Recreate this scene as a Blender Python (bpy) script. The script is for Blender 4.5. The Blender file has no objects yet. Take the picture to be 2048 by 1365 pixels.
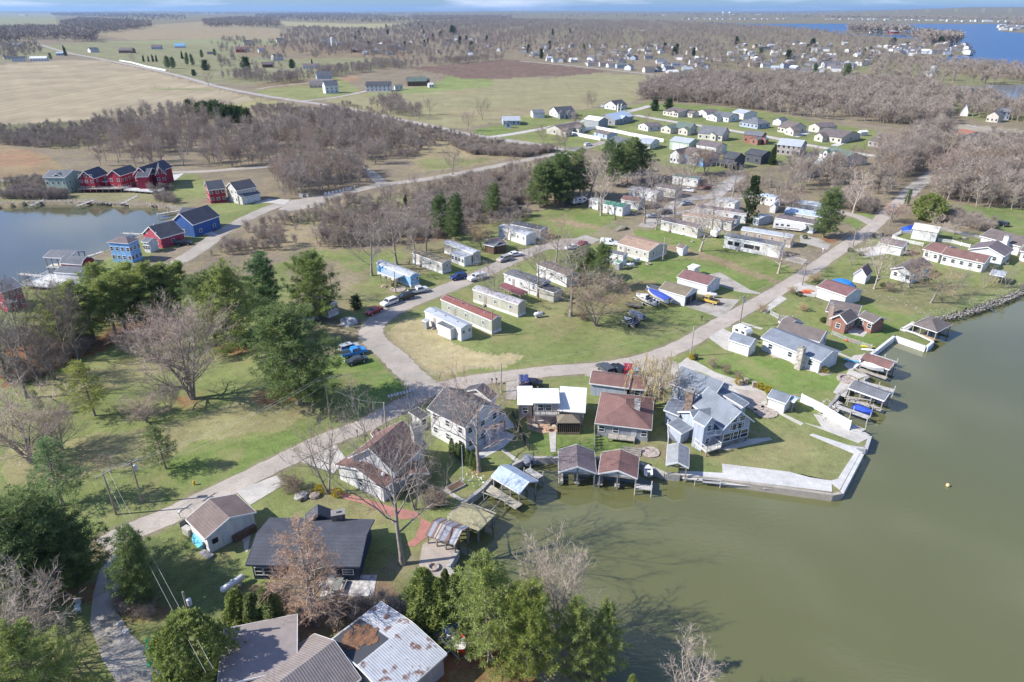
import bpy, math, random
import numpy as np
from mathutils import Vector, Matrix
R = math.radians
sc = bpy.context.scene
COL = sc.collection
# ---------------------------------------------------------------- camera, sky, sun, exposure
CAM_H = 68.0; PITCH = R(25.87); FPX = 1365.0
cam = bpy.data.objects.new('camera', bpy.data.cameras.new('camera')); COL.objects.link(cam)
cam.location = (0, 0, CAM_H); cam.rotation_euler = (R(90) - PITCH, 0, 0)
cam.data.sensor_width = 36; cam.data.lens = 36 * FPX / 2048
cam.data.clip_start = 1; cam.data.clip_end = 90000
sc.camera = cam
SUN_EL, SUN_AZ = 37.0, 8.0            # shadows fall towards +X, a little away from the camera
tosun = Vector((-math.cos(R(SUN_EL)) * math.cos(R(SUN_AZ)), -math.cos(R(SUN_EL)) * math.sin(R(SUN_AZ)), math.sin(R(SUN_EL))))
sun = bpy.data.objects.new('sun', bpy.data.lights.new('sun', 'SUN')); COL.objects.link(sun)
sun.data.energy = 5.0; sun.data.angle = R(0.5); sun.data.color = (1, .95, .87)
sun.rotation_euler = tosun.to_track_quat('Z', 'Y').to_euler()
w = bpy.data.worlds.new('World'); sc.world = w; w.use_nodes = True
nt = w.node_tree; nt.nodes.clear()
out = nt.nodes.new('ShaderNodeOutputWorld'); bg = nt.nodes.new('ShaderNodeBackground')
sky = nt.nodes.new('ShaderNodeTexSky'); sky.sky_type = 'NISHITA'; sky.sun_disc = False
sky.sun_elevation = R(SUN_EL); sky.sun_rotation = math.atan2(tosun.x, tosun.y); sky.altitude = 200
sky.air_density = 1.0; sky.dust_density = 0.6; sky.ozone_density = 2.5
tc = nt.nodes.new('ShaderNodeTexCoord'); mp = nt.nodes.new('ShaderNodeMapping'); mp.inputs['Scale'].default_value = (3.2, 3.2, 34)
nz = nt.nodes.new('ShaderNodeTexNoise'); nz.inputs['Scale'].default_value = 1.5; nz.inputs['Detail'].default_value = 6; nz.inputs['Roughness'].default_value = .55
rp = nt.nodes.new('ShaderNodeValToRGB'); rp.color_ramp.elements[0].position = .5; rp.color_ramp.elements[1].position = .68
mx = nt.nodes.new('ShaderNodeMixRGB'); mx.inputs[2].default_value = (6.6, 7.3, 8.6, 1)
tint = nt.nodes.new('ShaderNodeMixRGB'); tint.blend_type = 'MULTIPLY'; tint.inputs[0].default_value = 1; tint.inputs[2].default_value = (.56, .82, 1.32, 1)
L_ = nt.links.new
L_(tc.outputs['Generated'], mp.inputs[0]); L_(mp.outputs[0], nz.inputs[0]); L_(nz.outputs[0], rp.inputs[0])
L_(sky.outputs[0], tint.inputs[1]); L_(tint.outputs[0], mx.inputs[1]); L_(rp.outputs[0], mx.inputs[0]); L_(mx.outputs[0], bg.inputs[0]); L_(bg.outputs[0], out.inputs[0])
bg.inputs[1].default_value = 0.1
sc.view_settings.view_transform = 'Standard'; sc.view_settings.look = 'None'; sc.view_settings.gamma = 1
sc.view_settings.exposure = 0.52
sc.cycles.max_bounces = 5; sc.cycles.diffuse_bounces = 2; sc.cycles.glossy_bounces = 2; sc.cycles.transmission_bounces = 2; sc.cycles.volume_bounces = 0
rng = random.Random(7); nr = np.random.RandomState(7)

# ---------------------------------------------------------------- survey: turns a bearing read off the photograph into a place on the ground
TL = {'Z': (0, 0, 1), 'a': (0, 0, .25), 'b': (512, 0, .25), 'c': (1024, 0, .25), 'd': (1536, 0, .25), 'e': (0, 310, .1956), 'f': (400, 310, .1956),
      'g': (800, 410, .1956), 'h': (900, 180, .1956), 'i': (1250, 180, .1956), 'j': (1648, 180, .1956), 'k': (1150, 340, .1709), 'l': (1400, 340, .1709),
      'm': (1698, 400, .1709), 'n': (1100, 520, .1956), 'o': (1400, 550, .2441), 'p': (600, 500, .2198), 'q': (850, 730, .14648), 'r': (1120, 730, .14648),
      's': (1300, 730, .23438), 't': (850, 880, .23438), 'u': (550, 830, .1978), 'v': (350, 960, .21973), 'w': (400, 1130, .26855), 'A': (0, 560, .1978),
      'B': (350, 560, .24546), 'C': (0, 800, .21973), 'D': (0, 1030, .24546), 'E': (800, 1080, .3418)}
SP, CP = math.sin(PITCH), math.cos(PITCH)
def at(px, py, z=0.0, tile='Z'):
    x0, y0, s = TL[tile]; x = (x0 + px * s - 1024) / FPX; y = (y0 + py * s - 682.5) / FPX
    t = (CAM_H - z) / max(SP + y * CP, .0018)
    return Vector((x * t, (CP - y * SP) * t, z))
def height_for(X, Y, py, tile='Z'):
    y = (TL[tile][1] + py * TL[tile][2] - 682.5) / FPX
    # solve for the height whose sight line has this slope
    k = (SP + y * CP) / (CP - y * SP)
    return CAM_H - Y * k
def atn(pts, tile='Z', z=0.0): return [at(p[0], p[1], z, tile) for p in pts]

# ---------------------------------------------------------------- naming
def tag(o, label=None, cat=None, group=None, kind=None):
    if label: o['label'] = label
    if cat: o['category'] = cat
    if group: o['group'] = group
    if kind: o['kind'] = kind
    return o
def empty(name, loc=(0, 0, 0), rz=0.0):
    o = bpy.data.objects.new(name, None); COL.objects.link(o); o.location = loc; o.rotation_euler = (0, 0, rz); o.empty_display_size = .3
    return o
def copy_tree(o, parent=None):
    c = o.copy(); COL.objects.link(c)
    if parent: c.parent = parent
    for ch in o.children: copy_tree(ch, c)
    return c

# ---------------------------------------------------------------- materials
MATS = {}
def rgba(c): return (c[0], c[1], c[2], 1)
def mat(kind, c, rough=.8, c2=None, sc_=1.0, spec=.3):
    key = (kind, tuple(c), rough, tuple(c2) if c2 else None, sc_)
    if key in MATS: return MATS[key]
    m = bpy.data.materials.new(kind); m.use_nodes = True; n = m.node_tree; N = n.nodes; L = n.links.new
    b = N['Principled BSDF']; b.inputs['Roughness'].default_value = rough; b.inputs['Specular IOR Level'].default_value = spec
    tc = N.new('ShaderNodeTexCoord')
    def noise(scale, detail=3, vec=None, rg=.55):
        x = N.new('ShaderNodeTexNoise'); x.inputs['Scale'].default_value = scale; x.inputs['Detail'].default_value = detail; x.inputs['Roughness'].default_value = rg
        L(vec or tc.outputs['Object'], x.inputs['Vector']); return x.outputs['Fac']
    def mr(v, a, b_, lo=.3, hi=.7):
        x = N.new('ShaderNodeMapRange'); L(v, x.inputs[0]); x.inputs[1].default_value = lo; x.inputs[2].default_value = hi; x.inputs[3].default_value = a; x.inputs[4].default_value = b_; return x.outputs[0]
    def mul(col, v):
        x = N.new('ShaderNodeVectorMath'); x.operation = 'SCALE'
        if isinstance(col, tuple): x.inputs[0].default_value = col[:3]
        else: L(col, x.inputs[0])
        L(v, x.inputs['Scale']); return x.outputs[0]
    def mix(f, a, b_):
        x = N.new('ShaderNodeMixRGB')
        for i, q in ((0, f), (1, a), (2, b_)):
            if isinstance(q, (tuple, float)): x.inputs[i].default_value = q
            else: L(q, x.inputs[i])
        return x.outputs[0]
    def wave(scale, axis='Z', vec=None, dist=0):
        x = N.new('ShaderNodeTexWave'); x.bands_direction = axis; x.inputs['Scale'].default_value = scale; x.inputs['Distortion'].default_value = dist
        L(vec or tc.outputs['Object'], x.inputs['Vector']); return x.outputs['Fac']
    def bump(v, s=.3, d=.05):
        x = N.new('ShaderNodeBump'); x.inputs['Strength'].default_value = s; x.inputs['Distance'].default_value = d; L(v, x.inputs['Height']); L(x.outputs[0], b.inputs['Normal'])
    def mul_v(a, c_):
        x = N.new('ShaderNodeMath'); x.operation = 'MULTIPLY'; L(a, x.inputs[0]); L(c_, x.inputs[1]); return x.outputs[0]
    def done(col): L(col, b.inputs['Base Color'])
    C = rgba(c)
    if kind == 'shingle':
        v = mr(noise(.45, 3), .82, 1.18); u = mr(noise(9, 2), .75, 1.25); cc = mul(mul(C, v), u)
        s = mr(wave(2.2, 'Z', dist=1.5), .9, 1.06, 0, 1); done(mul(cc, s)); bump(noise(14, 2), .5, .03)
    elif kind == 'metal_roof':
        v = mr(noise(.8, 4), .85, 1.1); uv = N.new('ShaderNodeAttribute'); uv.attribute_name = 'UVMap'
        wv = wave(1.1, 'X', uv.outputs['Vector']); cc = mul(mul(C, v), mr(wv, .86, 1.06, 0, .25))
        if c2: cc = mix(mr(noise(2.5 * sc_, 5), 0, 1, .55, .63), cc, rgba(c2))
        done(cc); bump(wv, .6, .04)
    elif kind == 'patchy':      # streaked metal sheets of several colours
        uv = N.new('ShaderNodeAttribute'); uv.attribute_name = 'UVMap'; mpn = N.new('ShaderNodeMapping'); mpn.inputs['Scale'].default_value = (5, .2, 1); L(uv.outputs['Vector'], mpn.inputs[0])
        x = N.new('ShaderNodeTexWhiteNoise'); fl = N.new('ShaderNodeVectorMath'); fl.operation = 'FLOOR'; L(mpn.outputs[0], fl.inputs[0]); L(fl.outputs[0], x.inputs['Vector'])
        r2 = N.new('ShaderNodeValToRGB'); r2.color_ramp.interpolation = 'CONSTANT'; e = r2.color_ramp.elements; e[0].color = C; e[1].color = rgba(c2); e[1].position = .45
        e2 = e.new(.7); e2.color = (.42, .4, .37, 1); e3 = e.new(.88); e3.color = (.2, .25, .33, 1)
        L(x.outputs['Value'], r2.inputs[0]); done(mul(r2.outputs[0], mr(noise(3, 4), .8, 1.15)))
    elif kind == 'siding':
        mpn = N.new('ShaderNodeMapping'); mpn.inputs['Scale'].default_value = (1.2, 1.2, .18); L(tc.outputs['Object'], mpn.inputs[0]); v = mr(noise(1.3, 5, mpn.outputs[0]), .78, 1.06); done(mul(mul(C, v), mr(wave(2.6, 'Z'), .86, 1.03, 0, .3))); bump(wave(2.6, 'Z'), .4, .02)
    elif kind == 'brick':
        x = N.new('ShaderNodeTexBrick'); x.inputs['Scale'].default_value = 3.2; x.inputs['Color1'].default_value = C; x.inputs['Color2'].default_value = rgba([q * .7 for q in c]); x.inputs['Mortar'].default_value = (.35, .32, .28, 1)
        x.inputs['Mortar Size'].default_value = .015; L(tc.outputs['Object'], x.inputs['Vector']); done(mul(x.outputs[0], mr(noise(2), .8, 1.2)))
    elif kind == 'stone':
        x = N.new('ShaderNodeTexVoronoi'); x.inputs['Scale'].default_value = 1.8 * sc_; L(tc.outputs['Object'], x.inputs['Vector'])
        done(mul(mul(C, mr(x.outputs['Distance'], 1.15, .6, .2, .8)), mr(noise(5), .75, 1.25))); bump(x.outputs['Distance'], .6, .1)
    elif kind == 'wood':
        done(mul(mul(C, mr(noise(1.3, 4), .75, 1.2)), mr(wave(5, 'X', dist=2), .85, 1.08, 0, .5))); bump(wave(5, 'X', dist=2), .3, .02)
    elif kind == 'planks':
        uv = N.new('ShaderNodeAttribute'); uv.attribute_name = 'UVMap'; wv = wave(1.1, 'X', uv.outputs['Vector'])
        done(mul(mul(C, mr(noise(1.6, 5), .72, 1.2)), mr(wv, .6, 1.05, 0, .2)))
    elif kind == 'asphalt':
        gg = N.new('ShaderNodeNewGeometry'); P_ = gg.outputs['Position']
        v = mr(noise(.12, 5, P_), .82, 1.14); u = mr(noise(3.5, 3, P_), .88, 1.12); vo = N.new('ShaderNodeTexVoronoi'); vo.feature = 'DISTANCE_TO_EDGE'; vo.inputs['Scale'].default_value = .32; L(P_, vo.inputs['Vector']); v = mul_v(v, mr(vo.outputs['Distance'], .86, 1, 0, .025)); pt = mr(noise(.35, 6, P_, .7), 0, .6, .52, .64)
        done(mix(pt, mul(mul(C, v), u), rgba([q * .72 for q in c])))
    elif kind == 'concrete':
        gg = N.new('ShaderNodeNewGeometry'); P_ = gg.outputs['Position']
        done(mul(mul(C, mr(noise(.35, 6, P_, .7), .72, 1.12)), mr(noise(4, 3, P_), .9, 1.08)))
    elif kind == 'gravel':
        gg = N.new('ShaderNodeNewGeometry'); P_ = gg.outputs['Position']
        done(mix(mr(noise(.25, 5, P_), 0, .7, .45, .7), mul(C, mr(noise(7, 3, P_), .75, 1.25)), (.17, .15, .09, 1)))
    elif kind == 'glass':
        b.inputs['Roughness'].default_value = .08; b.inputs['Specular IOR Level'].default_value = .8; done(mul(C, mr(noise(.5), .6, 1.5)))
    elif kind == 'paint':
        b.inputs['Coat Weight'].default_value = .5; b.inputs['Coat Roughness'].default_value = .08; done(mul(C, mr(noise(1.2), .94, 1.05)))
    elif kind == 'bark':
        oi = N.new('ShaderNodeObjectInfo'); x = N.new('ShaderNodeMixRGB'); x.blend_type = 'MULTIPLY'; x.inputs[0].default_value = 1; L(oi.outputs['Color'], x.inputs[2]); L(mul(C, mr(noise(1.5, 4), .6, 1.35)), x.inputs[1]); done(x.outputs[0])
    elif kind == 'twig':
        oi = N.new('ShaderNodeObjectInfo'); x = N.new('ShaderNodeMixRGB'); x.blend_type = 'MULTIPLY'; x.inputs[0].default_value = 1; L(oi.outputs['Color'], x.inputs[2])
        rr = mr(oi.outputs['Random'], .8, 1.2, 0, 1); L(mul(mul(C, mr(noise(.6, 2), .75, 1.25)), rr), x.inputs[1]); done(x.outputs[0])
    elif kind == 'needles':
        oi = N.new('ShaderNodeObjectInfo'); x = N.new('ShaderNodeMixRGB'); x.blend_type = 'MULTIPLY'; x.inputs[0].default_value = 1; L(oi.outputs['Color'], x.inputs[2])
        cc = mix(mr(noise(.9, 3), 0, 1, .35, .65), C, rgba(c2)); L(mul(cc, mr(noise(5, 2), .7, 1.3)), x.inputs[1]); done(x.outputs[0])
        tr = N.new('ShaderNodeBsdfTranslucent'); L(x.outputs[0], tr.inputs['Color']); ms = N.new('ShaderNodeMixShader'); ms.inputs[0].default_value = .38
        L(b.outputs[0], ms.inputs[1]); L(tr.outputs[0], ms.inputs[2]); L(ms.outputs[0], N['Material Output'].inputs['Surface'])
    elif kind == 'litter':
        done(mix(mr(noise(1.4, 6), 0, 1, .4, .6), C, rgba(c2)))
    else:
        done(mul(C, mr(noise(1.1, 3), .9, 1.08)))
    MATS[key] = m; return m

W_ = {'white': (.71, .71, .69), 'cream': (.58, .55, .48), 'tan': (.5, .42, .33), 'gray': (.34, .35, .36), 'dgray': (.1, .105, .12), 'bluegray': (.42, .47, .55),
      'beige': (.5, .48, .4), 'navy': (.035, .055, .085), 'blue': (.055, .13, .36), 'lblue': (.26, .5, .82), 'red': (.36, .035, .055), 'rose': (.42, .07, .1),
      'sage': (.42, .52, .4), 'green': (.13, .26, .13), 'taupe': (.4, .36, .34), 'greenbeige': (.42, .44, .36), 'brown': (.16, .1, .07), 'black': (.02, .02, .022)}
def wallm(n): return mat('brick', (.33, .13, .09)) if n == 'brick' else mat('siding', W_[n])
F_ = {'tan': (.19, .15, .135), 'brown': (.2, .115, .1), 'dark': (.075, .08, .09), 'navy': (.082, .088, .105), 'gray': (.2, .225, .26), 'taupe': (.16, .135, .125),
      'mauve': (.17, .14, .145), 'green': (.13, .17, .145), 'tanpink': (.34, .24, .18), 'olive': (.2, .17, .12), 'medgray': (.14, .15, .165), 'slate': (.16, .165, .18)}
def roofm(n):
    if n in F_: return mat('shingle', F_[n], .9)
    return {'metalw': mat('metal_roof', (.74, .74, .7), .5), 'metalg': mat('metal_roof', (.4, .43, .46), .5), 'metalb': mat('metal_roof', (.42, .5, .6), .45),
            'maroon': mat('metal_roof', (.21, .115, .11), .55), 'rust': mat('metal_roof', (.4, .4, .42), .6, (.2, .08, .045)), 'patchy': mat('patchy', (.27, .29, .34), .5, (.2, .125, .1)),
            'whitepatch': mat('metal_roof', (.43, .45, .48), .5, (.19, .12, .1), .3), 'oldmetal': mat('metal_roof', (.42, .44, .47), .6, (.25, .24, .23)),
            'mgreen': mat('metal_roof', (.1, .24, .17), .55), 'mtan': mat('metal_roof', (.25, .215, .2), .55), 'plaintan': mat('plain_roof', (.28, .245, .235), .6), 'moss': mat('planks', (.36, .35, .26), .9),
            'mgrayold': mat('metal_roof', (.3, .31, .32), .6, (.22, .22, .18)), 'tentan': mat('canvas', (.2, .17, .12)), 'pool': mat('vinyl', (.6, .68, .7))}[n]
TRIM = mat('paint_trim', (.78, .78, .76), .6); GLASS = mat('glass', (.03, .04, .055)); CONC = mat('concrete', (.5, .48, .43)); WOODG = mat('wood', (.3, .27, .23)); WOODT = mat('wood', (.38, .27, .15))
STEEL = mat('metal', (.55, .56, .58), .35); RUBBER = mat('rubber', (.02, .02, .02), .9); DARK = mat('dark', (.03, .03, .035))

# ---------------------------------------------------------------- mesh building
class MB:
    def __init__(s): s.v = []; s.f = []; s.uv = []; s.m = []; s.fr = (0, 0, 0, 1, 0)
    def frame(s, ox=0, oy=0, oz=0, ang=0): s.fr = (ox, oy, oz, math.cos(ang), math.sin(ang)); return s
    def pt(s, p):
        ox, oy, oz, c, n = s.fr; s.v.append((ox + p[0] * c - p[1] * n, oy + p[0] * n + p[1] * c, oz + p[2])); return len(s.v) - 1
    def face(s, pts, uv=None, mi=0):
        s.f.append([s.pt(p) for p in pts]); s.m.append(mi)
        if uv is None:
            a = Vector(pts[0]); e = (Vector(pts[1]) - a); e = e.normalized() if e.length > 1e-9 else Vector((1, 0, 0)); nn = e.cross(Vector(pts[2]) - a)
            g = nn.cross(e).normalized() if nn.length > 1e-9 else Vector((0, 1, 0)); uv = [((Vector(p) - a).dot(e), (Vector(p) - a).dot(g)) for p in pts]
        s.uv.append(uv); return s
    def box(s, x0, x1, y0, y1, z0, z1, mi=0):
        P = [(x0, y0, z0), (x1, y0, z0), (x1, y1, z0), (x0, y1, z0), (x0, y0, z1), (x1, y0, z1), (x1, y1, z1), (x0, y1, z1)]
        for q in ((0, 1, 5, 4), (1, 2, 6, 5), (2, 3, 7, 6), (3, 0, 4, 7), (4, 5, 6, 7), (3, 2, 1, 0)): s.face([P[k] for k in q], mi=mi)
        return s
    def prism(s, pts, z0, z1, mi=0, bottom=False):       # pts ccw in xy
        n = len(pts); s.face([(p[0], p[1], z1) for p in pts], mi=mi)
        for k in range(n):
            a, b = pts[k], pts[(k + 1) % n]; s.face([(a[0], a[1], z0), (b[0], b[1], z0), (b[0], b[1], z1), (a[0], a[1], z1)], mi=mi)
        if bottom: s.face([(p[0], p[1], z0) for p in reversed(pts)], mi=mi)
        return s
    def tube(s, pts, rad, n=6, cap=True, mi=0):
        rings = []; prev = None
        for i, p in enumerate(pts):
            p = Vector(p); d = (Vector(pts[min(i + 1, len(pts) - 1)]) - Vector(pts[max(i - 1, 0)])).normalized()
            u = d.orthogonal().normalized() if prev is None else (prev - d * prev.dot(d)).normalized(); prev = u; v = d.cross(u); r = rad[i] if hasattr(rad, '__len__') else rad
            rings.append([s.pt(p + (u * math.cos(6.2832 * k / n) + v * math.sin(6.2832 * k / n)) * r) for k in range(n)])
        for a, b in zip(rings, rings[1:]):
            for k in range(n): s.f.append([a[k], a[(k + 1) % n], b[(k + 1) % n], b[k]]); s.uv.append([(0, 0)] * 4); s.m.append(mi)
        if cap:
            for r_ in (rings[0][::-1], rings[-1]): s.f.append(list(r_)); s.uv.append([(0, 0)] * n); s.m.append(mi)
        return s
    def lathe(s, prof, c=(0, 0), n=12, mi=0):              # prof: (radius, z)
        rings = [[s.pt((c[0] + r * math.cos(6.2832 * k / n), c[1] + r * math.sin(6.2832 * k / n), z)) for k in range(n)] for r, z in prof]
        for a, b in zip(rings, rings[1:]):
            for k in range(n): s.f.append([a[k], a[(k + 1) % n], b[(k + 1) % n], b[k]]); s.uv.append([(0, 0)] * 4); s.m.append(mi)
        s.f.append(rings[-1]); s.uv.append([(0, 0)] * n); s.m.append(mi); return s
    def build(s, name, m, parent=None, loc=None, smooth=False, rz=0):
        me = bpy.data.meshes.new(name); me.from_pydata(s.v, [], s.f); ul = me.uv_layers.new(name='UVMap')
        ul.data.foreach_set('uv', np.array([c for u in s.uv for c in u], dtype=np.float32).ravel())
        for q in (m if isinstance(m, (list, tuple)) else [m]): me.materials.append(q)
        if any(s.m): me.polygons.foreach_set('material_index', s.m)
        if smooth: me.polygons.foreach_set('use_smooth', [True] * len(s.f))
        o = bpy.data.objects.new(name, me); COL.objects.link(o)
        if parent: o.parent = parent
        if loc is not None: o.location = loc
        if rz: o.rotation_euler = (0, 0, rz)
        return o
def npmesh(name, V, F, m, smooth=False, link=True):
    me = bpy.data.meshes.new(name); V = np.asarray(V, np.float32); F = np.asarray(F, np.int32); k = F.shape[1]
    me.vertices.add(len(V)); me.vertices.foreach_set('co', V.ravel()); me.loops.add(F.size); me.loops.foreach_set('vertex_index', F.ravel())
    me.polygons.add(len(F)); me.polygons.foreach_set('loop_start', np.arange(0, F.size, k, dtype=np.int32)); me.polygons.foreach_set('loop_total', np.full(len(F), k, np.int32))
    if smooth: me.polygons.foreach_set('use_smooth', np.ones(len(F), bool))
    me.materials.append(m); me.update(calc_edges=True)
    return me
# ================================================================ GROUND
def inpoly(x, y, poly):
    P = np.array([(p[0], p[1]) for p in poly]); r = np.zeros(x.shape, bool); j = len(P) - 1
    bb = (x > P[:, 0].min()) & (x < P[:, 0].max()) & (y > P[:, 1].min()) & (y < P[:, 1].max()); xs, ys = x[bb], y[bb]; q = np.zeros(xs.shape, bool)
    for i in range(len(P)):
        xi, yi, xj, yj = P[i, 0], P[i, 1], P[j, 0], P[j, 1]
        q ^= ((yi > ys) != (yj > ys)) & (xs < (xj - xi) * (ys - yi) / (yj - yi + 1e-12) + xi); j = i
    r[bb] = q; return r
def segdist(x, y, line):
    d = np.full(x.shape, 1e9); nx = np.zeros(x.shape); ny = np.zeros(x.shape)
    for a, b in zip(line, line[1:]):
        ax, ay, bx, by = a[0], a[1], b[0], b[1]; L2 = (bx - ax) ** 2 + (by - ay) ** 2 + 1e-9
        t = np.clip(((x - ax) * (bx - ax) + (y - ay) * (by - ay)) / L2, 0, 1); qx, qy = ax + t * (bx - ax), ay + t * (by - ay); dd = np.hypot(x - qx, y - qy)
        m = dd < d; d[m] = dd[m]; nx[m] = qx[m]; ny[m] = qy[m]
    return d, nx, ny
LAKE = atn([(1600, 1640), (1330, 1430), (1230, 1372), (1150, 1310), (1060, 1250), (960, 1195), (909, 1150), (898, 1135), (917, 1103), (892, 1062), (897, 1032), (927, 1004), (962, 977), (977, 961), (1014, 934), (1054, 915),
    (1120, 915), (1124, 921), (1190, 915), (1280, 925), (1330, 946), (1359, 948), (1664, 988), (1680, 985), (1722, 908), (1699, 893), (1730, 897), (1738, 873), (1699, 862), (1640, 828), (1668, 800), (1676, 788), (1735, 754),
    (1706, 736), (1742, 708), (1788, 672), (1852, 694), (1864, 684), (1830, 668), (1801, 659), (1822, 648), (1868, 632), (1900, 628), (1937, 617), (1980, 603), (2023, 584), (2048, 577), (2200, 545), (2700, 480), (4200, 560), (4200, 1640)])
BAY = atn([(-420, 432), (-150, 420), (0, 412), (59, 405), (152, 405), (200, 404), (254, 409), (332, 413), (362, 422), (345, 438), (318, 450), (298, 461), (262, 480), (215, 500), (168, 524), (110, 548), (45, 574), (-60, 612), (-420, 700)])
FARL = atn([(1360, 42.5), (1500, 47.5), (1600, 47.5), (2100, 47.5), (3200, 49), (3200, 150), (2200, 138), (2048, 137), (2011, 135), (1930, 132), (1880, 122), (1811, 124), (1873, 116), (1900, 111), (1945, 110), (1953, 104), (1935, 99), (1890, 92),
    (1850, 84), (1811, 77), (1760, 72), (1686, 68), (1640, 60), (1560, 54), (1450, 49)])
ISLE = atn([(1686, 63), (1700, 67), (1760, 68.5), (1822, 70), (1826, 66), (1790, 61), (1720, 59)])
PEN = atn([(1995, 57), (2000, 62), (2060, 67), (2200, 72), (2200, 50), (2060, 50.5), (2000, 52)])
POND = atn([(1860, 176), (1930, 172), (2010, 168), (2150, 172), (2150, 215), (2000, 207), (1930, 200), (1880, 190)])
POND2 = atn([(1860, 310), (1890, 304), (1925, 318), (1915, 330), (1875, 325)])
LAWN = (.148, .212, .058); DRY = (.29, .255, .135); LAWN2 = (.185, .212, .08); WOODF = (.22, .18, .13); LITTER = (.24, .1, .055); DIRT = (.25, .2, .15)
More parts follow.
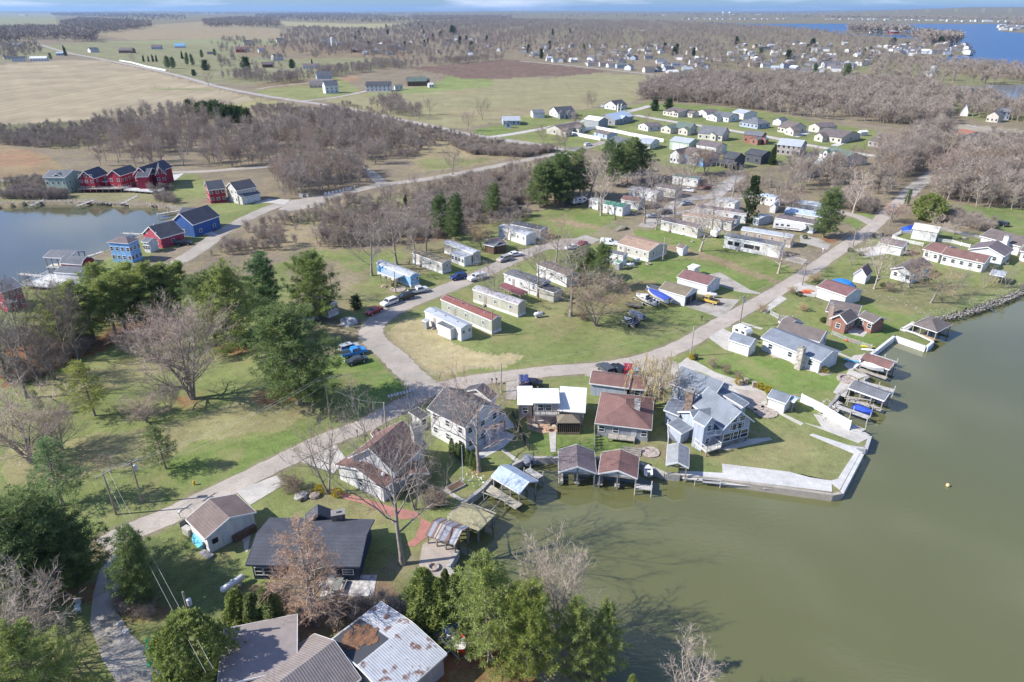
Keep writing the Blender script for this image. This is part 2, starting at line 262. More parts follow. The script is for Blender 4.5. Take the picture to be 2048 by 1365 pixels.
# broad ground types: (polygon in sight lines, colour, strength, rows)
PATCH = [
 ([(-800, 300), (-800, 21), (2900, 21), (2900, 260), (2048, 250), (1024, 60), (0, 60)], (.19, .165, .105), 1, 0),
 ([(-700, 60), (120, 48), (150, 60), (0, 66), (-700, 78)], (.27, .26, .15), .9, 0), ([(-700, 30), (110, 27), (115, 50), (-700, 60)], (.25, .25, .14), .9, 0),
 ([(190, 68), (300, 50), (400, 44), (560, 58), (560, 80), (420, 78), (260, 80)], (.29, .235, .15), 1, .3), ([(560, 43), (700, 48), (820, 47), (815, 58), (690, 56), (570, 52)], (.33, .3, .17), 1, 0),
 ([(190, 84), (420, 78), (560, 80), (560, 92), (420, 95), (200, 100)], (.25, .27, .14), .8, 0),
 ([(0, 96), (200, 84), (430, 92), (700, 110), (820, 125), (560, 172), (420, 165), (320, 140), (160, 108), (0, 125)], (.22, .215, .12), 1, 0),
 ([(480, 88), (560, 92), (700, 95), (820, 95), (820, 115), (560, 118), (480, 112)], (.23, .165, .11), .8, 0),
 ([(-800, 165), (-300, 140), (0, 130), (110, 121), (200, 120), (330, 148), (430, 176), (500, 194), (505, 205), (440, 214), (290, 232), (100, 245), (0, 252), (-300, 270), (-800, 290)], (.34, .285, .19), 1, 1),
 ([(300, 176), (430, 178), (440, 182), (300, 180)], (.2, .22, .09), .8, 0), ([(280, 236), (500, 204), (512, 196), (600, 212), (520, 214), (300, 240)], (.3, .27, .13), .9, 0),
 ([(512, 176), (640, 148), (700, 158), (690, 185), (620, 203), (512, 188)], (.22, .23, .1), 1, 0), ([(512, 168), (600, 158), (640, 152), (655, 164), (600, 172), (520, 180)], (.24, .17, .11), .8, 0),
 ([(680, 155), (710, 152), (720, 160), (690, 166)], (.33, .2, .13), .9, 0),
 ([(650, 200), (700, 190), (760, 182), (820, 172), (960, 150), (1100, 158), (1180, 146), (1350, 154), (1330, 165), (1290, 185), (1265, 205), (1200, 214), (1120, 222), (1060, 240), (1000, 245), (900, 258), (780, 238)], (.27, .25, .14), 1, .25),
 ([(700, 195), (860, 172), (900, 152), (980, 158), (990, 172), (860, 185)], (.2, .25, .09), .9, 0), ([(870, 184), (960, 180), (980, 184), (900, 190)], (.31, .25, .15), .6, 0), ([(900, 220), (1200, 205), (1210, 212), (1000, 240), (900, 235)], (.29, .24, .15), .6, 0),
 ([(640, 168), (690, 163), (720, 180), (690, 196), (650, 196), (600, 200)], (.22, .24, .1), 1, 0),
 ([(820, 136), (900, 130), (1000, 121), (1045, 122), (1130, 132), (1215, 143), (1170, 150), (1080, 153), (990, 160), (930, 158), (880, 148)], (.16, .105, .09), 1, .15),
 ([(980, 258), (1060, 232), (1260, 212), (1300, 205), (1440, 214), (1560, 226), (1680, 250), (1760, 262), (1740, 300), (1720, 372), (1650, 375), (1610, 330), (1500, 340), (1400, 345), (1240, 310), (1170, 296), (1060, 288), (990, 280)], LAWN2, 1, 0),
 ([(940, 262), (990, 250), (1030, 262), (1010, 278), (960, 276)], LAWN, .8, 0), ([(1290, 205), (1420, 212), (1500, 222), (1420, 232), (1300, 222)], LAWN, .6, 0),
 ([(-300, 255), (0, 250), (120, 243), (220, 248), (210, 290), (120, 300), (60, 285), (-300, 290)], (.15, .145, .085), 1, 0), ([(-300, 300), (0, 290), (90, 310), (130, 340), (60, 352), (-300, 380)], (.27, .2, .12), 1, 0), ([(0, 305), (60, 300), (100, 322), (60, 335), (0, 332)], (.32, .19, .12), .8, 0),
 ([(420, 515), (500, 460), (620, 412), (760, 385), (900, 365), (1060, 333), (1165, 310), (1180, 330), (1060, 400), (960, 450), (820, 480), (640, 500)], (.27, .22, .14), 1, 0), ([(560, 440), (760, 395), (900, 375), (800, 420), (640, 455)], (.22, .23, .11), .6, 0),
 ([(860, 280), (960, 300), (1050, 308), (990, 325), (900, 340), (830, 345), (820, 320)], (.28, .23, .14), 1, 0), ([(840, 318), (930, 320), (1000, 316), (920, 335), (850, 342)], (.2, .22, .09), .8, 0),
 ([(-20, 365), (80, 358), (180, 360), (330, 350), (400, 350), (420, 385), (380, 420), (330, 405), (150, 400), (0, 405)], (.23, .215, .12), 1, 0), ([(330, 352), (400, 348), (425, 395), (350, 400), (300, 385)], (.19, .22, .08), .8, 0),
 ([(400, 420), (440, 405), (560, 400), (540, 415), (450, 455), (420, 470), (400, 455), (370, 470), (380, 440)], LAWN2, 1, 0), ([(350, 465), (430, 465), (420, 480), (330, 500), (200, 560), (180, 530), (290, 480)], LAWN2, 1, 0),
 ([(-100, 570), (60, 570), (110, 600), (60, 640), (-100, 660)], (.2, .22, .08), 1, 0),
 ([(-300, 640), (0, 620), (200, 640), (470, 560), (640, 500), (760, 500), (900, 480), (1010, 430), (1160, 410), (1300, 420), (1460, 470), (1600, 545), (1700, 480), (1900, 460), (2048, 480), (2048, 580), (1700, 900), (1560, 980), (900, 1160), (960, 1250), (1330, 1700), (-500, 1700)], LAWN2, 1, 0),
 ([(0, 700), (230, 665), (370, 610), (420, 640), (400, 660), (240, 690), (0, 780)], LITTER, .85, 0),
 ([(0, 900), (330, 850), (520, 790), (620, 820), (560, 870), (300, 930), (0, 980)], DRY, .75, 0), ([(60, 760), (360, 700), (380, 720), (250, 770), (100, 800)], DRY, .7, 0),
 ([(440, 690), (480, 680), (520, 700), (490, 712)], LITTER, .9, 0), ([(350, 792), (400, 790), (410, 802), (370, 806)], LITTER, .6, 0), ([(520, 780), (570, 770), (600, 800), (560, 815), (500, 800)], LITTER, .8, 0),
 ([(360, 890), (620, 850), (720, 830), (560, 900), (420, 970), (330, 1010), (330, 960)], LAWN, .7, 0), ([(640, 790), (780, 700), (840, 770), (760, 810), (660, 830)], LAWN, .85, 0),
 ([(640, 700), (700, 690), (770, 740), (810, 770), (700, 800), (600, 780)], LAWN, .9, 0), ([(640, 630), (740, 640), (720, 700), (640, 720), (600, 690)], (.17, .14, .1), .8, 0),
 ([(575, 540), (660, 520), (740, 530), (700, 620), (600, 640)], (.24, .2, .13), .8, 0), ([(720, 560), (820, 590), (760, 620), (690, 600)], (.19, .19, .085), .7, 0), ([(670, 515), (740, 500), (790, 520), (700, 545)], (.17, .21, .075), .8, 0),
 ([(800, 560), (1000, 500), (1010, 520), (900, 560), (830, 590)], (.17, .2, .07), .8, 0), ([(800, 480), (920, 480), (900, 540), (800, 560)], (.21, .175, .115), .7, 0),
 ([(765, 690), (772, 660), (810, 636), (870, 655), (900, 690), (960, 705), (1060, 712), (1010, 728), (920, 745), (880, 752), (820, 730)], (.39, .325, .19), .9, 0),
 ([(1080, 600), (1240, 590), (1290, 640), (1250, 690), (1140, 690), (1060, 650)], (.22, .2, .1), .7, 0), ([(1180, 640), (1400, 600), (1420, 660), (1300, 710), (1120, 730), (1000, 735), (1080, 700)], (.17, .21, .07), .6, 0),
 ([(1210, 570), (1300, 560), (1340, 600), (1260, 610)], (.25, .17, .1), .6, 0),
 ([(1280, 520), (1440, 520), (1560, 560), (1480, 590), (1290, 560)], LAWN, .75, 0), ([(1400, 500), (1440, 490), (1560, 530), (1600, 545), (1560, 565), (1440, 530)], (.15, .2, .06), .7, 0),
 ([(1150, 420), (1300, 445), (1400, 480), (1400, 500), (1300, 480), (1150, 450)], LAWN, .7, 0), ([(1020, 425), (1150, 445), (1240, 458), (1330, 490), (1400, 505), (1560, 560), (1550, 564), (1390, 512), (1320, 498), (1220, 465), (1140, 450)], (.3, .21, .15), .8, 0),
 ([(1180, 470), (1350, 380), (1480, 350), (1500, 400), (1420, 440), (1300, 440), (1240, 480)], (.25, .2, .16), .8, 0), ([(1500, 330), (1700, 330), (1790, 400), (1760, 430), (1600, 400), (1500, 380)], (.2, .17, .115), .8, 0), ([(1630, 330), (1700, 325), (1715, 360), (1650, 375)], LAWN, .9, 0),
 ([(1700, 425), (1750, 430), (1740, 450), (1700, 460), (1690, 445)], LAWN, .9, 0), ([(1860, 415), (1930, 400), (2048, 420), (2300, 430), (2300, 520), (2048, 480), (1960, 455), (1900, 440)], LAWN, .8, 0), ([(1880, 195), (2048, 210), (2048, 240), (1960, 245), (1900, 215)], (.19, .21, .09), .9, 0),
 ([(1900, 245), (2048, 262), (2300, 300), (2300, 340), (2048, 305), (1930, 262)], (.36, .32, .25), .8, 0), ([(1740, 100), (1860, 130), (2048, 150), (2048, 175), (1860, 170), (1750, 165), (1690, 150)], (.2, .2, .1), .9, 0), ([(1900, 125), (2300, 145), (2300, 165), (2048, 158), (1900, 145)], (.3, .2, .12), .8, 0),
 ([(1300, 200), (1290, 172), (1400, 148), (1560, 150), (1720, 148), (1870, 165), (1900, 200), (1890, 260), (1760, 262), (1640, 245), (1540, 225), (1420, 210)], WOODF, 1, 0),
 ([(1700, 570), (1830, 560), (1980, 580), (1900, 615), (1800, 620), (1700, 590)], (.2, .19, .1), .8, 0), ([(1370, 700), (1560, 720), (1700, 760), (1640, 830), (1500, 770), (1380, 720)], LAWN, .9, 0), ([(1700, 600), (1840, 640), (1790, 670), (1740, 700), (1680, 690)], LAWN, .8, 0),
 ([(1400, 880), (1520, 830), (1600, 850), (1725, 905), (1685, 985), (1450, 930)], (.185, .2, .08), .9, 0), ([(1030, 860), (1300, 860), (1330, 930), (1180, 910), (1060, 905)], LAWN, .7, 0), ([(1290, 870), (1345, 880), (1340, 930), (1280, 915)], (.26, .22, .13), .6, 0),
 ([(420, 1170), (760, 1160), (860, 1230), (760, 1230), (640, 1250), (560, 1240)], (.2, .13, .085), .8, 0), ([(180, 1060), (380, 1080), (500, 1180), (470, 1260), (330, 1230), (200, 1170)], (.115, .14, .055), .8, 0),
 ([(60, 1160), (200, 1170), (200, 1210), (90, 1200)], LITTER, .8, 0), ([(210, 1190), (330, 1210), (320, 1250), (230, 1240)], (.22, .12, .07), .7, 0), ([(880, 1250), (960, 1300), (1050, 1380), (1050, 1600), (860, 1600), (850, 1400)], LITTER, .9, 0), ([(910, 1340), (1000, 1345), (980, 1400), (900, 1390)], LAWN2, .8, 0),
 ([(1480, 425), (1620, 440), (1640, 500), (1560, 500), (1450, 460)], (.19, .18, .1), .6, 0), ([(1640, 470), (1660, 480), (1680, 487), (1650, 487)], LITTER, .8, 0), ([(1550, 340), (1700, 300), (1900, 300), (2048, 310), (2300, 330), (2300, 420), (1960, 415), (1830, 400), (1760, 410)], WOODF, 1, 0),
]
ROADS = []   # (name, [(x, y)], width, material, z)
def cat(pts, n=6):
    P = [Vector((p[0], p[1])) for p in pts]; P = [P[0] * 2 - P[1]] + P + [P[-1] * 2 - P[-2]]; out_ = []
    for i in range(1, len(P) - 2):
        for k in range(n):
            t = k / n; a, b, c, d = P[i - 1:i + 3]; out_.append(.5 * ((2 * b) + (c - a) * t + (2 * a - 5 * b + 4 * c - d) * t * t + (3 * b - a - 3 * c + d) * t ** 3))
    out_.append(P[-2]); return out_
ASPH = mat('asphalt', (.42, .37, .315), .95); ASPH2 = mat('asphalt', (.38, .34, .29), .95); GRAV = mat('gravel', (.4, .37, .33), .95); CONCW = mat('concrete', (.52, .49, .44), .9); CONCL = mat('concrete', (.57, .56, .53), .8)
PINKC = mat('concrete', (.42, .2, .16), .9); PATIO = mat('concrete', (.44, .38, .32), .9); ROCKD = mat('gravel', (.4, .37, .34), .95)
ROADL = [('road', [(205, 1095), (262, 1064), (335, 1034), (420, 994), (550, 930), (649, 882), (728, 852), (800, 814), (860, 783), (930, 765), (1005, 754), (1100, 743), (1200, 735), (1290, 719), (1360, 693), (1420, 659), (1480, 625), (1560, 580), (1610, 549), (1660, 514), (1710, 480), (1745, 455), (1768, 432), (1790, 410), (1812, 392)], 4.5, ASPH, .035),
 ('side_road', [(856, 781), (836, 762), (812, 740), (785, 712), (755, 688), (742, 668), (752, 646), (785, 622), (830, 602), (900, 575), (960, 550), (1020, 522), (1080, 497), (1130, 484), (1185, 482)], 5.6, ASPH2, .03),
 ('park_lane', [(1748, 450), (1722, 436), (1690, 427), (1630, 412), (1560, 400), (1510, 392)], 4.5, ASPH, .03), ('park_lane', [(1480, 352), (1450, 372), (1428, 392), (1380, 398), (1340, 415), (1312, 440), (1290, 455)], 6, ROCKD, .03),
 ('park_lane', [(1290, 432), (1340, 428), (1400, 420), (1440, 402), (1500, 392)], 4.5, ROCKD, .026),
 ('bay_road', [(300, 560), (345, 532), (400, 498), (440, 468), (500, 434), (560, 410), (640, 396), (700, 384), (760, 371), (850, 359), (930, 345), (1000, 331), (1060, 319), (1120, 307), (1170, 296), (1210, 284)], 5.6, ASPH2, .04),
 ('bay_lane', [(768, 372), (748, 352), (722, 336), (690, 328), (600, 330), (480, 338), (400, 344), (300, 346), (200, 351), (90, 354), (0, 362), (-200, 385)], 5, ASPH2, .045),
 ('county_road', [(60, 84), (100, 96), (140, 107), (200, 118), (330, 145), (430, 172), (512, 189), (600, 203), (680, 215), (760, 232), (850, 250), (930, 268), (985, 277), (1060, 288), (1130, 300), (1170, 297)], 7, ROCKD, .08),
 ('street', [(975, 276), (1040, 266), (1110, 253), (1180, 240), (1230, 230), (1280, 218), (1300, 212)], 6, CONCW, .06), ('street', [(1270, 231), (1340, 243), (1440, 258), (1540, 275), (1600, 288), (1700, 305), (1760, 314)], 6, CONCW, .06),
 ('gravel_track', [(1812, 392), (1830, 375), (1850, 360), (1870, 345), (1900, 330)], 6, GRAV, .03), ('farm_lane', [(512, 179), (560, 172), (620, 166)], 4, GRAV, .08), ('farm_lane', [(600, 203), (660, 197), (700, 190), (740, 182), (790, 179)], 6, GRAV, .09),
 ('farm_lane', [(380, 152), (430, 149), (500, 143), (600, 138)], 4, GRAV, .09), ('village_road', [(1040, 123), (1100, 128), (1180, 136), (1300, 149), (1350, 155)], 6, GRAV, .1), ('path', [(2048, 268), (1990, 262), (1930, 250)], 5, GRAV, .06),
 ('path', [(2200, 520), (2040, 498), (1960, 475), (1900, 462), (1830, 445)], 3.2, GRAV, .026)]
# (name, material, polygon, tile, z)
PADS = [('driveway', CONCW, [(473, 984), (500, 972), (555, 951), (572, 968), (500, 1011)], 'Z', .05), ('driveway', CONCW, [(602, 924), (672, 890), (690, 915), (680, 935), (668, 948)], 'Z', .05),
 ('patio', mat('stone', (.5, .48, .46), .9, sc_=.8), [(1385, 880), (1840, 865), (1805, 1062), (1320, 1065)], 'v', .06), ('path', CONCW, [(585, 520), (690, 470), (680, 560), (660, 665), (630, 640), (622, 560), (600, 535)], 'v', .045),
 ('gravel_drive', GRAV, [(230, 1105), (272, 1100), (240, 1160), (232, 1220), (262, 1270), (325, 1320), (345, 1375), (240, 1375), (205, 1320), (180, 1250), (186, 1190), (200, 1140)], 'Z', .02),
 ('path', PINKC, [(570, 740), (640, 770), (1180, 930), (1440, 985), (1480, 1040), (1300, 1060), (1100, 1000), (900, 900), (700, 850), (580, 790)], 'u', .045), ('path', PINKC, [(1480, 1040), (1580, 1100), (1545, 1230), (1420, 1330), (1300, 1330), (1420, 1240), (1460, 1130)], 'u', .04),
 ('patio', PATIO, [(845, 1090), (870, 1075), (917, 1103), (898, 1137), (909, 1150), (880, 1165), (850, 1155), (838, 1130)], 'Z', .05),
 ('patio', CONCL, [(700, 1130), (820, 950), (1000, 860), (1110, 700), (1230, 850), (1080, 900), (1240, 970), (1070, 1130), (800, 1280), (680, 1260)], 'q', .05), ('path', CONCW, [(1030, 1160), (1075, 1150), (1290, 1300), (1230, 1320)], 'q', .055), ('path', CONCW, [(1690, 910), (1790, 910), (1785, 1190), (1715, 1190)], 'q', .05),
 ('path', CONCW, [(125, 420), (160, 410), (350, 520), (300, 525)], 't', .05), ('patio', mat('gravel', (.5, .34, .24), .9), [(1380, 690), (1480, 660), (1830, 720), (1850, 910), (1600, 940), (1400, 880)], 'q', .055),
 ('driveway', GRAV, [(1110, 240), (1420, 190), (1500, 300), (1260, 310), (1240, 480), (1100, 470)], 'q', .045), ('driveway', GRAV, [(1170, 738), (1330, 716), (1400, 745), (1330, 780), (1170, 752)], 'Z', .026),
 ('driveway', CONCW, [(1333, 748), (1375, 715), (1400, 728), (1430, 745), (1480, 762), (1530, 785), (1535, 808), (1500, 812), (1470, 790), (1420, 752), (1390, 740), (1350, 752)], 'Z', .045),
 ('path', CONCW, [(940, 335), (970, 335), (1310, 500), (1290, 520)], 's', .04), ('patio', PATIO, [(720, 200), (990, 240), (1000, 280), (920, 345), (1040, 400), (1030, 430), (960, 435), (890, 380), (830, 320)], 's', .05), ('patio', CONCW, [(600, 720), (790, 640), (1020, 620), (1040, 640), (830, 690), (650, 730)], 's', .05),
 ('driveway', GRAV, [(1340, 565), (1345, 590), (1480, 600), (1445, 637), (1330, 600)], 'Z', .045), ('driveway', GRAV, [(1400, 560), (1480, 585), (1530, 590), (1500, 580), (1440, 545), (1415, 550)], 'Z', .04), ('driveway', ROCKD, [(1200, 480), (1170, 470), (1120, 490), (1090, 498), (1130, 500), (1150, 505)], 'Z', .026),
 ('driveway', CONCW, [(1418, 676), (1445, 657), (1500, 685), (1470, 705), (1450, 700)], 'Z', .045), ('driveway', CONCW, [(1520, 622), (1560, 592), (1575, 598), (1530, 628)], 'Z', .045), ('driveway', CONCW, [(1580, 575), (1600, 565), (1640, 575), (1630, 595), (1600, 590)], 'Z', .045),
 ('patio', PATIO, [(560, 640), (680, 650), (800, 720), (1000, 830), (1075, 820), (1060, 780), (930, 800), (800, 760), (700, 690), (600, 680)], 'o', .05), ('patio', CONCW, [(1210, 440), (1300, 400), (1400, 440), (1340, 510), (1210, 480)], 'o', .05),
 ('dock_apron', CONCW, [(1090, 965), (1220, 780), (1180, 740), (1260, 660), (1400, 650), (1370, 690), (1250, 785), (1370, 830), (1250, 870), (1190, 1000)], 'o', .06),
 ('path', CONCW, [(340, 385), (520, 440), (500, 450), (340, 400)], 'o', .05), ('path', CONCW, [(1085, 615), (1240, 680), (1230, 690), (1080, 630)], 'o', .05), ('path', CONCW, [(1640, 455), (1740, 380), (1770, 395), (1680, 470)], 'o', .05),
 ('boat_ramp', CONCW, [(860, 1215), (1300, 1380), (1380, 1340), (1370, 1300), (1100, 1180), (930, 1140), (1000, 1250)], 'o', .05), ('seawall_walk', CONCL, [(610, 845), (1190, 915), (1545, 1010), (1620, 1070), (1790, 760), (1700, 690), (1390, 590), (1360, 600), (1740, 760), (1600, 975), (1545, 990)], 's', .055),
 ('seawall_walk', CONCL, [(615, 846), (1190, 916), (1550, 1012), (1553, 1085), (560, 965), (250, 940), (250, 905), (620, 925)], 's', .065),
 ('driveway', CONCL, [(1725, 515), (1760, 485), (1790, 495), (1780, 508)], 'Z', .045), ('driveway', CONCL, [(0, 770), (140, 790), (200, 830), (0, 810)], 'f', .045), ('driveway', CONCW, [(540, 500), (700, 450), (920, 460), (860, 510), (700, 490)], 'f', .045), ('driveway', ASPH2, [(800, 560), (930, 480), (1300, 430), (1330, 450), (1270, 520), (900, 580)], 'f', .046),
 ('driveway', CONCL, [(345, 350), (368, 347), (350, 362), (338, 363)], 'Z', .05), ('driveway', CONCW, [(1000, 248), (1100, 226), (1120, 228), (1040, 252)], 'c', .1), ('driveway', CONCL, [(500, 1165), (700, 1095), (735, 1100), (560, 1172)], 'd', .08), ('driveway', CONCL, [(190, 1090), (330, 1050), (360, 1060), (240, 1100)], 'd', .08),
 ('driveway', GRAV, [(1600, 470), (1640, 478), (1662, 490), (1655, 500), (1600, 485)], 'Z', .045), ('driveway', GRAV, [(1578, 510), (1615, 520), (1605, 530), (1570, 520)], 'Z', .045), ('driveway', CONCW, [(1710, 500), (1760, 490), (1755, 500), (1730, 512)], 'Z', .04)]
G_ROWS = [1760 - 3.0 * i for i in range(540)]
G_ROWS = [r for r in G_ROWS if r > 160] + list(np.geomspace(139.5, .62, 240) + 20.5)
PXC = np.arange(-700, 2750, 2.9)
def make_ground():
    py = np.array(G_ROWS); y = (py - 682.5) / FPX; t = CAM_H / np.maximum(SP + y * CP, .0015); Y = (CP - y * SP) * t; T, XX = np.meshgrid(t, (PXC - 1024) / FPX, indexing='ij')
    X = XX * T; YY = np.repeat(Y[:, None], len(PXC), 1); cell = T * 3.4 / FPX * 1.5; Z = np.zeros_like(X)
    # wobble for soft, uneven borders between ground types
    def wob(s, a, k): return a * (np.sin(X / s + k) * np.cos(YY / s * 1.3 + k * 2) + .6 * np.sin(X / s * 2.7 + YY / s * 1.9 + k * 3) + .4 * np.sin(X / s * 5.3 - YY / s * 4.1 + k))
    far = np.clip(T / 150, 1, 6); wx = X + wob(5, .8, 1.) * far ** .5 + nr.uniform(-.45, .45, X.shape) * far; wy = YY + wob(6, .8, 2.) * far ** .5 + nr.uniform(-.45, .45, X.shape) * far
    C = np.empty(X.shape + (3,)); C[:] = WOODF; rows = np.zeros(X.shape)
    def paint(m, c, s):
        m = (m * s)[..., None]; C[:] = C * (1 - m) + np.array(c) * m
    for pl, c, s, rw in PATCH:
        m = inpoly(wx, wy, atn(pl)).astype(float); paint(m, c, s); rows[m > 0] = rw
    for nm, pts, wd, mt, z in ROADL:
        if wd < 3: continue
        d, _, _ = segdist(X, YY, [at(*p) for p in pts]); e = np.clip(1 - (d - wd / 2 - .1 - wob(3, .25, 4.)) / 1.1, 0, 1); paint(e, DIRT, .7)
    for (px, py_, r_, c, s) in SPOTS:
        p = at(px, py_); d = np.hypot(wx - p.x, wy - p.y); paint(np.clip(1.4 - d / r_, 0, 1), c, s)
    # mottling of the turf (thin patches, not shade)
    mt_ = wob(9, .5, 5.) + wob(23, .6, 8.); C *= (1 + .06 * mt_)[..., None]
    snap = cell * .62
    for body, depth in ((LAKE, -2.6), (BAY, -2.6), (FARL, -3.5), (POND, -1.6), (POND2, -1.6)):
        cl = list(body) + [body[0]]; P = np.array([(p.x, p.y) for p in body]); bb = (X > P[:, 0].min() - 20) & (X < P[:, 0].max() + 20) & (YY > P[:, 1].min() - 20) & (YY < P[:, 1].max() + 20)
        d = np.full(X.shape, 1e9); nx = X.copy(); ny = YY.copy(); d[bb], nx[bb], ny[bb] = segdist(X[bb], YY[bb], cl)
        ins = inpoly(X, YY, body)
        if body is FARL: ins &= ~inpoly(X, YY, ISLE) & ~inpoly(X, YY, PEN)
        near = d < snap
        if body is not FARL: X = np.where(near, nx, X); YY = np.where(near, ny, YY); ins &= ~near
        Z[ins] = depth; C[ins] = (.1, .1, .06)
    # far rolling land
    rise = np.clip((T - 5200) / 9000, 0, 1); Z += rise * (18 * np.sin(X / 2300 + 1) + 14 * np.sin(X / 900 + YY / 1700) + 10) * (Z >= 0)
    hx = np.clip((XX - .42) / .25, 0, 1); Z += np.clip((T - 4600) / 5000, 0, 1) * hx * 100 * (Z >= 0)
    nR, nC = X.shape; V = np.stack([X, YY, Z], -1).reshape(-1, 3); ii = np.arange(nR * nC).reshape(nR, nC)
    F = np.stack([ii[:-1, :-1], ii[:-1, 1:], ii[1:, 1:], ii[1:, :-1]], -1).reshape(-1, 4)
    me = npmesh('ground', V, F, ground_mat(), smooth=True)
    ca = me.color_attributes.new('cover', 'FLOAT_COLOR', 'POINT'); A = np.ones((nR * nC, 4), np.float32); A[:, :3] = C.reshape(-1, 3); A[:, 3] = rows.ravel(); ca.data.foreach_set('color', A.ravel())
    o = bpy.data.objects.new('ground', me); COL.objects.link(o); o['kind'] = 'structure'
    # land beyond the surveyed part, to every side and behind
    V = np.array(V); nl, nr_, fl, fr = V[ii[0, 0]], V[ii[0, -1]], V[ii[-1, 0]], V[ii[-1, -1]]; b = MB(); S = 90000
    b.face([(-S, -3000, -.02), (S, -3000, -.02), (S, nl[1], -.02), (-S, nl[1], -.02)]); b.face([(-S, nl[1], -.02), (nl[0], nl[1], -.02), (fl[0], fl[1], -.02), (-S, fl[1], -.02)]); b.face([(nr_[0], nr_[1], -.02), (S, nr_[1], -.02), (S, fr[1], -.02), (fr[0], fr[1], -.02)])
    b.build('terrain', mat('litter', (.2, .2, .1), 1, (.15, .17, .07)))['kind'] = 'structure'
def ground_mat():
    m = bpy.data.materials.new('ground_cover'); m.use_nodes = True; N = m.node_tree.nodes; L = m.node_tree.links.new; b = N['Principled BSDF']; b.inputs['Roughness'].default_value = 1; b.inputs['Specular IOR Level'].default_value = .1
    at_ = N.new('ShaderNodeAttribute'); at_.attribute_name = 'cover'; g = N.new('ShaderNodeNewGeometry')
    def noise(s, d, rg=.6, vec=None):
        x = N.new('ShaderNodeTexNoise'); x.inputs['Scale'].default_value = s; x.inputs['Detail'].default_value = d; x.inputs['Roughness'].default_value = rg; L(vec or g.outputs['Position'], x.inputs['Vector']); return x.outputs['Fac']
    def mr(v, a, c, lo=.3, hi=.7):
        x = N.new('ShaderNodeMapRange'); L(v, x.inputs[0]); x.inputs[1].default_value = lo; x.inputs[2].default_value = hi; x.inputs[3].default_value = a; x.inputs[4].default_value = c; return x.outputs[0]
    def scale(c, v):
        x = N.new('ShaderNodeVectorMath'); x.operation = 'SCALE'; L(c, x.inputs[0]); L(v, x.inputs['Scale']); return x.outputs[0]
    def mix(f, a, c, bl='MIX'):
        x = N.new('ShaderNodeMixRGB'); x.blend_type = bl; L(f, x.inputs[0]); L(a, x.inputs[1])
        if isinstance(c, tuple): x.inputs[2].default_value = c
        else: L(c, x.inputs[2])
        return x.outputs[0]
    c = scale(at_.outputs['Color'], mr(noise(.05, 5), .8, 1.2)); c = scale(c, mr(noise(.6, 6, .7), .72, 1.3)); c = scale(c, mr(noise(3.5, 3), .8, 1.22))
    c = mix(mr(noise(.11, 6, .68), 0, .6, .5, .66), c, (.3, .25, .13, 1)); c = mix(mr(noise(.3, 5, .7), 0, .4, .52, .68), c, (.11, .16, .04, 1))
    mp_ = N.new('ShaderNodeMapping'); mp_.inputs['Rotation'].default_value = (0, 0, R(-52)); mp_.inputs['Scale'].default_value = (1, .04, 1); L(g.outputs['Position'], mp_.inputs[0])
    rw = mr(noise(.16, 5, .75, mp_.outputs[0]), .76, 1.22); rw2 = mr(noise(.02, 5), .85, 1.15); xx = N.new('ShaderNodeMath'); xx.operation = 'MULTIPLY'; L(rw, xx.inputs[0]); L(rw2, xx.inputs[1]); rw = xx.outputs[0]; x = N.new('ShaderNodeMixRGB'); L(at_.outputs['Alpha'], x.inputs[0]); L(c, x.inputs[1]); L(scale(at_.outputs['Color'], rw), x.inputs[2])
    L(x.outputs[0], b.inputs['Base Color']); bp = N.new('ShaderNodeBump'); bp.inputs['Strength'].default_value = .5; bp.inputs['Distance'].default_value = .25; L(noise(2.2, 5, .7), bp.inputs['Height']); L(bp.outputs[0], b.inputs['Normal'])
    return m
SPOTS = [(1055, 905, 1.5, DIRT, .4), (806, 1130, 2.2, DIRT, .7), (384, 798, 2.5, LITTER, .6), (1230, 455, 4, LAWN, .4), (1300, 660, 5, DRY, .5), (1500, 940, 4, DRY, .5), (1560, 900, 7, DRY, .4), (1440, 905, 3, DRY, .4), (700, 560, 5, DIRT, .5), (658, 990, 2, DIRT, .5), (958, 942, 1.6, LITTER, .5),
    (640, 1000, 4, DRY, .5), (720, 1020, 5, DRY, .6), (1650, 600, 3, DIRT, .5), (1345, 905, 2.2, (.3, .22, .14), .8), (1290, 905, 2, DIRT, .6), (300, 640, 5, LITTER, .6), (250, 660, 5, LITTER, .7), (620, 620, 5, (.28, .15, .1), .7), (1210, 600, 4, (.27, .16, .1), .6), (850, 475, 5, LITTER, .5), (1150, 405, 9, (.22, .14, .09), .7), (1640, 478, 4, LITTER, .6),
    (1255, 365, 6, LITTER, .5), (1780, 620, 3, DRY, .5), (470, 940, 3, LAWN, .4), (940, 1340, 4, LITTER, .6), (1100, 1020, 3, DIRT, .3), (620, 1240, 5, (.24, .13, .09), .7), (740, 1200, 5, (.2, .14, .1), .6), (860, 905, 2, LAWN, .5), (1320, 600, 2.5, DIRT, .4)]
make_ground()
def ribbon(name, pts, wd, m, z):
    P = [at(p[0], p[1]) for p in pts]; Q = cat(P, 8); b = MB(); n = len(Q); Ls = []; u = 0
    for i, p in enumerate(Q):
        d = (Q[min(i + 1, n - 1)] - Q[max(i - 1, 0)]).normalized(); nn = Vector((-d.y, d.x)); j = wd / 2 * (1 + .04 * math.sin(i * 1.7) + .035 * math.sin(i * 4.1) + .03 * math.sin(i * .37))
        Ls.append((p + nn * j, p - nn * j))
    for a, c in zip(Ls, Ls[1:]): b.face([(a[1].x, a[1].y, z), (c[1].x, c[1].y, z), (c[0].x, c[0].y, z), (a[0].x, a[0].y, z)])
    o = b.build(name, m); o['kind'] = 'structure'; return o
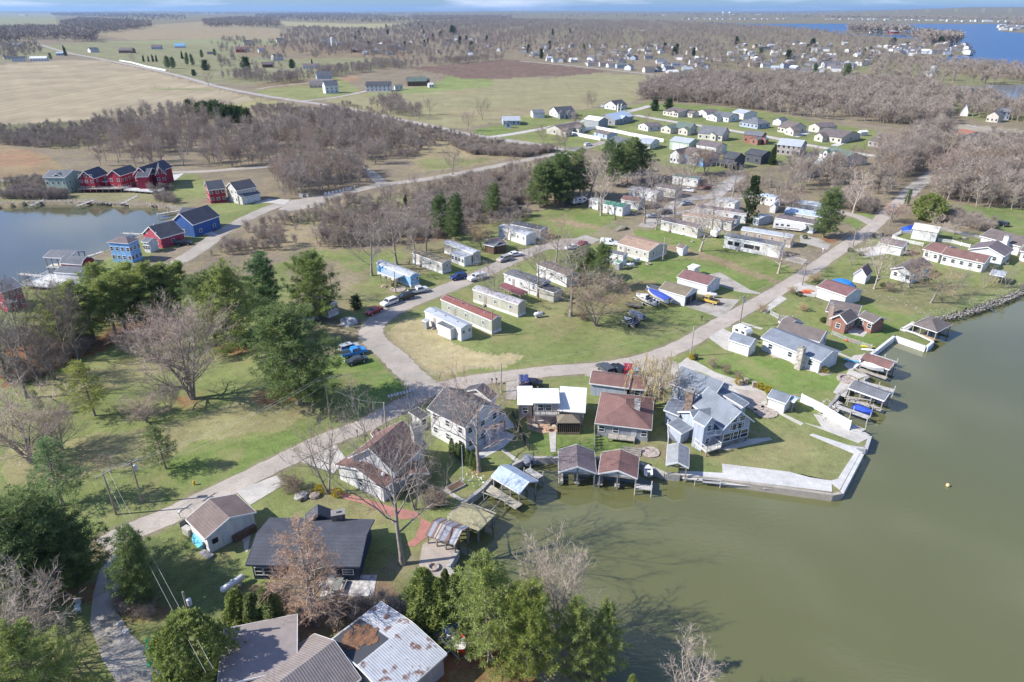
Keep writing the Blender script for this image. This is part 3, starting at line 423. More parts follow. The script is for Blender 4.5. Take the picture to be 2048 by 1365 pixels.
for nm, pts, wd, m, z in ROADL: ribbon(nm, pts, wd, m, z)
TRK = mat('gravel', (.3, .25, .17), .95)
for pts in ([(776, 690), (800, 716), (840, 742), (880, 754)], [(783, 686), (806, 711), (846, 736), (890, 748)], [(676, 566), (710, 582), (752, 598)], [(669, 574), (700, 588), (740, 602)], [(1665, 830), (1600, 790), (1545, 812)], [(1420, 800), (1478, 850), (1520, 870)], [(735, 673), (690, 662), (640, 652), (600, 645)], [(738, 667), (694, 655), (648, 645)]): ribbon('wheel_track', pts, .45, TRK, .012)
for nm, m, pts, tl, z in PADS:
    P = atn(pts, tl); ar = sum(a.x * b_.y - b_.x * a.y for a, b_ in zip(P, P[1:] + P[:1]))
    if ar < 0: P.reverse()
    MB().prism([(p.x, p.y) for p in P], -.1, z).build(nm, m)['kind'] = 'structure'
# ---------------------------------------------------------------- water
def water_mat(name, c, rough, bs, spec=.5):
    m = bpy.data.materials.new(name); m.use_nodes = True; N = m.node_tree.nodes; L = m.node_tree.links.new; b = N['Principled BSDF']
    b.inputs['Roughness'].default_value = rough; b.inputs['IOR'].default_value = 1.4; b.inputs['Specular IOR Level'].default_value = spec
    g = N.new('ShaderNodeNewGeometry'); x = N.new('ShaderNodeTexNoise'); x.inputs['Scale'].default_value = .012; x.inputs['Detail'].default_value = 4; L(g.outputs['Position'], x.inputs['Vector'])
    r = N.new('ShaderNodeMixRGB'); L(x.outputs[0], r.inputs[0]); r.inputs[1].default_value = rgba([q * .9 for q in c]); r.inputs[2].default_value = rgba([q * 1.1 for q in c]); L(r.outputs[0], b.inputs['Base Color'])
    y = N.new('ShaderNodeTexNoise'); y.inputs['Scale'].default_value = 1.6; y.inputs['Detail'].default_value = 4; mp_ = N.new('ShaderNodeMapping'); mp_.inputs['Scale'].default_value = (.5, 1.3, 1); mp_.inputs['Rotation'].default_value = (0, 0, R(25)); L(g.outputs['Position'], mp_.inputs[0]); L(mp_.outputs[0], y.inputs['Vector'])
    bp = N.new('ShaderNodeBump'); bp.inputs['Strength'].default_value = bs; bp.inputs['Distance'].default_value = .08; L(y.outputs[0], bp.inputs['Height']); L(bp.outputs[0], b.inputs['Normal']); return m
def sheet(name, pts, z, m):
    b = MB(); b.face([(p[0], p[1], z) for p in pts]); o = b.build(name, m); o['kind'] = 'structure'; return o
WL = -1.15
x0 = at(1024, 1800); x1 = at(3800, 470)
sheet('lake_water', [(-32, 20), (600, 20), (600, 420), (60, 420), (60, 140), (-32, 90)], WL, water_mat('lake_water', (.13, .134, .055), .05, .1, 1))
sheet('bay_water', [(-520, 100), (-75, 125), (-115, 262), (-520, 300)], WL, water_mat('bay_water', (.11, .11, .06), .04, .08, .9))
a0, a1, a2, a3 = at(1300, 41), at(3600, 41), at(3600, 170), at(1500, 90)
sheet('far_lake_water', [(500, 760), (4000, 740), (9000, 4300), (9000, 5200), (900, 4600), (600, 2000)], -1.3, water_mat('far_lake_water', (.012, .06, .17), .3, .5, .35))
sheet('marsh_water', [(400, 560), (760, 560), (760, 800), (400, 800)], -.7, water_mat('marsh_water', (.12, .13, .13), .15, .2)); sheet('marsh_water', [(190, 325), (260, 325), (260, 375), (190, 375)], -.6, water_mat('marsh_water2', (.1, .11, .1), .1, .2))
# ================================================================ BUILDINGS
PANE_N = [0]
class House:
    def __init__(s, label, cat='house', name=None, group=None):
        s.root = None; s.a = (name or cat.replace(' ', '_'), label, cat, group)
    def _root(s, p):
        if s.root is None:
            s.root = empty(s.a[0], (p.x, p.y, 0)); tag(s.root, s.a[1], s.a[2], s.a[3])
        return s.root
    def body(s, t, A, B, C, ez=2.8, rise=1.4, ax='x', wall='white', roof='gray', o=.35, win=None, door=None, gar=None, far=False, kind='gable', R_=None, z0=0, th=.14, open_=False, posts=3, wing=None, skirt=None, extra=None, trim=TRIM, wh=1.25, ww=1.1, base=0):
        a, b = at(A[0], A[1], ez, t), at(B[0], B[1], ez, t); u = (b - a); u.z = 0; L = u.length; u.normalize(); n = Vector((-u.y, u.x, 0))
        if isinstance(C, (tuple, list)): D = (at(C[0], C[1], ez, t) - a).dot(n)
        else: D = C
        if D < 0: a, b, u, n, D = a + n * D, b + n * D, u, n, -D
        D = max(D, 1.2); ang = math.atan2(u.y, u.x); r = s._root(a + u * L / 2 + n * D / 2); fx = (a.x - r.location.x, a.y - r.location.y, 0, ang)
        if R_ is not None:
            e = a + (u * L / 2 if ax == 'y' else n * D / 2); rise = max(.4, height_for(e.x, e.y, R_[1], t) - ez)
        s.last = (fx, L, D, ez, rise, ax, o); M = lambda: MB().frame(fx[0], fx[1], fx[2], fx[3])
        S, Lr = (D, L) if ax == 'x' else (L, D)                 # span, length along the ridge
        prof = {'gable': [(0, ez), (S / 2, ez + rise), (S, ez)], 'gambrel': [(0, ez), (S * .2, ez + rise * .68), (S / 2, ez + rise), (S * .8, ez + rise * .68), (S, ez)], 'shed': [(0, ez), (S, ez + rise)], 'shedb': [(0, ez + rise), (S, ez)],
                'round': [(S * k / 8, ez + rise * math.sin(math.pi * k / 8)) for k in range(9)], 'hip': None}[kind]
        def P(al, sp, z): return (al, sp, z) if ax == 'x' else (sp, al, z)
        b_ = M()
        if kind == 'hip':
            h = min(L, D) / 2; q = [(0, 0), (L, 0), (L, D), (0, D)]
            r1, r2 = ((h, D / 2), (L - h, D / 2)) if L >= D else ((L / 2, h), (L / 2, D - h)); zt = ez + rise
            fs = [(0, 1, 'r2', 'r1'), (1, 2, 'r2'), (2, 3, 'r1', 'r2'), (3, 0, 'r1')] if L >= D else [(0, 1, 'r1'), (1, 2, 'r2', 'r1'), (2, 3, 'r2'), (3, 0, 'r1', 'r2')]
            dd = {'r1': (*r1, zt), 'r2': (*r2, zt)}
            for f in fs: b_.face([dd[k] if isinstance(k, str) else (*q[k], ez) for k in f])
            b_.face([(0, D, ez - .12), (L, D, ez - .12), (L, 0, ez - .12), (0, 0, ez - .12)])
            for k in range(4): c, d = q[k], q[(k + 1) % 4]; b_.face([(*c, ez - .12), (*d, ez - .12), (*d, ez), (*c, ez)])
        else:
            for (s0, z0_), (s1, z1_) in zip(prof, prof[1:]):
                top = [(0, s0, z0_ + th), (Lr, s0, z0_ + th), (Lr, s1, z1_ + th), (0, s1, z1_ + th)]; bot = [(q[0], q[1], q[2] - th) for q in top]
                tp = [P(*q) for q in top]; bt = [P(*q) for q in bot]; sl = math.hypot(s1 - s0, z1_ - z0_); uv = [(0, 0), (Lr, 0), (Lr, sl), (0, sl)]
                if ax != 'x': tp.reverse(); bt.reverse(); uv.reverse()
                b_.face(tp, uv); b_.face(bt[::-1])
                for k in range(4): b_.face([bt[k], bt[(k + 1) % 4], tp[(k + 1) % 4], tp[k]])
        rm = roofm(roof) if isinstance(roof, str) else roof; rf = b_.build('roof', rm, r)
        # fascia boards along eaves and rakes
        if trim and not far:
            tb = M()
            if kind == 'hip':
                for x0_, x1_, y0_, y1_ in ((-.03, L + .03, -.05, -.003), (-.03, L + .03, D + .003, D + .05), (-.05, -.003, -.003, D + .003), (L + .003, L + .05, -.003, D + .003)): tb.box(x0_, x1_, y0_, y1_, ez - .17, ez - .01)
            else:
                for e0, e1 in ((-.06, -.004), (Lr + .004, Lr + .06)):
                    for (s0, z0_), (s1, z1_) in zip(prof, prof[1:]):
                        q = [P(e, sp, z) for e in (e0, e1) for sp, z in ((s0, z0_ - .12), (s1, z1_ - .12), (s1, z1_ + th + .015), (s0, z0_ + th + .015))]
                        for f in ((0, 1, 2, 3), (7, 6, 5, 4), (0, 4, 5, 1), (2, 6, 7, 3), (1, 5, 6, 2), (0, 3, 7, 4)): tb.face([q[k] for k in f])
                for sp0, sp1, zz in ((-.06, -.004, prof[0][1]), (S + .004, S + .06, prof[-1][1])):
                    p0, p1 = P(0, sp0, 0), P(Lr, sp1, 0); tb.box(min(p0[0], p1[0]), max(p0[0], p1[0]), min(p0[1], p1[1]), max(p0[1], p1[1]), zz - .14, zz + th - .02)
            tb.build('fascia', trim, r)
        if open_:
            nx, ny = posts if isinstance(posts, tuple) else (posts, 2); zb = -2.4 if base < 0 else 0
            for i in range(nx):
                for j in range(ny):
                    x_, y_ = o + (L - 2 * o) * i / (nx - 1), o + (D - 2 * o) * j / (ny - 1)
                    sp = (y_ if ax == 'x' else x_); zt = ez
                    if kind != 'hip':
                        for (s0, z0_), (s1, z1_) in zip(prof, prof[1:]):
                            if s0 <= sp <= s1 + 1e-6: zt = z0_ + (z1_ - z0_) * (sp - s0) / (s1 - s0)
                    pb = M(); pb.box(x_ - .1, x_ + .1, y_ - .1, y_ + .1, zb, zt - .01); pb.build('post', WOODG, r)
            for y_ in (o, D - o): pb = M(); pb.box(o + .1, L - o - .1, y_ - .06, y_ + .06, min(ez, prof[0][1] if prof else ez) - .32, min(ez, prof[0][1] if prof else ez) - .05); pb.build('beam', WOODG, r)
        else:
            def zu(sp):
                if kind == 'hip': return ez - .12
                for (s0, z0_), (s1, z1_) in zip(prof, prof[1:]):
                    if s0 - 1e-6 <= sp <= s1 + 1e-6: return z0_ + (z1_ - z0_) * (sp - s0) / (s1 - s0) + .002
            oo = min(o, S * .2, Lr * .2); pr = [(oo, zu(oo))] + ([(q[0], q[1] + .002) for q in prof[1:-1] if oo < q[0] < S - oo] if prof else []) + [(S - oo, zu(S - oo))]
            wb = M(); sk = skirt or 0; zb = base if base > 0 else 0
            def pan(al):
                pts = [P(al, pr[0][0], zb)] + [P(al, q[0], q[1]) for q in pr] + [P(al, pr[-1][0], zb)]; return pts
            e0, e1 = pan(oo), pan(Lr - oo)
            if ax == 'x': wb.face(e0); wb.face(e1[::-1])
            else: wb.face(e0[::-1]); wb.face(e1)
            for k in (0, len(e0) - 2):
                q = [e0[k], e0[k + 1], e1[k + 1], e1[k]]; wb.face(q)
            wb.build('wall', wallm(wall), r)
            if skirt:
                kb = M(); kb.box(oo - .04, L - oo + .04, oo - .04, D - oo + .04, 0, .75); kb.build('skirting', mat('siding', (.72, .72, .7)), r)
            nf = {'f': L, 'b': L, 'l': D, 'r': D}; st = [1.0] if ez < 4.6 else [.95, 3.6]
            if win is None: win = {'f': max(1, int(L / 3.2)), 'l': 1, 'r': max(1, int(D / 3.8))}
            for side, cnt in win.items():
                at_ = side.endswith('+'); sd = side[0]; W = nf[sd]
                spots = [(W * (k + .5) / cnt, z + (.7 if skirt else 0)) for k in range(cnt) for z in (st if not at_ else st + [ez + rise * .18])]
                for (uu, z) in spots:
                    if door is not None and sd == 'f' and abs(uu - door * L) < 1.1 and z < 2: continue
                    if gar is not None and sd == gar[0] and abs(uu - gar[1] * W) < gar[2] / 2 + .5 and z < 2.4: continue
                    s._window(M(), r, sd, uu, z, ww, wh, L, D, oo, far)
            if door is not None: s._panel(M(), r, 'f', door * L, 0.15 + (.6 if skirt else 0), .95, 2.05, L, D, oo, 'door', mat('paint_door', (.5, .5, .5) if wall != 'white' else (.25, .2, .2), .6))
            if gar is not None:
                for gk in ([gar[1]] if not isinstance(gar[1], (list, tuple)) else gar[1]): s._panel(M(), r, gar[0], gk * nf[gar[0]], .04, gar[2], min(2.3, ez - .5) if len(gar) < 4 else gar[3], L, D, oo, 'garage_door', mat('siding', (.75, .75, .74)) if len(gar) < 5 else mat('dark', gar[4]))
        return s
    def _face(s, sd, uu, L, D, o, d0, d1, w_, z0_, z1_):
        if sd == 'f': return (uu - w_ / 2, uu + w_ / 2, o - d1, o - d0, z0_, z1_)
        if sd == 'b': return (uu - w_ / 2, uu + w_ / 2, D - o + d0, D - o + d1, z0_, z1_)
        if sd == 'l': return (o - d1, o - d0, uu - w_ / 2, uu + w_ / 2, z0_, z1_)
        return (L - o + d0, L - o + d1, uu - w_ / 2, uu + w_ / 2, z0_, z1_)
    def _window(s, m, r, sd, uu, z, w_, h, L, D, o, far):
        g = MB(); g.fr = m.fr
        if far: m.box(*s._face(sd, uu, L, D, o, .003, .05, w_, z, z + h)); m.build('window', GLASS, r); return
        t = .09
        for x0_, x1_, z0_, z1_ in ((-w_ / 2, w_ / 2, 0, t), (-w_ / 2, w_ / 2, h - t, h), (-w_ / 2, -w_ / 2 + t, t, h - t), (w_ / 2 - t, w_ / 2, t, h - t), (-w_ / 2 + t, w_ / 2 - t, h / 2 - .03, h / 2 + .03)):
            m.box(*s._face(sd, uu + (x0_ + x1_) / 2, L, D, o, .003, .07, x1_ - x0_, z + z0_, z + z1_))
        f = m.build('window', TRIM, r); g.box(*s._face(sd, uu, L, D, o, .002, .03, w_ - .02, z + .02, z + h - .02)); g.build('pane', GLASS, f)
    def _panel(s, m, r, sd, uu, z, w_, h, L, D, o, nm, mt):
        m.box(*s._face(sd, uu, L, D, o, .004, .05, w_, z, z + h)); d = m.build(nm, mt, r)
        if nm == 'garage_door':
            return
        g = MB(); g.fr = m.fr; g.box(*s._face(sd, uu + w_ * .36, L, D, o, .052, .11, .07, z + .95, z + 1.05)); g.build('handle', STEEL, d)
    def M(s): fx = s.last[0]; return MB().frame(*fx)
    def chimney(s, t, px, py, w_=.9, d=1.1, h=None, m='stone', c=(.42, .38, .34), ztop=None):
        z = ztop or (s.last[3] + s.last[4] + .9); p = at(px, py, z, t); r = s.root; x, y = p.x - r.location.x, p.y - r.location.y
        b = MB().frame(x, y, 0, s.last[0][3]); b.box(-w_ / 2, w_ / 2, -d / 2, d / 2, 0, z); ch = b.build('chimney', mat(m, c), r)
        g = MB().frame(x, y, 0, s.last[0][3]); g.box(-w_ / 2 - .08, w_ / 2 + .08, -d / 2 - .08, d / 2 + .08, z + .002, z + .12); g.box(-.2, .2, -.2, .2, z + .122, z + .4); g.build('cap', mat('concrete', (.3, .29, .27)), ch); return s
    def deck(s, t, A, B, C, z=.6, rail=True, m=None, planks=None, base=0, rc=TRIM, name='deck', rsides='frl'):
        a, b = at(A[0], A[1], z, t), at(B[0], B[1], z, t); u = b - a; u.z = 0; L = u.length; u.normalize(); n = Vector((-u.y, u.x, 0)); D = (at(C[0], C[1], z, t) - a).dot(n) if isinstance(C, tuple) else C
        if D < 0: a = a + n * D; D = -D
        r = s._root(a); F = (a.x - r.location.x, a.y - r.location.y, 0, math.atan2(u.y, u.x)); k = MB().frame(*F); k.box(0, L, 0, D, z - .16, z)
        d = k.build(name, m or mat('planks', (.4, .36, .31), .9), r); 
        for i in range(max(2, int(L / 2.4) + 1)):
            for y_ in (.1, D - .1): x_ = .1 + (L - .2) * i / (max(2, int(L / 2.4) + 1) - 1); g = MB().frame(*F); g.box(x_ - .08, x_ + .08, y_ - .08, y_ + .08, base, z - .162); g.build('post', WOODG, d)
        if rail:
            h = MB().frame(*F); sides = {'f': ((0.03, 0.03), (L - .03, 0.03)), 'r': ((L - .03, .03), (L - .03, D - .03)), 'l': ((.03, .03), (.03, D - .03)), 'b': ((.03, D - .03), (L - .03, D - .03))}
            for q in rsides:
                (xa, ya), (xb, yb) = sides[q]; W = math.hypot(xb - xa, yb - ya); kx, ky = (xb - xa) / W, (yb - ya) / W
                for zz in (.1, .92):
                    if kx: h.box(xa, xb, ya - .03, ya + .03, z + zz, z + zz + .07)
                    else: h.box(xa - .03, xa + .03, ya, yb, z + zz, z + zz + .07)
                for i in range(int(W / .3) + 1):
                    e = i * W / max(1, int(W / .3)); f = .05 if i % 7 == 0 else .018; h.box(xa + kx * e - f, xa + kx * e + f, ya + ky * e - f, ya + ky * e + f, z + .002, z + (1.05 if i % 7 == 0 else .92))
            h.build('railing', rc, d)
        return s
H = House
# ---- the near shore
h = H('white block garage under a low brown-grey gable roof, beside the road end at lower left', 'garage')
h.body('v', (275, 545), (740, 300), (95, 365), 2.9, ax='y', roof='tan', R_=(485, 350), win={}, o=.3)
s_ = h.M(); s_.box(.9, 1.7, .22, .29, 1.3, 2.1); s_.build('window', DARK, h.root); s_ = h.M(); s_.box(2.4, 3.3, .2, .29, .1, 2.1); s_.build('door', mat('paint_door', (.6, .62, .66)), h.root)
s_ = h.M(); s_.box(3.6, 7.0, -.35, .24, .0, 1.1); s_.build('firewood_bin', mat('wood', (.16, .1, .07)), h.root)
h = H('navy ranch house with a wide dark shingle roof behind the pinkish twiggy tree')
h.body('v', (645, 778), (1682, 797), (790, 350), 2.9, 1.25, roof='navy', wall='navy', win={'l': 1}, o=.5, trim=mat('paint_trim', (.06, .07, .1), .6))
for k in (1.3, 2.5, 3.7): h._window(h.M(), h.root, 'f', k, .75, 1.15, 1.35, h.last[1], h.last[2], .5, False)
for k in (.88, .6): h._window(h.M(), h.root, 'f', h.last[1] * k, 1.1, 1.5, 1.0, h.last[1], h.last[2], .5, False)
h._panel(h.M(), h.root, 'f', h.last[1] * .72, .1, 1.0, 2.05, h.last[1], h.last[2], .5, 'door', TRIM)
h.body('v', (1190, 400), (1430, 360), (1280, 300), 2.95, 1.3, 'y', 'navy', 'navy', win={}, th=.1, trim=mat('paint_trim', (.06, .07, .1), .6)); h.chimney('v', 1483, 300, 1.8, 1.2, m='stone', c=(.2, .17, .15), ztop=4.2)
h = H('taupe metal shed-roofed workshop with a steep seamed wing, cut by the bottom edge', 'workshop')
h.body('w', (130, 905), (722, 775), (805, 368), 3.7, .25, wall='gray', roof='plaintan', kind='shed', win={}, gar=('f', (.42, .82), 2.6, 2.6, (.28, .26, .24)), o=.25)
h.body('w', (1200, 850), (850, 520), 14.0, 3.0, 2.3, 'y', 'gray', 'mtan', win={'r': 2}, o=.25)
h = H('long low building with a rust-patched white metal roof and one dark tarred bay', 'outbuilding')
h.body('w', (1838, 668), (1350, 280), (955, 585), 3.2, .7, 'y', 'taupe', 'whitepatch', win={'f': 1}, o=.3)
L0, D0 = h.last[1], h.last[2]; sl = .7 / (L0 / 2)
k = h.M(); zt = lambda x: 3.2 + .14 + (L0 - x) * sl + .012
q = lambda x, y: (x, y, zt(x)); k.face([q(L0 * .52, D0 * .42), q(L0 * .985, D0 * .42), q(L0 * .985, D0 * .995), q(L0 * .52, D0 * .995)]); k.build('tar_roof_bay', mat('litter', (.06, .065, .075), .8, (.06, .065, .075)), h.root)
k = h.M()
for i in range(80):
    t_, u_ = rng.random(), rng.gauss(0, 1); cx, cy = L0 * (.78 + .07 * rng.gauss(0, 1)), D0 * (.68 + .1 * rng.gauss(0, 1)); cx = min(max(cx, L0 * .55), L0 * .95); cy = min(max(cy, D0 * .45), D0 * .96); n_ = 9; r0 = rng.uniform(.12, .8)
    k.face([(cx + r0 * rng.uniform(.6, 1.1) * math.cos(6.283 * j / n_), cy + r0 * rng.uniform(.6, 1.1) * math.sin(6.283 * j / n_), zt(cx + r0 * math.cos(6.283 * j / n_)) + .01 + .0006 * i) for j in range(n_)])
k.build('leaf_litter', mat('litter', (.22, .115, .065), 1, (.12, .075, .055)), h.root)
# ---- cream/brown house and the big pale one
h = H('white house with steep brown shingle roof and white chimney, behind the bare front trees')
h.body('u', (1210, 600), (1535, 300), 9.0, 4.3, 3.4, 'x', 'white', 'brown', win={'f': 3, 'l': 2}, o=.5, R_=(1000, 345))
h.body('u', (600, 512), (1090, 760), (720, 285), 2.8, 1.5, 'y', 'white', 'brown', win={'f': 1}, o=.45)
h.body('u', (1235, 690), (1560, 600), (1470, 480), 2.6, .9, 'y', 'white', 'brown', open_=True, posts=(4, 2)); h.body('u', (1000, 245), (1110, 215), (1090, 160), 2.9, .9, 'y', 'white', 'brown', win={}); h.chimney('u', 1425, 110, 1.5, 1.5, c=(.72, .71, .68), ztop=8)
h = H('big white house with dark grey roof and balcony, left of the white-roofed house')
h.body('q', (550, 880), (1050, 590), (35, 602), 5.3, 2.4, 'y', 'white', 'dark', R_=(835, 560), win={'l': 3, 'f': 3, 'r': 3}, o=.4)
h.body('q', (900, 500), (1005, 412), (560, 330), 5.2, 1.5, 'x', 'white', 'dark', win={'r': 1}, o=.35); h.body('q', (-60, 760), (60, 690), 3.0, 2.6, .5, 'x', 'white', 'dark', kind='shed', win={'f': 1})
h.deck('q', (815, 890), (1100, 715), 3.2, 3.0, True, mat('planks', (.42, .43, .46)))
h = H('house with bright white metal roof and raised balcony bay over a cluttered tan patio')
WR = mat('painted_metal', (.72, .72, .68), .7)
h.body('q', (1260, 556), (1476, 556), (1256, 365), 2.8, 1.1, 'x', 'taupe', WR, kind='shed', win={'f': 1}, o=.25, trim=None)
h.body('q', (1478, 532), (1842, 534), (1475, 345), 4.5, .25, 'x', 'taupe', WR, kind='shed', win={}, o=.3, trim=None); [h._window(h.M(), h.root, 'f', h.last[1] * k, 2.75, 1.5, 1.5, h.last[1], h.last[2], .3, False) for k in (.32, .55)]
h.body('q', (1808, 638), (2190, 664), (1800, 372), 2.9, 1.2, 'x', 'taupe', WR, kind='shed', win={'f': 1, 'r': 1}, o=.25, trim=None); h.deck('q', (1478, 690), (1835, 695), 1.5, 2.6, True, mat('planks', (.42, .4, .38)), rc=WOODG)
h = H('screened garden gazebo with a tan hipped canvas roof beside the white-roofed house', 'gazebo')
h.body('r', (-38, 795), (284, 795), (270, 676), 2.5, .9, kind='hip', roof='tentan', wall='black', win={}, o=.15, trim=None)
k = h.M()
for i in range(12):
    x_ = .1 + (h.last[1] - .2) * i / 11; k.box(x_ - .03, x_ + .03, .08, .14, 0, 2.4)
k.box(.05, h.last[1] - .05, .06, .14, .0, .5); k.build('frame', mat('wood', (.22, .17, .12)), h.root)
h = H('brown hip-roofed house with tall pale chimney and grey deck steps, right of the gazebo')
h.body('r', (475, 797), (1252, 888), (575, 368), 2.9, 1.9, kind='hip', roof='brown', wall='gray', win={'f': 4, 'l': 1}, o=.5, door=.7); h.chimney('r', 1062, 490, 1.0, 1.0, c=(.6, .58, .53), ztop=5.6)
h.deck('r', (655, 1000), (1020, 1040), 3.0, .8, False); k = h.M()
for i in range(4): k.box(5.2, 8.4, -3.0 - .4 * i, -2.6 - .4 * i, 0, .62 - .16 * i)
k.build('steps', WOODG, h.root)
h = H('long brown-roofed garage row with grey walls between the road and the brown hip-roofed house', 'garage')
h.body('r', (400, 256), (937, 326), (426, 80), 2.7, 1.1, roof='brown', wall='bluegray', win={}, o=.3); h.body('r', (941, 330), (1180, 350), (965, 145), 2.5, .9, roof='brown', wall='gray', win={'f': 1}, o=.3)
# ---- the big blue-grey house
h = H('large blue-grey house with many roof gables and a tall glazed gable facing the lake point')
h.body('s', (160, 157), (338, 42), (470, 345), 3.4, 2.2, 'y', 'bluegray', 'gray', win={'l': 1, 'r': 1}, o=.4)
h.body('s', (625, 556), (890, 488), (370, 335), 4.0, 3.0, 'y', 'bluegray', 'gray', win={}, R_=(785, 403), o=.45)
Lh, Dh, eh, rh = h.last[1], h.last[2], h.last[3], h.last[4]
k = h.M(); k.box(.5, Lh - .5, .36, .444, .0, .9); k.build('stone_base', mat('stone', (.25, .23, .21)), h.root)
for cx, z, w_, h_ in ((1.7, 1.0, 2.2, 1.7), (Lh / 2, 1.0, 2.2, 1.7), (Lh - 1.7, 1.0, 2.2, 1.7), (2.6, 3.1, 1.7, 1.1), (Lh / 2, 3.1, 2.2, 1.1), (Lh - 2.6, 3.1, 1.7, 1.1), (Lh / 2 - .9, 4.6, 1.6, 1.2), (Lh / 2 + .9, 4.6, 1.3, 1.0)): h._window(h.M(), h.root, 'f', cx, z, w_, h_, Lh, Dh, .45, False)
h.body('s', (430, 602), (232, 405), (612, 550), 2.7, 2.6, 'y', 'bluegray', 'gray', win={'f': 1}, o=.4, R_=(340, 368)); h.body('s', (468, 530), (570, 478), (410, 450), 5.2, 1.2, 'y', 'bluegray', 'gray', win={'f': 1}, o=.25)
h.body('s', (270, 592), (366, 540), (185, 500), 2.4, .4, 'x', 'bluegray', 'gray', kind='shed', win={}); h.body('s', (795, 366), (845, 330), (605, 250), 2.8, 1.0, 'x', 'bluegray', 'gray', kind='shed', win={}); h.body('s', (245, 440), (300, 330), (140, 362), 2.6, .5, 'x', 'bluegray', 'gray', kind='shed', win={'f': 1})
h.chimney('s', 350, 215, 1.9, 1.3, c=(.3, .22, .17), ztop=6.6); h.deck('s', (452, 612), (612, 596), 2.2, 2.8, True, mat('planks', (.6, .6, .6))); h.deck('s', (482, 748), (605, 706), 3.2, .9, True, mat('planks', (.5, .47, .4)))
k = h.M()
for i in range(4): k.prism([(Lh - .6 - i * .4, -3.2 - i * .4), (Lh + 2.2 + i * .2, -3.2 - i * .4), (Lh + 4.6 + i * .4, -.8 - i * .1), (Lh + 4.6 + i * .4, 2.2), (Lh - .3, 2.2), (Lh - .3, .42), (Lh - 2.6, .42)], 0 if i else .0, .75 - .18 * i)
k.build('deck_steps', mat('planks', (.36, .42, .52)), h.root)
h = H('green-grey two-pitch boat shelter at the left end of the white seawall walk', 'boathouse'); h.body('s', (137, 857), (330, 884), (140, 690), 1.9, .8, 'y', 'gray', 'mgrayold', open_=True, posts=(2, 3), base=-1)
h = H('long grey-roofed shed with pale walls at the head of the white vinyl fence', 'shed'); h.body('s', (1000, 278), (1160, 335), (1040, 205), 2.3, .9, wall='white', roof='gray', win={}, o=.25); h.body('s', (1182, 302), (1232, 322), (1215, 262), 2.4, .3, 'x', 'white', 'metalb', open_=True, posts=2)
# ---- right of the road
h = H('white ranch house with long grey roof and tall stone chimney, on the lakeside lawn')
h.body('o', (498, 517), (994, 716), (1085, 606), 2.9, 1.3, wall='white', roof='gray', win={'f': 3, 'r': 0}, o=.4); h.chimney('o', 838, 596, 1.3, 1.0, c=(.5, .45, .4), ztop=5.0)
h = H('small grey-roofed white garage in front of the parked camper', 'garage'); h.body('o', (232, 533), (410, 590), (465, 538), 2.6, 1.2, wall='white', roof='gray', win={}, o=.25, gar=('r', .5, 2.4))
h = H('taupe-roofed house tucked behind the long grey-roofed ranch'); h.body('o', (620, 455), (980, 556), (1072, 478), 3.0, 1.5, wall='white', roof='taupe', win={'r': 2}, o=.4); h.body('o', (700, 420), (860, 400), (760, 368), 3.0, 1.0, 'y', 'white', 'taupe', win={})
h = H('red brick house with taupe roof, brick chimney and courtyard patio')
h.body('o', (1062, 360), (1205, 405), (1282, 345), 2.8, 1.3, 'y', 'brick', 'taupe', win={'f': 1, 'r': 2}, R_=(1150, 330), o=.4); h.body('o', (1290, 345), (1420, 400), (1470, 345), 2.8, 1.1, 'x', 'brick', 'taupe', win={'f': 2}, o=.4); h.body('o', (1030, 300), (1290, 352), (1130, 215), 2.8, 1.4, 'x', 'brick', 'taupe', win={}, o=.4); h.chimney('o', 1090, 240, 1.1, 1.0, m='brick', c=(.45, .33, .27), ztop=5.4)
h = H('cream garage with a maroon metal roof and open carport end, beside the blue tarpaulin', 'garage'); h.body('o', (955, 97), (1200, 180), (1320, 122), 2.9, 1.1, wall='white', roof='maroon', win={}, o=.3)
for hl, A, B, C, z, rs, kd, rf in (('hip-roofed brown boathouse standing on timber posts off the point', (1740, 405), (1945, 472), (2042, 395), 1.5, 1.4, 'hip', 'taupe'), ('brown-roofed boathouse sheltering a white boat', (1308, 700), (1550, 780), (1604, 722), 1.5, .8, 'gable', 'brown'), ('grey-roofed boathouse with empty lift beams beside the round stone fire pit', (1213, 930), (1510, 1036), (1568, 970), 1.5, .8, 'gable', 'slate')):
    h = H(hl, 'boathouse'); h.body('o', A, B, C, z, rs, 'x', 'white', rf, open_=True, posts=(4, 2), base=-1, kind=kd, o=.3); k = h.M(); k.box(0, h.last[1], -.7, .5, -.5, -.34); k.box(0, h.last[1], h.last[2] - .6, h.last[2] + .4, -.5, -.34); k.build('walkway', mat('planks', (.42, .38, .33) if kd != 'hip' else (.5, .36, .18)), h.root)
for hl, A, B, C, z, rs, rf in (('dark grey two-slip boathouse, left of the brown-roofed pair', (1140, 280), (1462, 290), (1142, 92), 1.6, 1.2, 'mauve'), ('brown-roofed boathouse with twin outboard motors showing below its eave', (1476, 292), (1812, 335), (1500, 112), 1.6, 1.1, 'brown')):
    h = H(hl, 'boathouse'); h.body('t', A, B, C, z, rs, 'y', 'white', rf, open_=True, posts=(3, 3), base=-1, o=.25); k = h.M(); k.face([(.2, .26, z - .1), (h.last[1] - .2, .26, z - .1), (h.last[1] / 2, .26, z + rs - .12)]); k.build('gable_panel', mat('siding', (.6, .62, .65)), h.root); k = h.M(); k.box(.0, .8, .1, h.last[2], -.6, -.45); k.box(h.last[1] / 2 - .4, h.last[1] / 2 + .4, .1, h.last[2], -.6, -.45); k.build('walkway', mat('planks', (.4, .37, .33)), h.root)
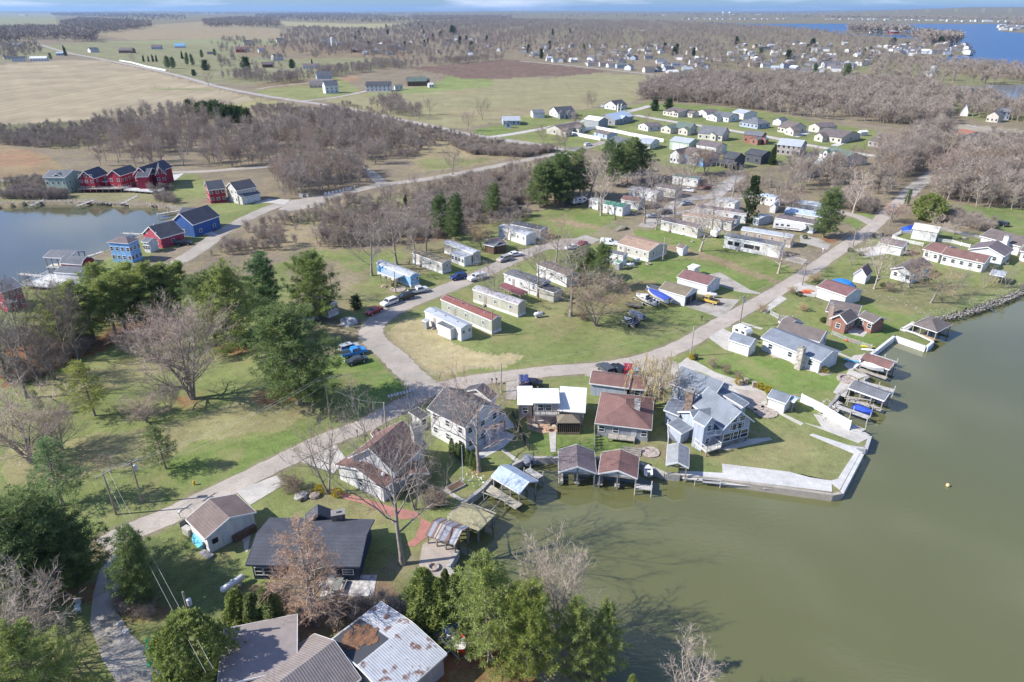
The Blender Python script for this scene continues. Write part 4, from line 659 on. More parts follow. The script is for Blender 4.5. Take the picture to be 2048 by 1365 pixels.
h = H('boathouse with shiny blue-white metal roof set at an angle to the seawall', 'boathouse'); h.body('t', (565, 318), (806, 462), (960, 350), 1.5, 1.0, 'x', 'white', 'metalb', open_=True, posts=(4, 2), base=-1, o=.3); k = h.M(); k.box(-1, h.last[1] + .5, -1.4, .2, -.4, -.25); k.build('walkway', mat('planks', (.46, .42, .33)), h.root)
h = H('boathouse roofed in rusty blue and brown striped metal sheets beside the brick patio', 'boathouse'); h.body('t', (0, 815), (258, 905), (370, 745), 1.6, .9, 'x', 'white', 'patchy', open_=True, posts=(4, 2), base=-1, o=.25, trim=None)
h = H('flat moss-yellowed boathouse deck roof beside the rusty striped roof', 'boathouse'); h.body('t', (195, 665), (455, 790), (600, 660), .8, .12, 'x', 'white', mat('planks', (.36, .33, .2)), open_=True, kind='shed', posts=(4, 2), base=-1, o=.2, trim=None)
# ---- mobile homes, nearest first
def mh(label, t, A, B, C, ez=3.3, rise=.55, wall='cream', roof='gray', win=None, skirt=True, **k):
    h = H(label, 'mobile home'); h.body(t, A, B, C, ez, rise, 'x', wall, roof, win=win if win is not None else {'f': 4, 'r': 1, 'l': 1}, skirt=skirt, o=.12, wh=.9, ww=.9, **k); L_h, rr = h.last[1], h.root
    b = h.M(); [b.box(L_h * (.28 + .3 * i) - .3, L_h * (.28 + .3 * i) + .3, -.9 + .3 * j, -.6 + .3 * j + .3 * (j == 2), 0, .25 + .2 * j) for i in (0,) for j in range(3)]; b.build('porch_steps', WOODG, rr)
    b = h.M(); zr = h.last[3] + h.last[4] * .62 + .1; [b.box(L_h * q - .16, L_h * q + .16, h.last[2] * .34, h.last[2] * .34 + .3, zr - .3, zr + .3) for q in (.2, .47, .8)]; b.build('roof_vent', mat('metal', (.3, .3, .3), .5), rr)
    b = h.M(); b.box(L_h * .28 - .42, L_h * .28 + .42, .05, .115, .72, 2.7); b.build('door', mat('paint_door', (.35, .3, .28)), rr); return h
mh('white mobile home with pale metal roof nearest the yellow straw yard', 'g', (247, 1090), (622, 1270), (732, 1222), 3.2, .45, 'white', 'metalg', {'f': 1, 'r': 2}).body('g', (375, 1218), (515, 1278), (585, 1242), 2.7, .12, 'x', 'white', 'medgray', kind='shed', win={}, o=.1)
mh('long sage mobile home with dull red roof, next to the straw yard', 'g', (413, 968), (938, 1190), (1042, 1148), 3.5, .6, 'greenbeige', mat('shingle', (.24, .1, .085), .9), {'f': 3}, door=.28)
h = mh('beige mobile home with a rust-blotched round roof and red awning', 'g', (740, 868), (1208, 1025), (1308, 992), 3.4, .6, 'beige', 'rust', {'f': 3, 'r': 0}, kind='round'); h.body('g', (1000, 830), (1230, 925), 2.6, 2.6, .2, 'x', 'white', mat('metal_roof', (.24, .09, .09), .6), kind='shed', open_=True, posts=3, o=.1, trim=None)
mh('white mobile home with smooth grey roof and dark junk lean-to, under the tall bare tree', 'g', (1058, 705), (1425, 828), 4.6, 3.3, .5, 'white', 'medgray', {'f': 3}).body('g', (1415, 850), (1572, 903), 3.6, 2.7, .1, 'x', 'beige', 'dark', kind='shed', win={}, o=.1)
mh('white and tan mobile home just beyond the grey-roofed one', 'g', (1395, 612), (1705, 732), 4.6, 3.3, .5, 'white', 'tan', {'f': 3})
h = mh('pale blue mobile home with bright blue end wall and a metal porch awning', 'p', (690, 122), (1003, 246), (1090, 222), 3.2, .5, 'lblue', 'oldmetal', {'r': 2}, kind='round'); h.body('p', (722, 212), (872, 264), (945, 232), 2.7, .15, 'x', 'white', 'metalb', kind='shed', open_=True, posts=4, o=.1)
mh('weathered cream mobile home with dark mossy roof beside the navy car', 'g', (120, 492), (430, 602), (530, 572), 3.2, .45, 'cream', 'olive', {'f': 4, 'r': 1})
h = mh('mobile home with a mottled white roof and windowed porch', 'g', (445, 388), (745, 502), (838, 482), 3.3, .5, 'beige', 'oldmetal', {'r': 1}); h.body('g', (520, 490), (655, 540), 3.0, 2.9, .1, 'x', 'white', 'oldmetal', kind='shed', win={'f': 4}, o=.1)
mh('long white mobile home with sunroom, beyond the park lane bend', 'g', (1003, 228), (1290, 318), 4.5, 3.3, .5, 'white', 'oldmetal', {'f': 5}); mh('grey-roofed mobile home half hidden behind the one with the sunroom', 'g', (1130, 200), (1440, 262), 4.5, 3.3, .5, 'gray', 'dark', {'f': 2})
h = H('brown shed with grey roofs under the bare trees by the park lane', 'shed'); h.body('g', (850, 405), (960, 430), (1010, 370), 2.6, .8, 'x', 'brown', 'medgray', win={}); h.body('g', (985, 420), (1100, 400), (960, 340), 2.6, .7, 'x', 'brown', 'mauve', win={})
mh('cream cabin with glazed white end porch beneath the tall pine', 'p', (60, 458), (250, 522), (357, 487), 3.0, .7, 'cream', 'dark', {'f': 2, 'r': 3})
h = mh('wide mobile home with pinkish tan roof in the middle of the park lawn', 'k', (490, 862), (868, 962), (1080, 872), 3.2, 1.3, 'cream', 'tanpink', {'f': 4, 'r': 2}); mh('pale blue-ended mobile home with a brown-grey roof beside the propane tanks', 'k', (262, 945), (565, 1012), (640, 985), 3.2, .5, 'white', 'medgray', {'f': 2, 'r': 1})
mh('cream mobile home with dark gable roof, in front of the twin-trunk tree', 'k', (1000, 590), (1440, 690), 4.6, 3.3, .8, 'cream', 'mauve', {'f': 4}); mh('long tan-white mobile home in the middle of three parallel ones', 'k', (1255, 532), (1838, 612), 4.6, 3.3, .5, 'cream', 'tanpink', {'f': 4}); mh('brown-roofed white mobile home at the back of three parallel ones', 'k', (1412, 442), (2012, 520), 4.6, 3.4, .6, 'white', 'mauve', {'f': 4})
h = mh('white mobile home with five black-framed windows along the ditch', 'l', (285, 782), (950, 905), 4.8, 3.6, .7, 'white', 'medgray', {'r': 1})
for q in (.12, .24, .41, .5, .6):
    k = h.M(); k.box(h.last[1] * q - .75, h.last[1] * q + .75, .03, .11, 1.3, 2.5); f = k.build('window', mat('dark', (.03, .03, .035)), h.root)
mh('tan mobile home with grey roof behind the black-windowed one', 'l', (478, 705), (1078, 800), 4.4, 3.3, .5, 'tan', 'metalg', {'f': 4}); mh('mobile home with flat brown-grey roof beside the big roadside pine', 'l', (880, 565), (1340, 642), 6, 3.2, .4, 'gray', 'mauve', {'f': 3}); mh('wide pale blue-roofed mobile home behind the roadside pine', 'l', (985, 492), (1430, 560), 7, 3.2, .9, 'cream', 'metalb', {'f': 3})
mh('mobile home with an arched pale roof and blue awning near the loop road', 'l', (1060, 385), (1420, 432), 5.5, 3.2, .8, 'gray', 'metalg', {'f': 2}); mh('low white mobile home behind the bare twin trees near the back lane', 'l', (700, 300), (885, 335), 4.6, 3.2, .5, 'white', 'metalb', {'f': 2}); mh('small white mobile home beside the ivy-clad tree', 'l', (180, 350), (410, 395), 4.6, 3.2, .5, 'white', 'metalg', {'f': 2})
mh('white mobile home with green metal roof and glazed porch by the white-barked tree', 'k', (325, 402), (560, 448), (628, 405), 3.2, .7, 'white', 'mgreen', {'f': 4}); mh('small white trailer in the shade of the pine grove', 'k', (158, 345), (270, 380), 4.0, 3.1, .3, 'white', 'metalg', {'f': 2}); mh('white mobile home with reddish roof and red tarpaulin', 'k', (620, 228), (960, 282), (1010, 240), 3.3, .6, 'white', 'rust', {'f': 4}); mh('white and brown cottage trailer with pent porch near the green-roofed one', 'k', (535, 350), (750, 382), (800, 338), 2.9, 1.0, 'white', 'brown', {'f': 2})
mh('cream mobile home behind the leafless twin trees of the upper park', 'k', (940, 200), (1175, 240), (1220, 200), 3.3, .6, 'cream', 'mauve', {'f': 3}); mh('white mobile home with teal-dark roof at the top of the park', 'k', (1140, 78), (1445, 112), (1510, 88), 3.3, .6, 'white', 'green', {'f': 4})
def small(label, t, A, B, C, ez, rise, ax='x', wall='white', roof='gray', cat='shed', win=None, **k):
    h = H(label, cat); h.body(t, A, B, C, ez, rise, ax, wall, roof, win=win or {}, o=.15, **k); return h
small('small white shed with tan gable roof next to the tan-roofed mobile home', 'k', (1187, 908), (1268, 930), (1312, 900), 2.3, .9, wall='white', roof='tan'); small('small white shed among the parallel mobile homes', 'k', (1842, 575), (1900, 585), (1955, 562), 2.6, .9, wall='white', roof='dark'); small('small grey plank shed by the propane tank and green bin', 'l', (620, 560), (690, 580), (800, 525), 2.4, .7, roof='metalg', wall='bluegray')
small('barrel-roofed white shed behind the white camper', 'l', (815, 430), (890, 440), (905, 370), 2.3, 1.0, 'y', kind='round', roof='metalg'); small('cream garage with maroon roof standing alone beside the white box trailer', 'n', (1297, 180), (1613, 266), (1742, 190), 2.9, 1.2, cat='garage', wall='white', roof='maroon', gar=('r', .5, 3))
small('white garage with olive-tan roof and two dark open doorways behind the boats', 'n', (1112, 300), (1385, 378), (1512, 305), 2.7, 1.2, cat='garage', roof='olive', gar=('r', (.3, .72), 2.5, 2.1, (.05, .06, .06))); small('tiny green-roofed shed beside the white propane tanks', 'k', (465, 1085), (520, 1100), (585, 1082), 2.1, .3, wall='gray', roof='mgreen')  # garage doorways stand open: near-black panels with the inner shade put into their colour
small('grey utility shed at the corner of the straw yard', 'g', (225, 1185), (268, 1200), (298, 1180), 2.0, .1, wall='gray', roof='metalg', kind='shed'); small('white box shed with flat roof behind the maroon-roofed garage', 'n', (1407, 72), (1480, 92), (1510, 60), 2.4, .15, kind='shed', roof='metalw')
# ---- right-hand houses
h = H('white-walled storage building with broad white metal roof beside the blue tarp', 'barn'); h.body('m', (740, 338), (1045, 384), (1100, 322), 3.4, .9, wall='white', roof='metalw', win={}, o=.2)
h = H('white garage with brown-mauve roof beside the white picket corner', 'garage'); h.body('m', (352, 505), (630, 565), (715, 520), 2.8, 1.3, wall='white', roof='mauve', win={'r': 1}, o=.3)
h = H('white cottage with taupe hip-and-gable roof among the bare lakeside trees'); h.body('m', (478, 810), (760, 885), (945, 762), 2.7, 1.5, 'y', 'white', 'taupe', win={'f': 2, 'r': 3}, o=.4)
h = H('long white house with faded red-brown roof and little gabled porch'); h.body('m', (862, 580), (1072, 634), (1165, 530), 2.9, 1.3, wall='white', roof='brown', win={'f': 2}, o=.35); h.body('m', (1076, 640), (1588, 748), (1665, 665), 2.9, 1.3, wall='white', roof='brown', win={'f': 5, 'r': 1}, o=.35); h.body('m', (1440, 725), (1540, 745), (1560, 690), 2.5, .8, 'y', 'white', 'brown', open_=True, posts=2)
h = H('white house with grey-and-rust gable roof behind the long white house'); h.body('m', (1395, 580), (1820, 668), (1905, 582), 2.9, 1.3, 'y', 'white', 'mauve', R_=(1588, 556), win={'f': 2, 'r': 2}, o=.4)
h = H('white house with broad taupe roof and big white chimney at the right edge'); h.body('m', (1530, 425), (2010, 552), (1620, 330), 3.0, 1.7, wall='white', roof='taupe', win={'f': 2, 'r': 1}, o=.4); h.chimney('m', 1860, 425, 1.4, 1.2, c=(.76, .75, .72), ztop=5.6); h.body('m', (2000, 600), (2300, 660), (2330, 560), 3.0, 1.5, wall='white', roof='taupe', win={'f': 2})
h = H('grey shelter with metal roof near the rocky shore', 'shelter'); h.body('m', (1648, 872), (1818, 905), (1872, 850), 2.5, .5, wall='white', roof='metalg', open_=True, posts=(4, 2))
small('little white shed with red roof on the lakeside lawn', 'm', (52, 872), (208, 905), (282, 842), 2.2, 1.2, 'y', roof='maroon', R_=(150, 808))
# ---- the coloured houses of the bay
h = H('green and sage house on stilts, leftmost of the bay row'); h.body('e', (432, 232), (662, 236), (735, 172), 6.5, 1.8, 'x', 'sage', 'medgray', win={'f': 4, 'r': 2}, o=.4); h.body('e', (510, 232), (660, 236), 3, 6.3, 1.6, 'y', 'green', 'medgray', win={'f': 3}, o=.3); h.deck('e', (450, 360), (660, 370), 4, 1.2, True, rc=WOODG, base=-1)
h = H('red barn-like house with navy roof, second of the bay row'); h.body('e', (790, 244), (957, 247), (1070, 192), 5.4, 2.4, 'y', 'red', 'navy', R_=(838, 172), win={'f+': 3, 'r': 2}, o=.3); h.body('e', (965, 270), (1090, 278), 5, 3.2, .9, 'x', 'red', 'medgray', kind='shed', open_=True, posts=3)
h = H('red house with a long windowed side wall, third of the bay row'); h.body('e', (1090, 214), (1228, 220), (1378, 160), 6.0, 2.2, 'y', 'red', 'navy', R_=(1135, 160), win={'f': 2, 'r': 5}, o=.3)
h = H('red and white gabled house with cross wing, right end of the bay row'); h.body('e', (1357, 206), (1512, 212), (1560, 120), 6.0, 2.4, 'y', 'red', 'navy', R_=(1413, 134), win={'f': 3}, o=.3); h.body('e', (1515, 225), (1615, 160), (1560, 120), 6.0, 2.2, 'y', 'red', 'navy', win={'f': 1}); h.body('e', (1585, 215), (1700, 205), (1660, 130), 5.8, 2.2, 'y', 'red', 'navy', R_=(1620, 130), win={'f+': 2}, o=.3); h.deck('e', (1260, 360), (1600, 385), 4.5, 1.0, True, mat('planks', (.6, .6, .58)))
h = H('long brown timber deck on cross-braced stilts below the red houses', 'deck'); h.deck('e', (790, 352), (1235, 350), 5, 1.6, True, rc=WOODG, base=-1)
h = H('red house with pale gable end beside the bay road'); h.body('f', (82, 366), (262, 345), 8.5, 5.2, 2.6, 'x', 'red', 'navy', win={'f': 3, 'l': 3}, o=.3)
h = H('cream house with dark roof and three white garage doors beside the bay road'); h.body('f', (370, 372), (582, 332), 8.5, 5.2, 2.6, 'x', 'cream', 'dark', win={'l': 3}, o=.3); h.body('f', (425, 442), (622, 396), 4.2, 2.8, 1.6, 'x', 'cream', 'medgray', kind='shed', win={}, gar=('f', (.18, .5, .82), 2.5))
h = H('deep blue house with navy roof and white trim on the bay lawn'); h.body('e', (1745, 690), (1972, 722), (2048, 600), 4.2, 3.0, 'y', 'blue', 'navy', R_=(1812, 604), win={'f': 1, 'r': 2}, o=.3); h.body('f', (-50, 640), (88, 575), (-50, 545), 5.0, 2.0, 'y', 'blue', 'navy', win={'f': 2, 'r': 1}, o=.3)
h = H('crimson house with navy roof and a small dormer on the bay lawn'); h.body('e', (1450, 812), (1640, 862), (1766, 762), 3.2, 2.6, 'y', 'rose', 'navy', R_=(1500, 738), win={'f+': 2, 'r': 1}, o=.3); h.body('e', (1670, 760), (1712, 748), (1640, 715), 4.6, .8, 'y', 'white', 'navy', win={})
h = H('sky blue two-storey house with flat-hipped grey roof on the bay'); h.body('e', (1090, 893), (1312, 908), (1425, 858), 6.2, 1.2, 'x', 'lblue', 'mauve', win={'f': 4, 'r': 3}, o=.3, kind='hip'); h.body('e', (1440, 890), (1515, 900), (1450, 840), 3.4, .8, 'x', 'white', 'medgray', win={'f': 3})
h = H('open boathouse on posts with grey roof and sky blue gable', 'boathouse'); h.body('e', (438, 1050), (700, 1062), (890, 982), 3.2, 1.0, 'x', 'white', 'slate', open_=True, posts=(5, 2), base=-1); k = h.M(); k.box(0, h.last[1], 0, 3, .1, .3); k.build('walkway', mat('planks', (.6, .58, .5)), h.root)
small('dark red gambrel-roofed boathouse next to the open grey-roofed one', 'e', (610, 1112), (835, 1128), (960, 1070), 3.0, 1.6, wall='red', roof='medgray', cat='boathouse', kind='gambrel', win={'r': 2}); small('low grey-roofed pavilion with skylights above the white deck', 'e', (552, 1205), (800, 1222), (935, 1155), 3.0, .9, wall='white', roof='medgray', cat='pavilion')
h = H('broad white deck with white railings beside the bay', 'deck'); h.deck('e', (230, 1335), (560, 1360), (500, 1215), 1.0, True, mat('planks', (.66, .66, .62)), base=-1)
h = H('crimson house with grey roof cut by the left edge of the picture'); h.body('A', (8, 132), (232, 64), 8, 5.4, 1.6, 'x', 'rose', 'slate', win={'f': 3, 'l': 2}, o=.3); h.body('A', (60, 240), (170, 220), 2, 2.8, .5, 'x', 'white', 'slate', open_=True, posts=2)
# ================================================================ SUBDIVISION, FARMS, VILLAGE
def sub(label, *bodies, cat='house', **kk):
    h = H(label, cat)
    for t, A, B, C, ez, rise, ax, wl, rf, *r in bodies:
        kw = dict(far=True, o=.3, ww=1.0, wh=1.2); kw.update(r[0] if r else {}); h.body(t, A, B, C, ez, rise, ax, wl, rf, **kw)
    return h
GB = {'win': {'f': 1}}
sub('small blue-grey gabled house at the road bend by the green meadow', ('h', (540, 320), (722, 318), (470, 284), 2.9, 1.8, 'x', 'bluegray', 'metalg', {'win': {'f': 4}}), ('h', (560, 345), (630, 345), 3, 2.9, 1.4, 'y', 'bluegray', 'medgray', GB))
sub('white garage barn with pale roof and one big door, second from the road bend', ('h', (847, 240), (972, 238), (757, 215), 3.4, 1.6, 'x', 'white', 'medgray', {'win': {}, 'gar': ('f', .6, 3.5, 2.8)}), cat='garage')
sub('white house with three steep front gables and dark roof in the back row', ('h', (1100, 238), (1285, 228), (1003, 212), 3.2, 3.2, 'x', 'white', 'dark', {'win': {'f': 4, 'l': 2}}), ('h', (1120, 250), (1180, 248), 4, 3.4, 2.2, 'y', 'gray', 'dark', GB), ('h', (1205, 248), (1270, 244), 4, 3.4, 2.2, 'y', 'gray', 'dark', GB))
sub('white cape house with dormers and a black roof at the far edge of the subdivision', ('h', (1700, 166), (1815, 152), (1595, 148), 3.0, 3.2, 'x', 'white', 'dark', {'win': {'f': 4, 'l': 2}}), ('h', (1720, 150), (1740, 149), 2, 5.2, .8, 'y', 'white', 'dark', GB), ('h', (1755, 148), (1775, 147), 2, 5.2, .8, 'y', 'white', 'dark', GB))
sub('house with light blue metal roof and white front porch', ('h', (1690, 312), (1882, 268), (1565, 272), 3.3, 2.8, 'x', 'gray', 'metalb', {'win': {'f': 4, 'l': 2}}), ('h', (1760, 300), (1830, 285), 4, 3.2, 1.6, 'y', 'gray', 'metalb', GB))
sub('tall grey barn with a white metal roof beside the blue-roofed house', ('h', (1365, 300), (1520, 322), (1592, 302), 4.6, 1.8, 'x', 'gray', 'metalw', {'win': {}}), cat='barn')
sub('tan ranch house with brown-grey roof in front of the white fence', ('h', (1150, 418), (1385, 375), (1030, 385), 3.0, 2.3, 'x', 'cream', 'taupe', {'win': {'f': 5, 'l': 1}}), ('h', (1185, 430), (1255, 418), 4, 3.0, 1.6, 'y', 'cream', 'taupe', {'win': {'f': 2}}), ('h', (1320, 400), (1385, 388), 5, 3.0, 1.8, 'y', 'cream', 'taupe', GB))
sub('small pool house inside the white fence', ('h', (1465, 428), (1605, 462), (1665, 438), 2.7, 1.0, 'x', 'bluegray', 'taupe', {'win': {'f': 2}}), cat='pool house')
sub('white house with grey roof hidden behind the dark pines', ('h', (1590, 525), (1790, 562), (1735, 490), 3.0, 2.0, 'x', 'white', 'medgray'), ('h', (1900, 545), (2048, 560), (2040, 510), 3.0, 2, 'x', 'white', 'metalg'))
sub('low cream house beside the dark round pines', ('i', (385, 214), (545, 240), (598, 195), 2.9, 1.8, 'x', 'cream', 'taupe', {'win': {'f': 4}}), ('i', (455, 228), (520, 236), 3, 2.9, 1.4, 'y', 'cream', 'taupe', {'win': {'f': 2}}))
sub('low grey-roofed garage wing next to the cream house', ('i', (582, 228), (690, 246), (722, 232), 2.7, 1.4, 'x', 'cream', 'taupe', {'win': {'f': 2}}), cat='garage')
sub('white gable-fronted garage at the edge of the big bare wood', ('i', (737, 220), (835, 240), (898, 218), 3.2, 1.8, 'y', 'white', 'taupe', {'win': {'f': 1}}), cat='garage')
sub('white house with long grey roof and small front gables', ('i', (885, 262), (1062, 286), (1118, 262), 3.0, 2.3, 'x', 'white', 'medgray', {'win': {'f': 4, 'r': 1}}), ('i', (828, 262), (940, 284), (975, 262), 2.8, 1.6, 'y', 'white', 'medgray', {'win': {'f': 2}}))
sub('white workshop with open bay and grey roof against the wood', ('i', (1095, 224), (1215, 246), (1300, 225), 3.8, 1.6, 'x', 'white', 'metalg', {'win': {}, 'gar': ('f', .4, 4, 3, (.03, .03, .03))}), cat='barn')  # open bay is a flat panel, its inner shade painted as near-black
sub('blue-white house with a large hipped slate roof', ('i', (1168, 324), (1360, 354), (1440, 330), 3.0, 3.0, 'x', 'bluegray', 'slate', {'kind': 'hip', 'win': {'f': 5, 'r': 2}}), ('i', (1250, 305), (1300, 312), 2, 4.4, .7, 'y', 'bluegray', 'slate', GB))
sub('white gable-fronted garage behind the round shrub', ('i', (1508, 314), (1600, 324), (1656, 306), 2.8, 1.8, 'y', 'white', 'slate', {'win': {}, 'gar': ('f', .5, 4)}), cat='garage')
sub('cream house with steep tan-grey roof and twin gables', ('i', (1558, 378), (1700, 402), (1815, 376), 3.0, 3.2, 'x', 'cream', 'taupe', {'win': {'f': 4, 'r': 2}}), ('i', (1632, 400), (1725, 425), 5, 3.0, 2.0, 'y', 'cream', 'taupe', {'win': {'f': 2}}))
sub('cream gable-fronted garage near the wood at the far right of the row', ('i', (1875, 365), (1990, 388), (2055, 352), 3.2, 2.0, 'y', 'cream', 'mauve', GB), cat='garage')
sub('small white cottage with rosy-brown roof inside the long fence', ('i', (132, 356), (236, 380), (316, 352), 2.8, 1.6, 'y', 'white', 'mauve', {'win': {'f': 2, 'r': 2}}), cat='cottage')
sub('house with a mossy green roof and two front gables', ('i', (495, 385), (662, 405), (716, 382), 3.1, 2.8, 'x', 'cream', 'green', {'win': {'f': 3, 'r': 2}}), ('i', (362, 385), (468, 403), (500, 365), 2.9, 1.8, 'y', 'cream', 'green', {'win': {'f': 2}}), ('i', (540, 402), (640, 420), 4, 2.9, 1.6, 'y', 'cream', 'green', {'win': {'f': 2}}))
sub('tall cream house with a broad slate roof in the middle of the subdivision', ('i', (740, 442), (1000, 468), (1096, 442), 3.3, 3.6, 'x', 'cream', 'slate', {'win': {'f': 4, 'r': 2}}), ('i', (830, 455), (930, 470), 4, 3, 1.4, 'y', 'cream', 'slate', {'win': {'f': 2}}))
sub('red brick house with a blue-grey metal roof and porch', ('i', (1208, 458), (1402, 478), (1464, 460), 4.2, 1.8, 'x', 'brick', 'slate', {'win': {'f': 3, 'r': 1}}), ('i', (1270, 500), (1360, 515), 4, 2.8, 1.0, 'y', 'brick', 'slate', GB), ('i', (1375, 500), (1440, 512), 3, 2.8, .9, 'y', 'brick', 'slate', GB))
sub('two-storey grey-brown house with a bluish roof and white porch', ('i', (1550, 562), (1802, 588), (1886, 556), 4.8, 2.6, 'x', 'taupe', 'metalg', {'win': {'f': 5, 'r': 2}}), ('i', (1632, 608), (1745, 620), 3, 2.9, .6, 'x', 'white', 'metalg', {'kind': 'shed', 'open_': True, 'posts': 4}))
sub('pale green barn with two big white doors', ('i', (452, 522), (656, 552), (732, 522), 4.4, 1.8, 'x', 'sage', 'metalg', {'win': {}, 'gar': ('f', (.35, .72), 4.0, 3.4)}), cat='barn')
sub('white barn with a mauve-grey roof beside the pale green barn', ('i', (722, 558), (936, 592), (1016, 562), 3.8, 1.7, 'x', 'white', 'mauve', {'win': {'f': 3}}), cat='barn')
sub('white and blue house with two large front gables behind bare trees', ('i', (560, 655), (805, 700), (890, 650), 4.2, 2.6, 'x', 'lblue', 'taupe', {'win': {'f': 2}}), ('i', (458, 655), (560, 672), (620, 610), 4.2, 2.4, 'y', 'white', 'taupe', {'win': {'f': 3}}), ('i', (650, 672), (780, 695), 8, 4.2, 2.4, 'y', 'white', 'taupe', {'win': {'f': 3}}))
sub('black-roofed dark house with long porch behind the bare thicket', ('i', (990, 692), (1125, 715), (1188, 680), 4.4, 2.4, 'x', 'dgray', 'dark', {'win': {'f': 2}}), ('i', (930, 735), (1105, 768), 3.5, 2.8, .6, 'x', 'white', 'dark', {'kind': 'shed', 'open_': True, 'posts': 5}))
sub('dark garage with a black metal roof left of the conifer', ('i', (1216, 652), (1398, 682), (1452, 640), 4.0, 1.8, 'x', 'dgray', 'dark', {'win': {'f': 2}}), cat='garage')
sub('white house with green-grey roof and two dormers by the round pool', ('d', (405, 1225), (590, 1280), (665, 1230), 3.2, 2.8, 'x', 'white', 'green', {'win': {'f': 3}}), ('d', (495, 1270), (590, 1292), 5, 3.0, 1.8, 'y', 'cream', 'taupe', {'win': {'f': 2}}), ('d', (440, 1215), (475, 1222), 3, 5.4, 1, 'y', 'white', 'green', GB), ('d', (505, 1222), (540, 1230), 3, 5.4, 1, 'y', 'white', 'green', GB))
sub('dark-roofed shed half hidden by the bare trees right of the lane', ('i', (1755, 803), (1870, 832), (1922, 782), 3.2, 1.4, 'x', 'gray', 'dark', {'win': {}}), cat='shed')
sub('long low house with grey roof and front veranda by the white driveway', ('d', (368, 1078), (592, 1108), (656, 1062), 3.0, 2.6, 'x', 'cream', 'taupe', {'win': {'f': 5, 'r': 1}}), ('d', (370, 1085), (440, 1098), 5, 3, 1.8, 'y', 'cream', 'taupe', GB), ('d', (590, 1100), (655, 1088), 4, 2.9, 1.8, 'y', 'bluegray', 'taupe', GB))
sub('tiny white gabled shed on the lawn beyond the veranda house', ('d', (712, 1055), (746, 1062), (765, 1050), 2.2, .9, 'y', 'white', 'metalw', {'win': {}}), cat='shed')
sub('cape house with two dormers at the end of the street', ('d', (800, 1124), (962, 1152), (1012, 1104), 3.0, 3.0, 'x', 'taupe', 'taupe', {'win': {'f': 4}}), ('d', (868, 1100), (895, 1104), 2.5, 5.0, 1, 'y', 'white', 'taupe', GB), ('d', (915, 1106), (942, 1110), 2.5, 5.0, 1, 'y', 'white', 'taupe', GB))
sub('pale house with a salmon-red roof near the marsh', ('d', (1452, 1062), (1562, 1085), (1616, 1045), 4.0, 1.6, 'x', 'cream', mat('shingle', (.34, .15, .1), .9), {'win': {'f': 3}}))
sub('quonset shed with an arched grey roof and red base beside the marsh', ('d', (1508, 1180), (1640, 1195), (1680, 1150), 2.0, 3.2, 'x', 'red', 'metalg', {'kind': 'round', 'win': {}}), cat='barn')
sub('white gabled farmhouse with slate roof at the marsh edge', ('d', (1750, 925), (1850, 935), 9, 4.0, 2.6, 'y', 'cream', 'slate', {'win': {'f': 3}}), ('d', (1845, 900), (1945, 905), 9, 4.8, 2.4, 'x', 'bluegray', 'slate', {'win': {'f': 3}}))
sub('bright white A-frame barn among the trees by the marsh', ('d', (1535, 905), (1605, 910), 8, 2.0, 6, 'y', 'white', 'metalw', {'win': {}}), cat='barn')
for px, py, lb in ((1275, 600, 'rounded white storage barn on the lakeside field'), (1300, 562, 'cream arched storage barn behind the white one on the lakeside field')):
    sub(lb, ('d', (px - 40, py), (px + 40, py + 4), 14, 2.4, 4.5, 'y', 'white' if px < 1290 else 'cream', 'metalw', {'kind': 'round', 'win': {}}), cat='barn')
# farmsteads and lone houses (bearing, size, heading, colours)
def spot(label, t, px, py, L, D, rot, ez=3.2, rise=2.0, wall='white', roof='medgray', cat='house', group=None, kind='gable', simple=False, win=True):
    p = at(px, py, 0, t); c, s2 = math.cos(R(rot)), math.sin(R(rot)); h = H(label, cat, group=group)
    r = empty(cat.replace(' ', '_'), (p.x, p.y, 0)); tag(r, label, cat, group); o = .3; F = (-L / 2 * c + D / 2 * s2, -L / 2 * s2 - D / 2 * c, 0, R(rot)); m = MB().frame(*F); g = MB().frame(*F)
    if kind == 'round': pr = [(D * k / 8, ez + rise * math.sin(math.pi * k / 8)) for k in range(9)]
    else: pr = [(0, ez), (D / 2, ez + rise), (D, ez)]
    for (y0_, z0_), (y1_, z1_) in zip(pr, pr[1:]): m.face([(0, y0_, z0_ + .15), (L, y0_, z0_ + .15), (L, y1_, z1_ + .15), (0, y1_, z1_ + .15)]); m.face([(0, y1_, z1_), (L, y1_, z1_), (L, y0_, z0_), (0, y0_, z0_)])
    m.face([(0, 0, ez), (L, 0, ez), (L, 0, ez + .15), (0, 0, ez + .15)])
    for x_ in (0, L): m.face([(x_, q[0], q[1]) for q in pr] + [(x_, q[0], q[1] + .15) for q in pr[::-1]])
    m.build('roof', roofm(roof) if isinstance(roof, str) else roof, r)
    e = [(x_, q[0] if 0 < q[0] < D else (o if q[0] == 0 else D - o), q[1]) for x_ in (0,) for q in pr]
    for x_ in (o, L - o): g.face([(x_, o, 0)] + [(x_, min(max(q[0], o), D - o), q[1]) for q in pr] + [(x_, D - o, 0)])
    g.face([(o, o, 0), (L - o, o, 0), (L - o, o, ez + .1), (o, o, ez + .1)]); g.face([(o, D - o, 0), (L - o, D - o, 0), (L - o, D - o, ez + .1), (o, D - o, ez + .1)]); g.build('wall', wallm(wall), r)
    if win and not simple:
        n = max(2, int(L / 3.5))
        for k in range(n):
            for z in ([1] if ez < 4.6 else [1, 3.6]): q = MB().frame(*F); x_ = o + (L - 2 * o) * (k + .5) / n; q.box(x_ - .5, x_ + .5, o - .06, o - .003, z, z + 1.3); q.build('window', GLASS, r)
    return r
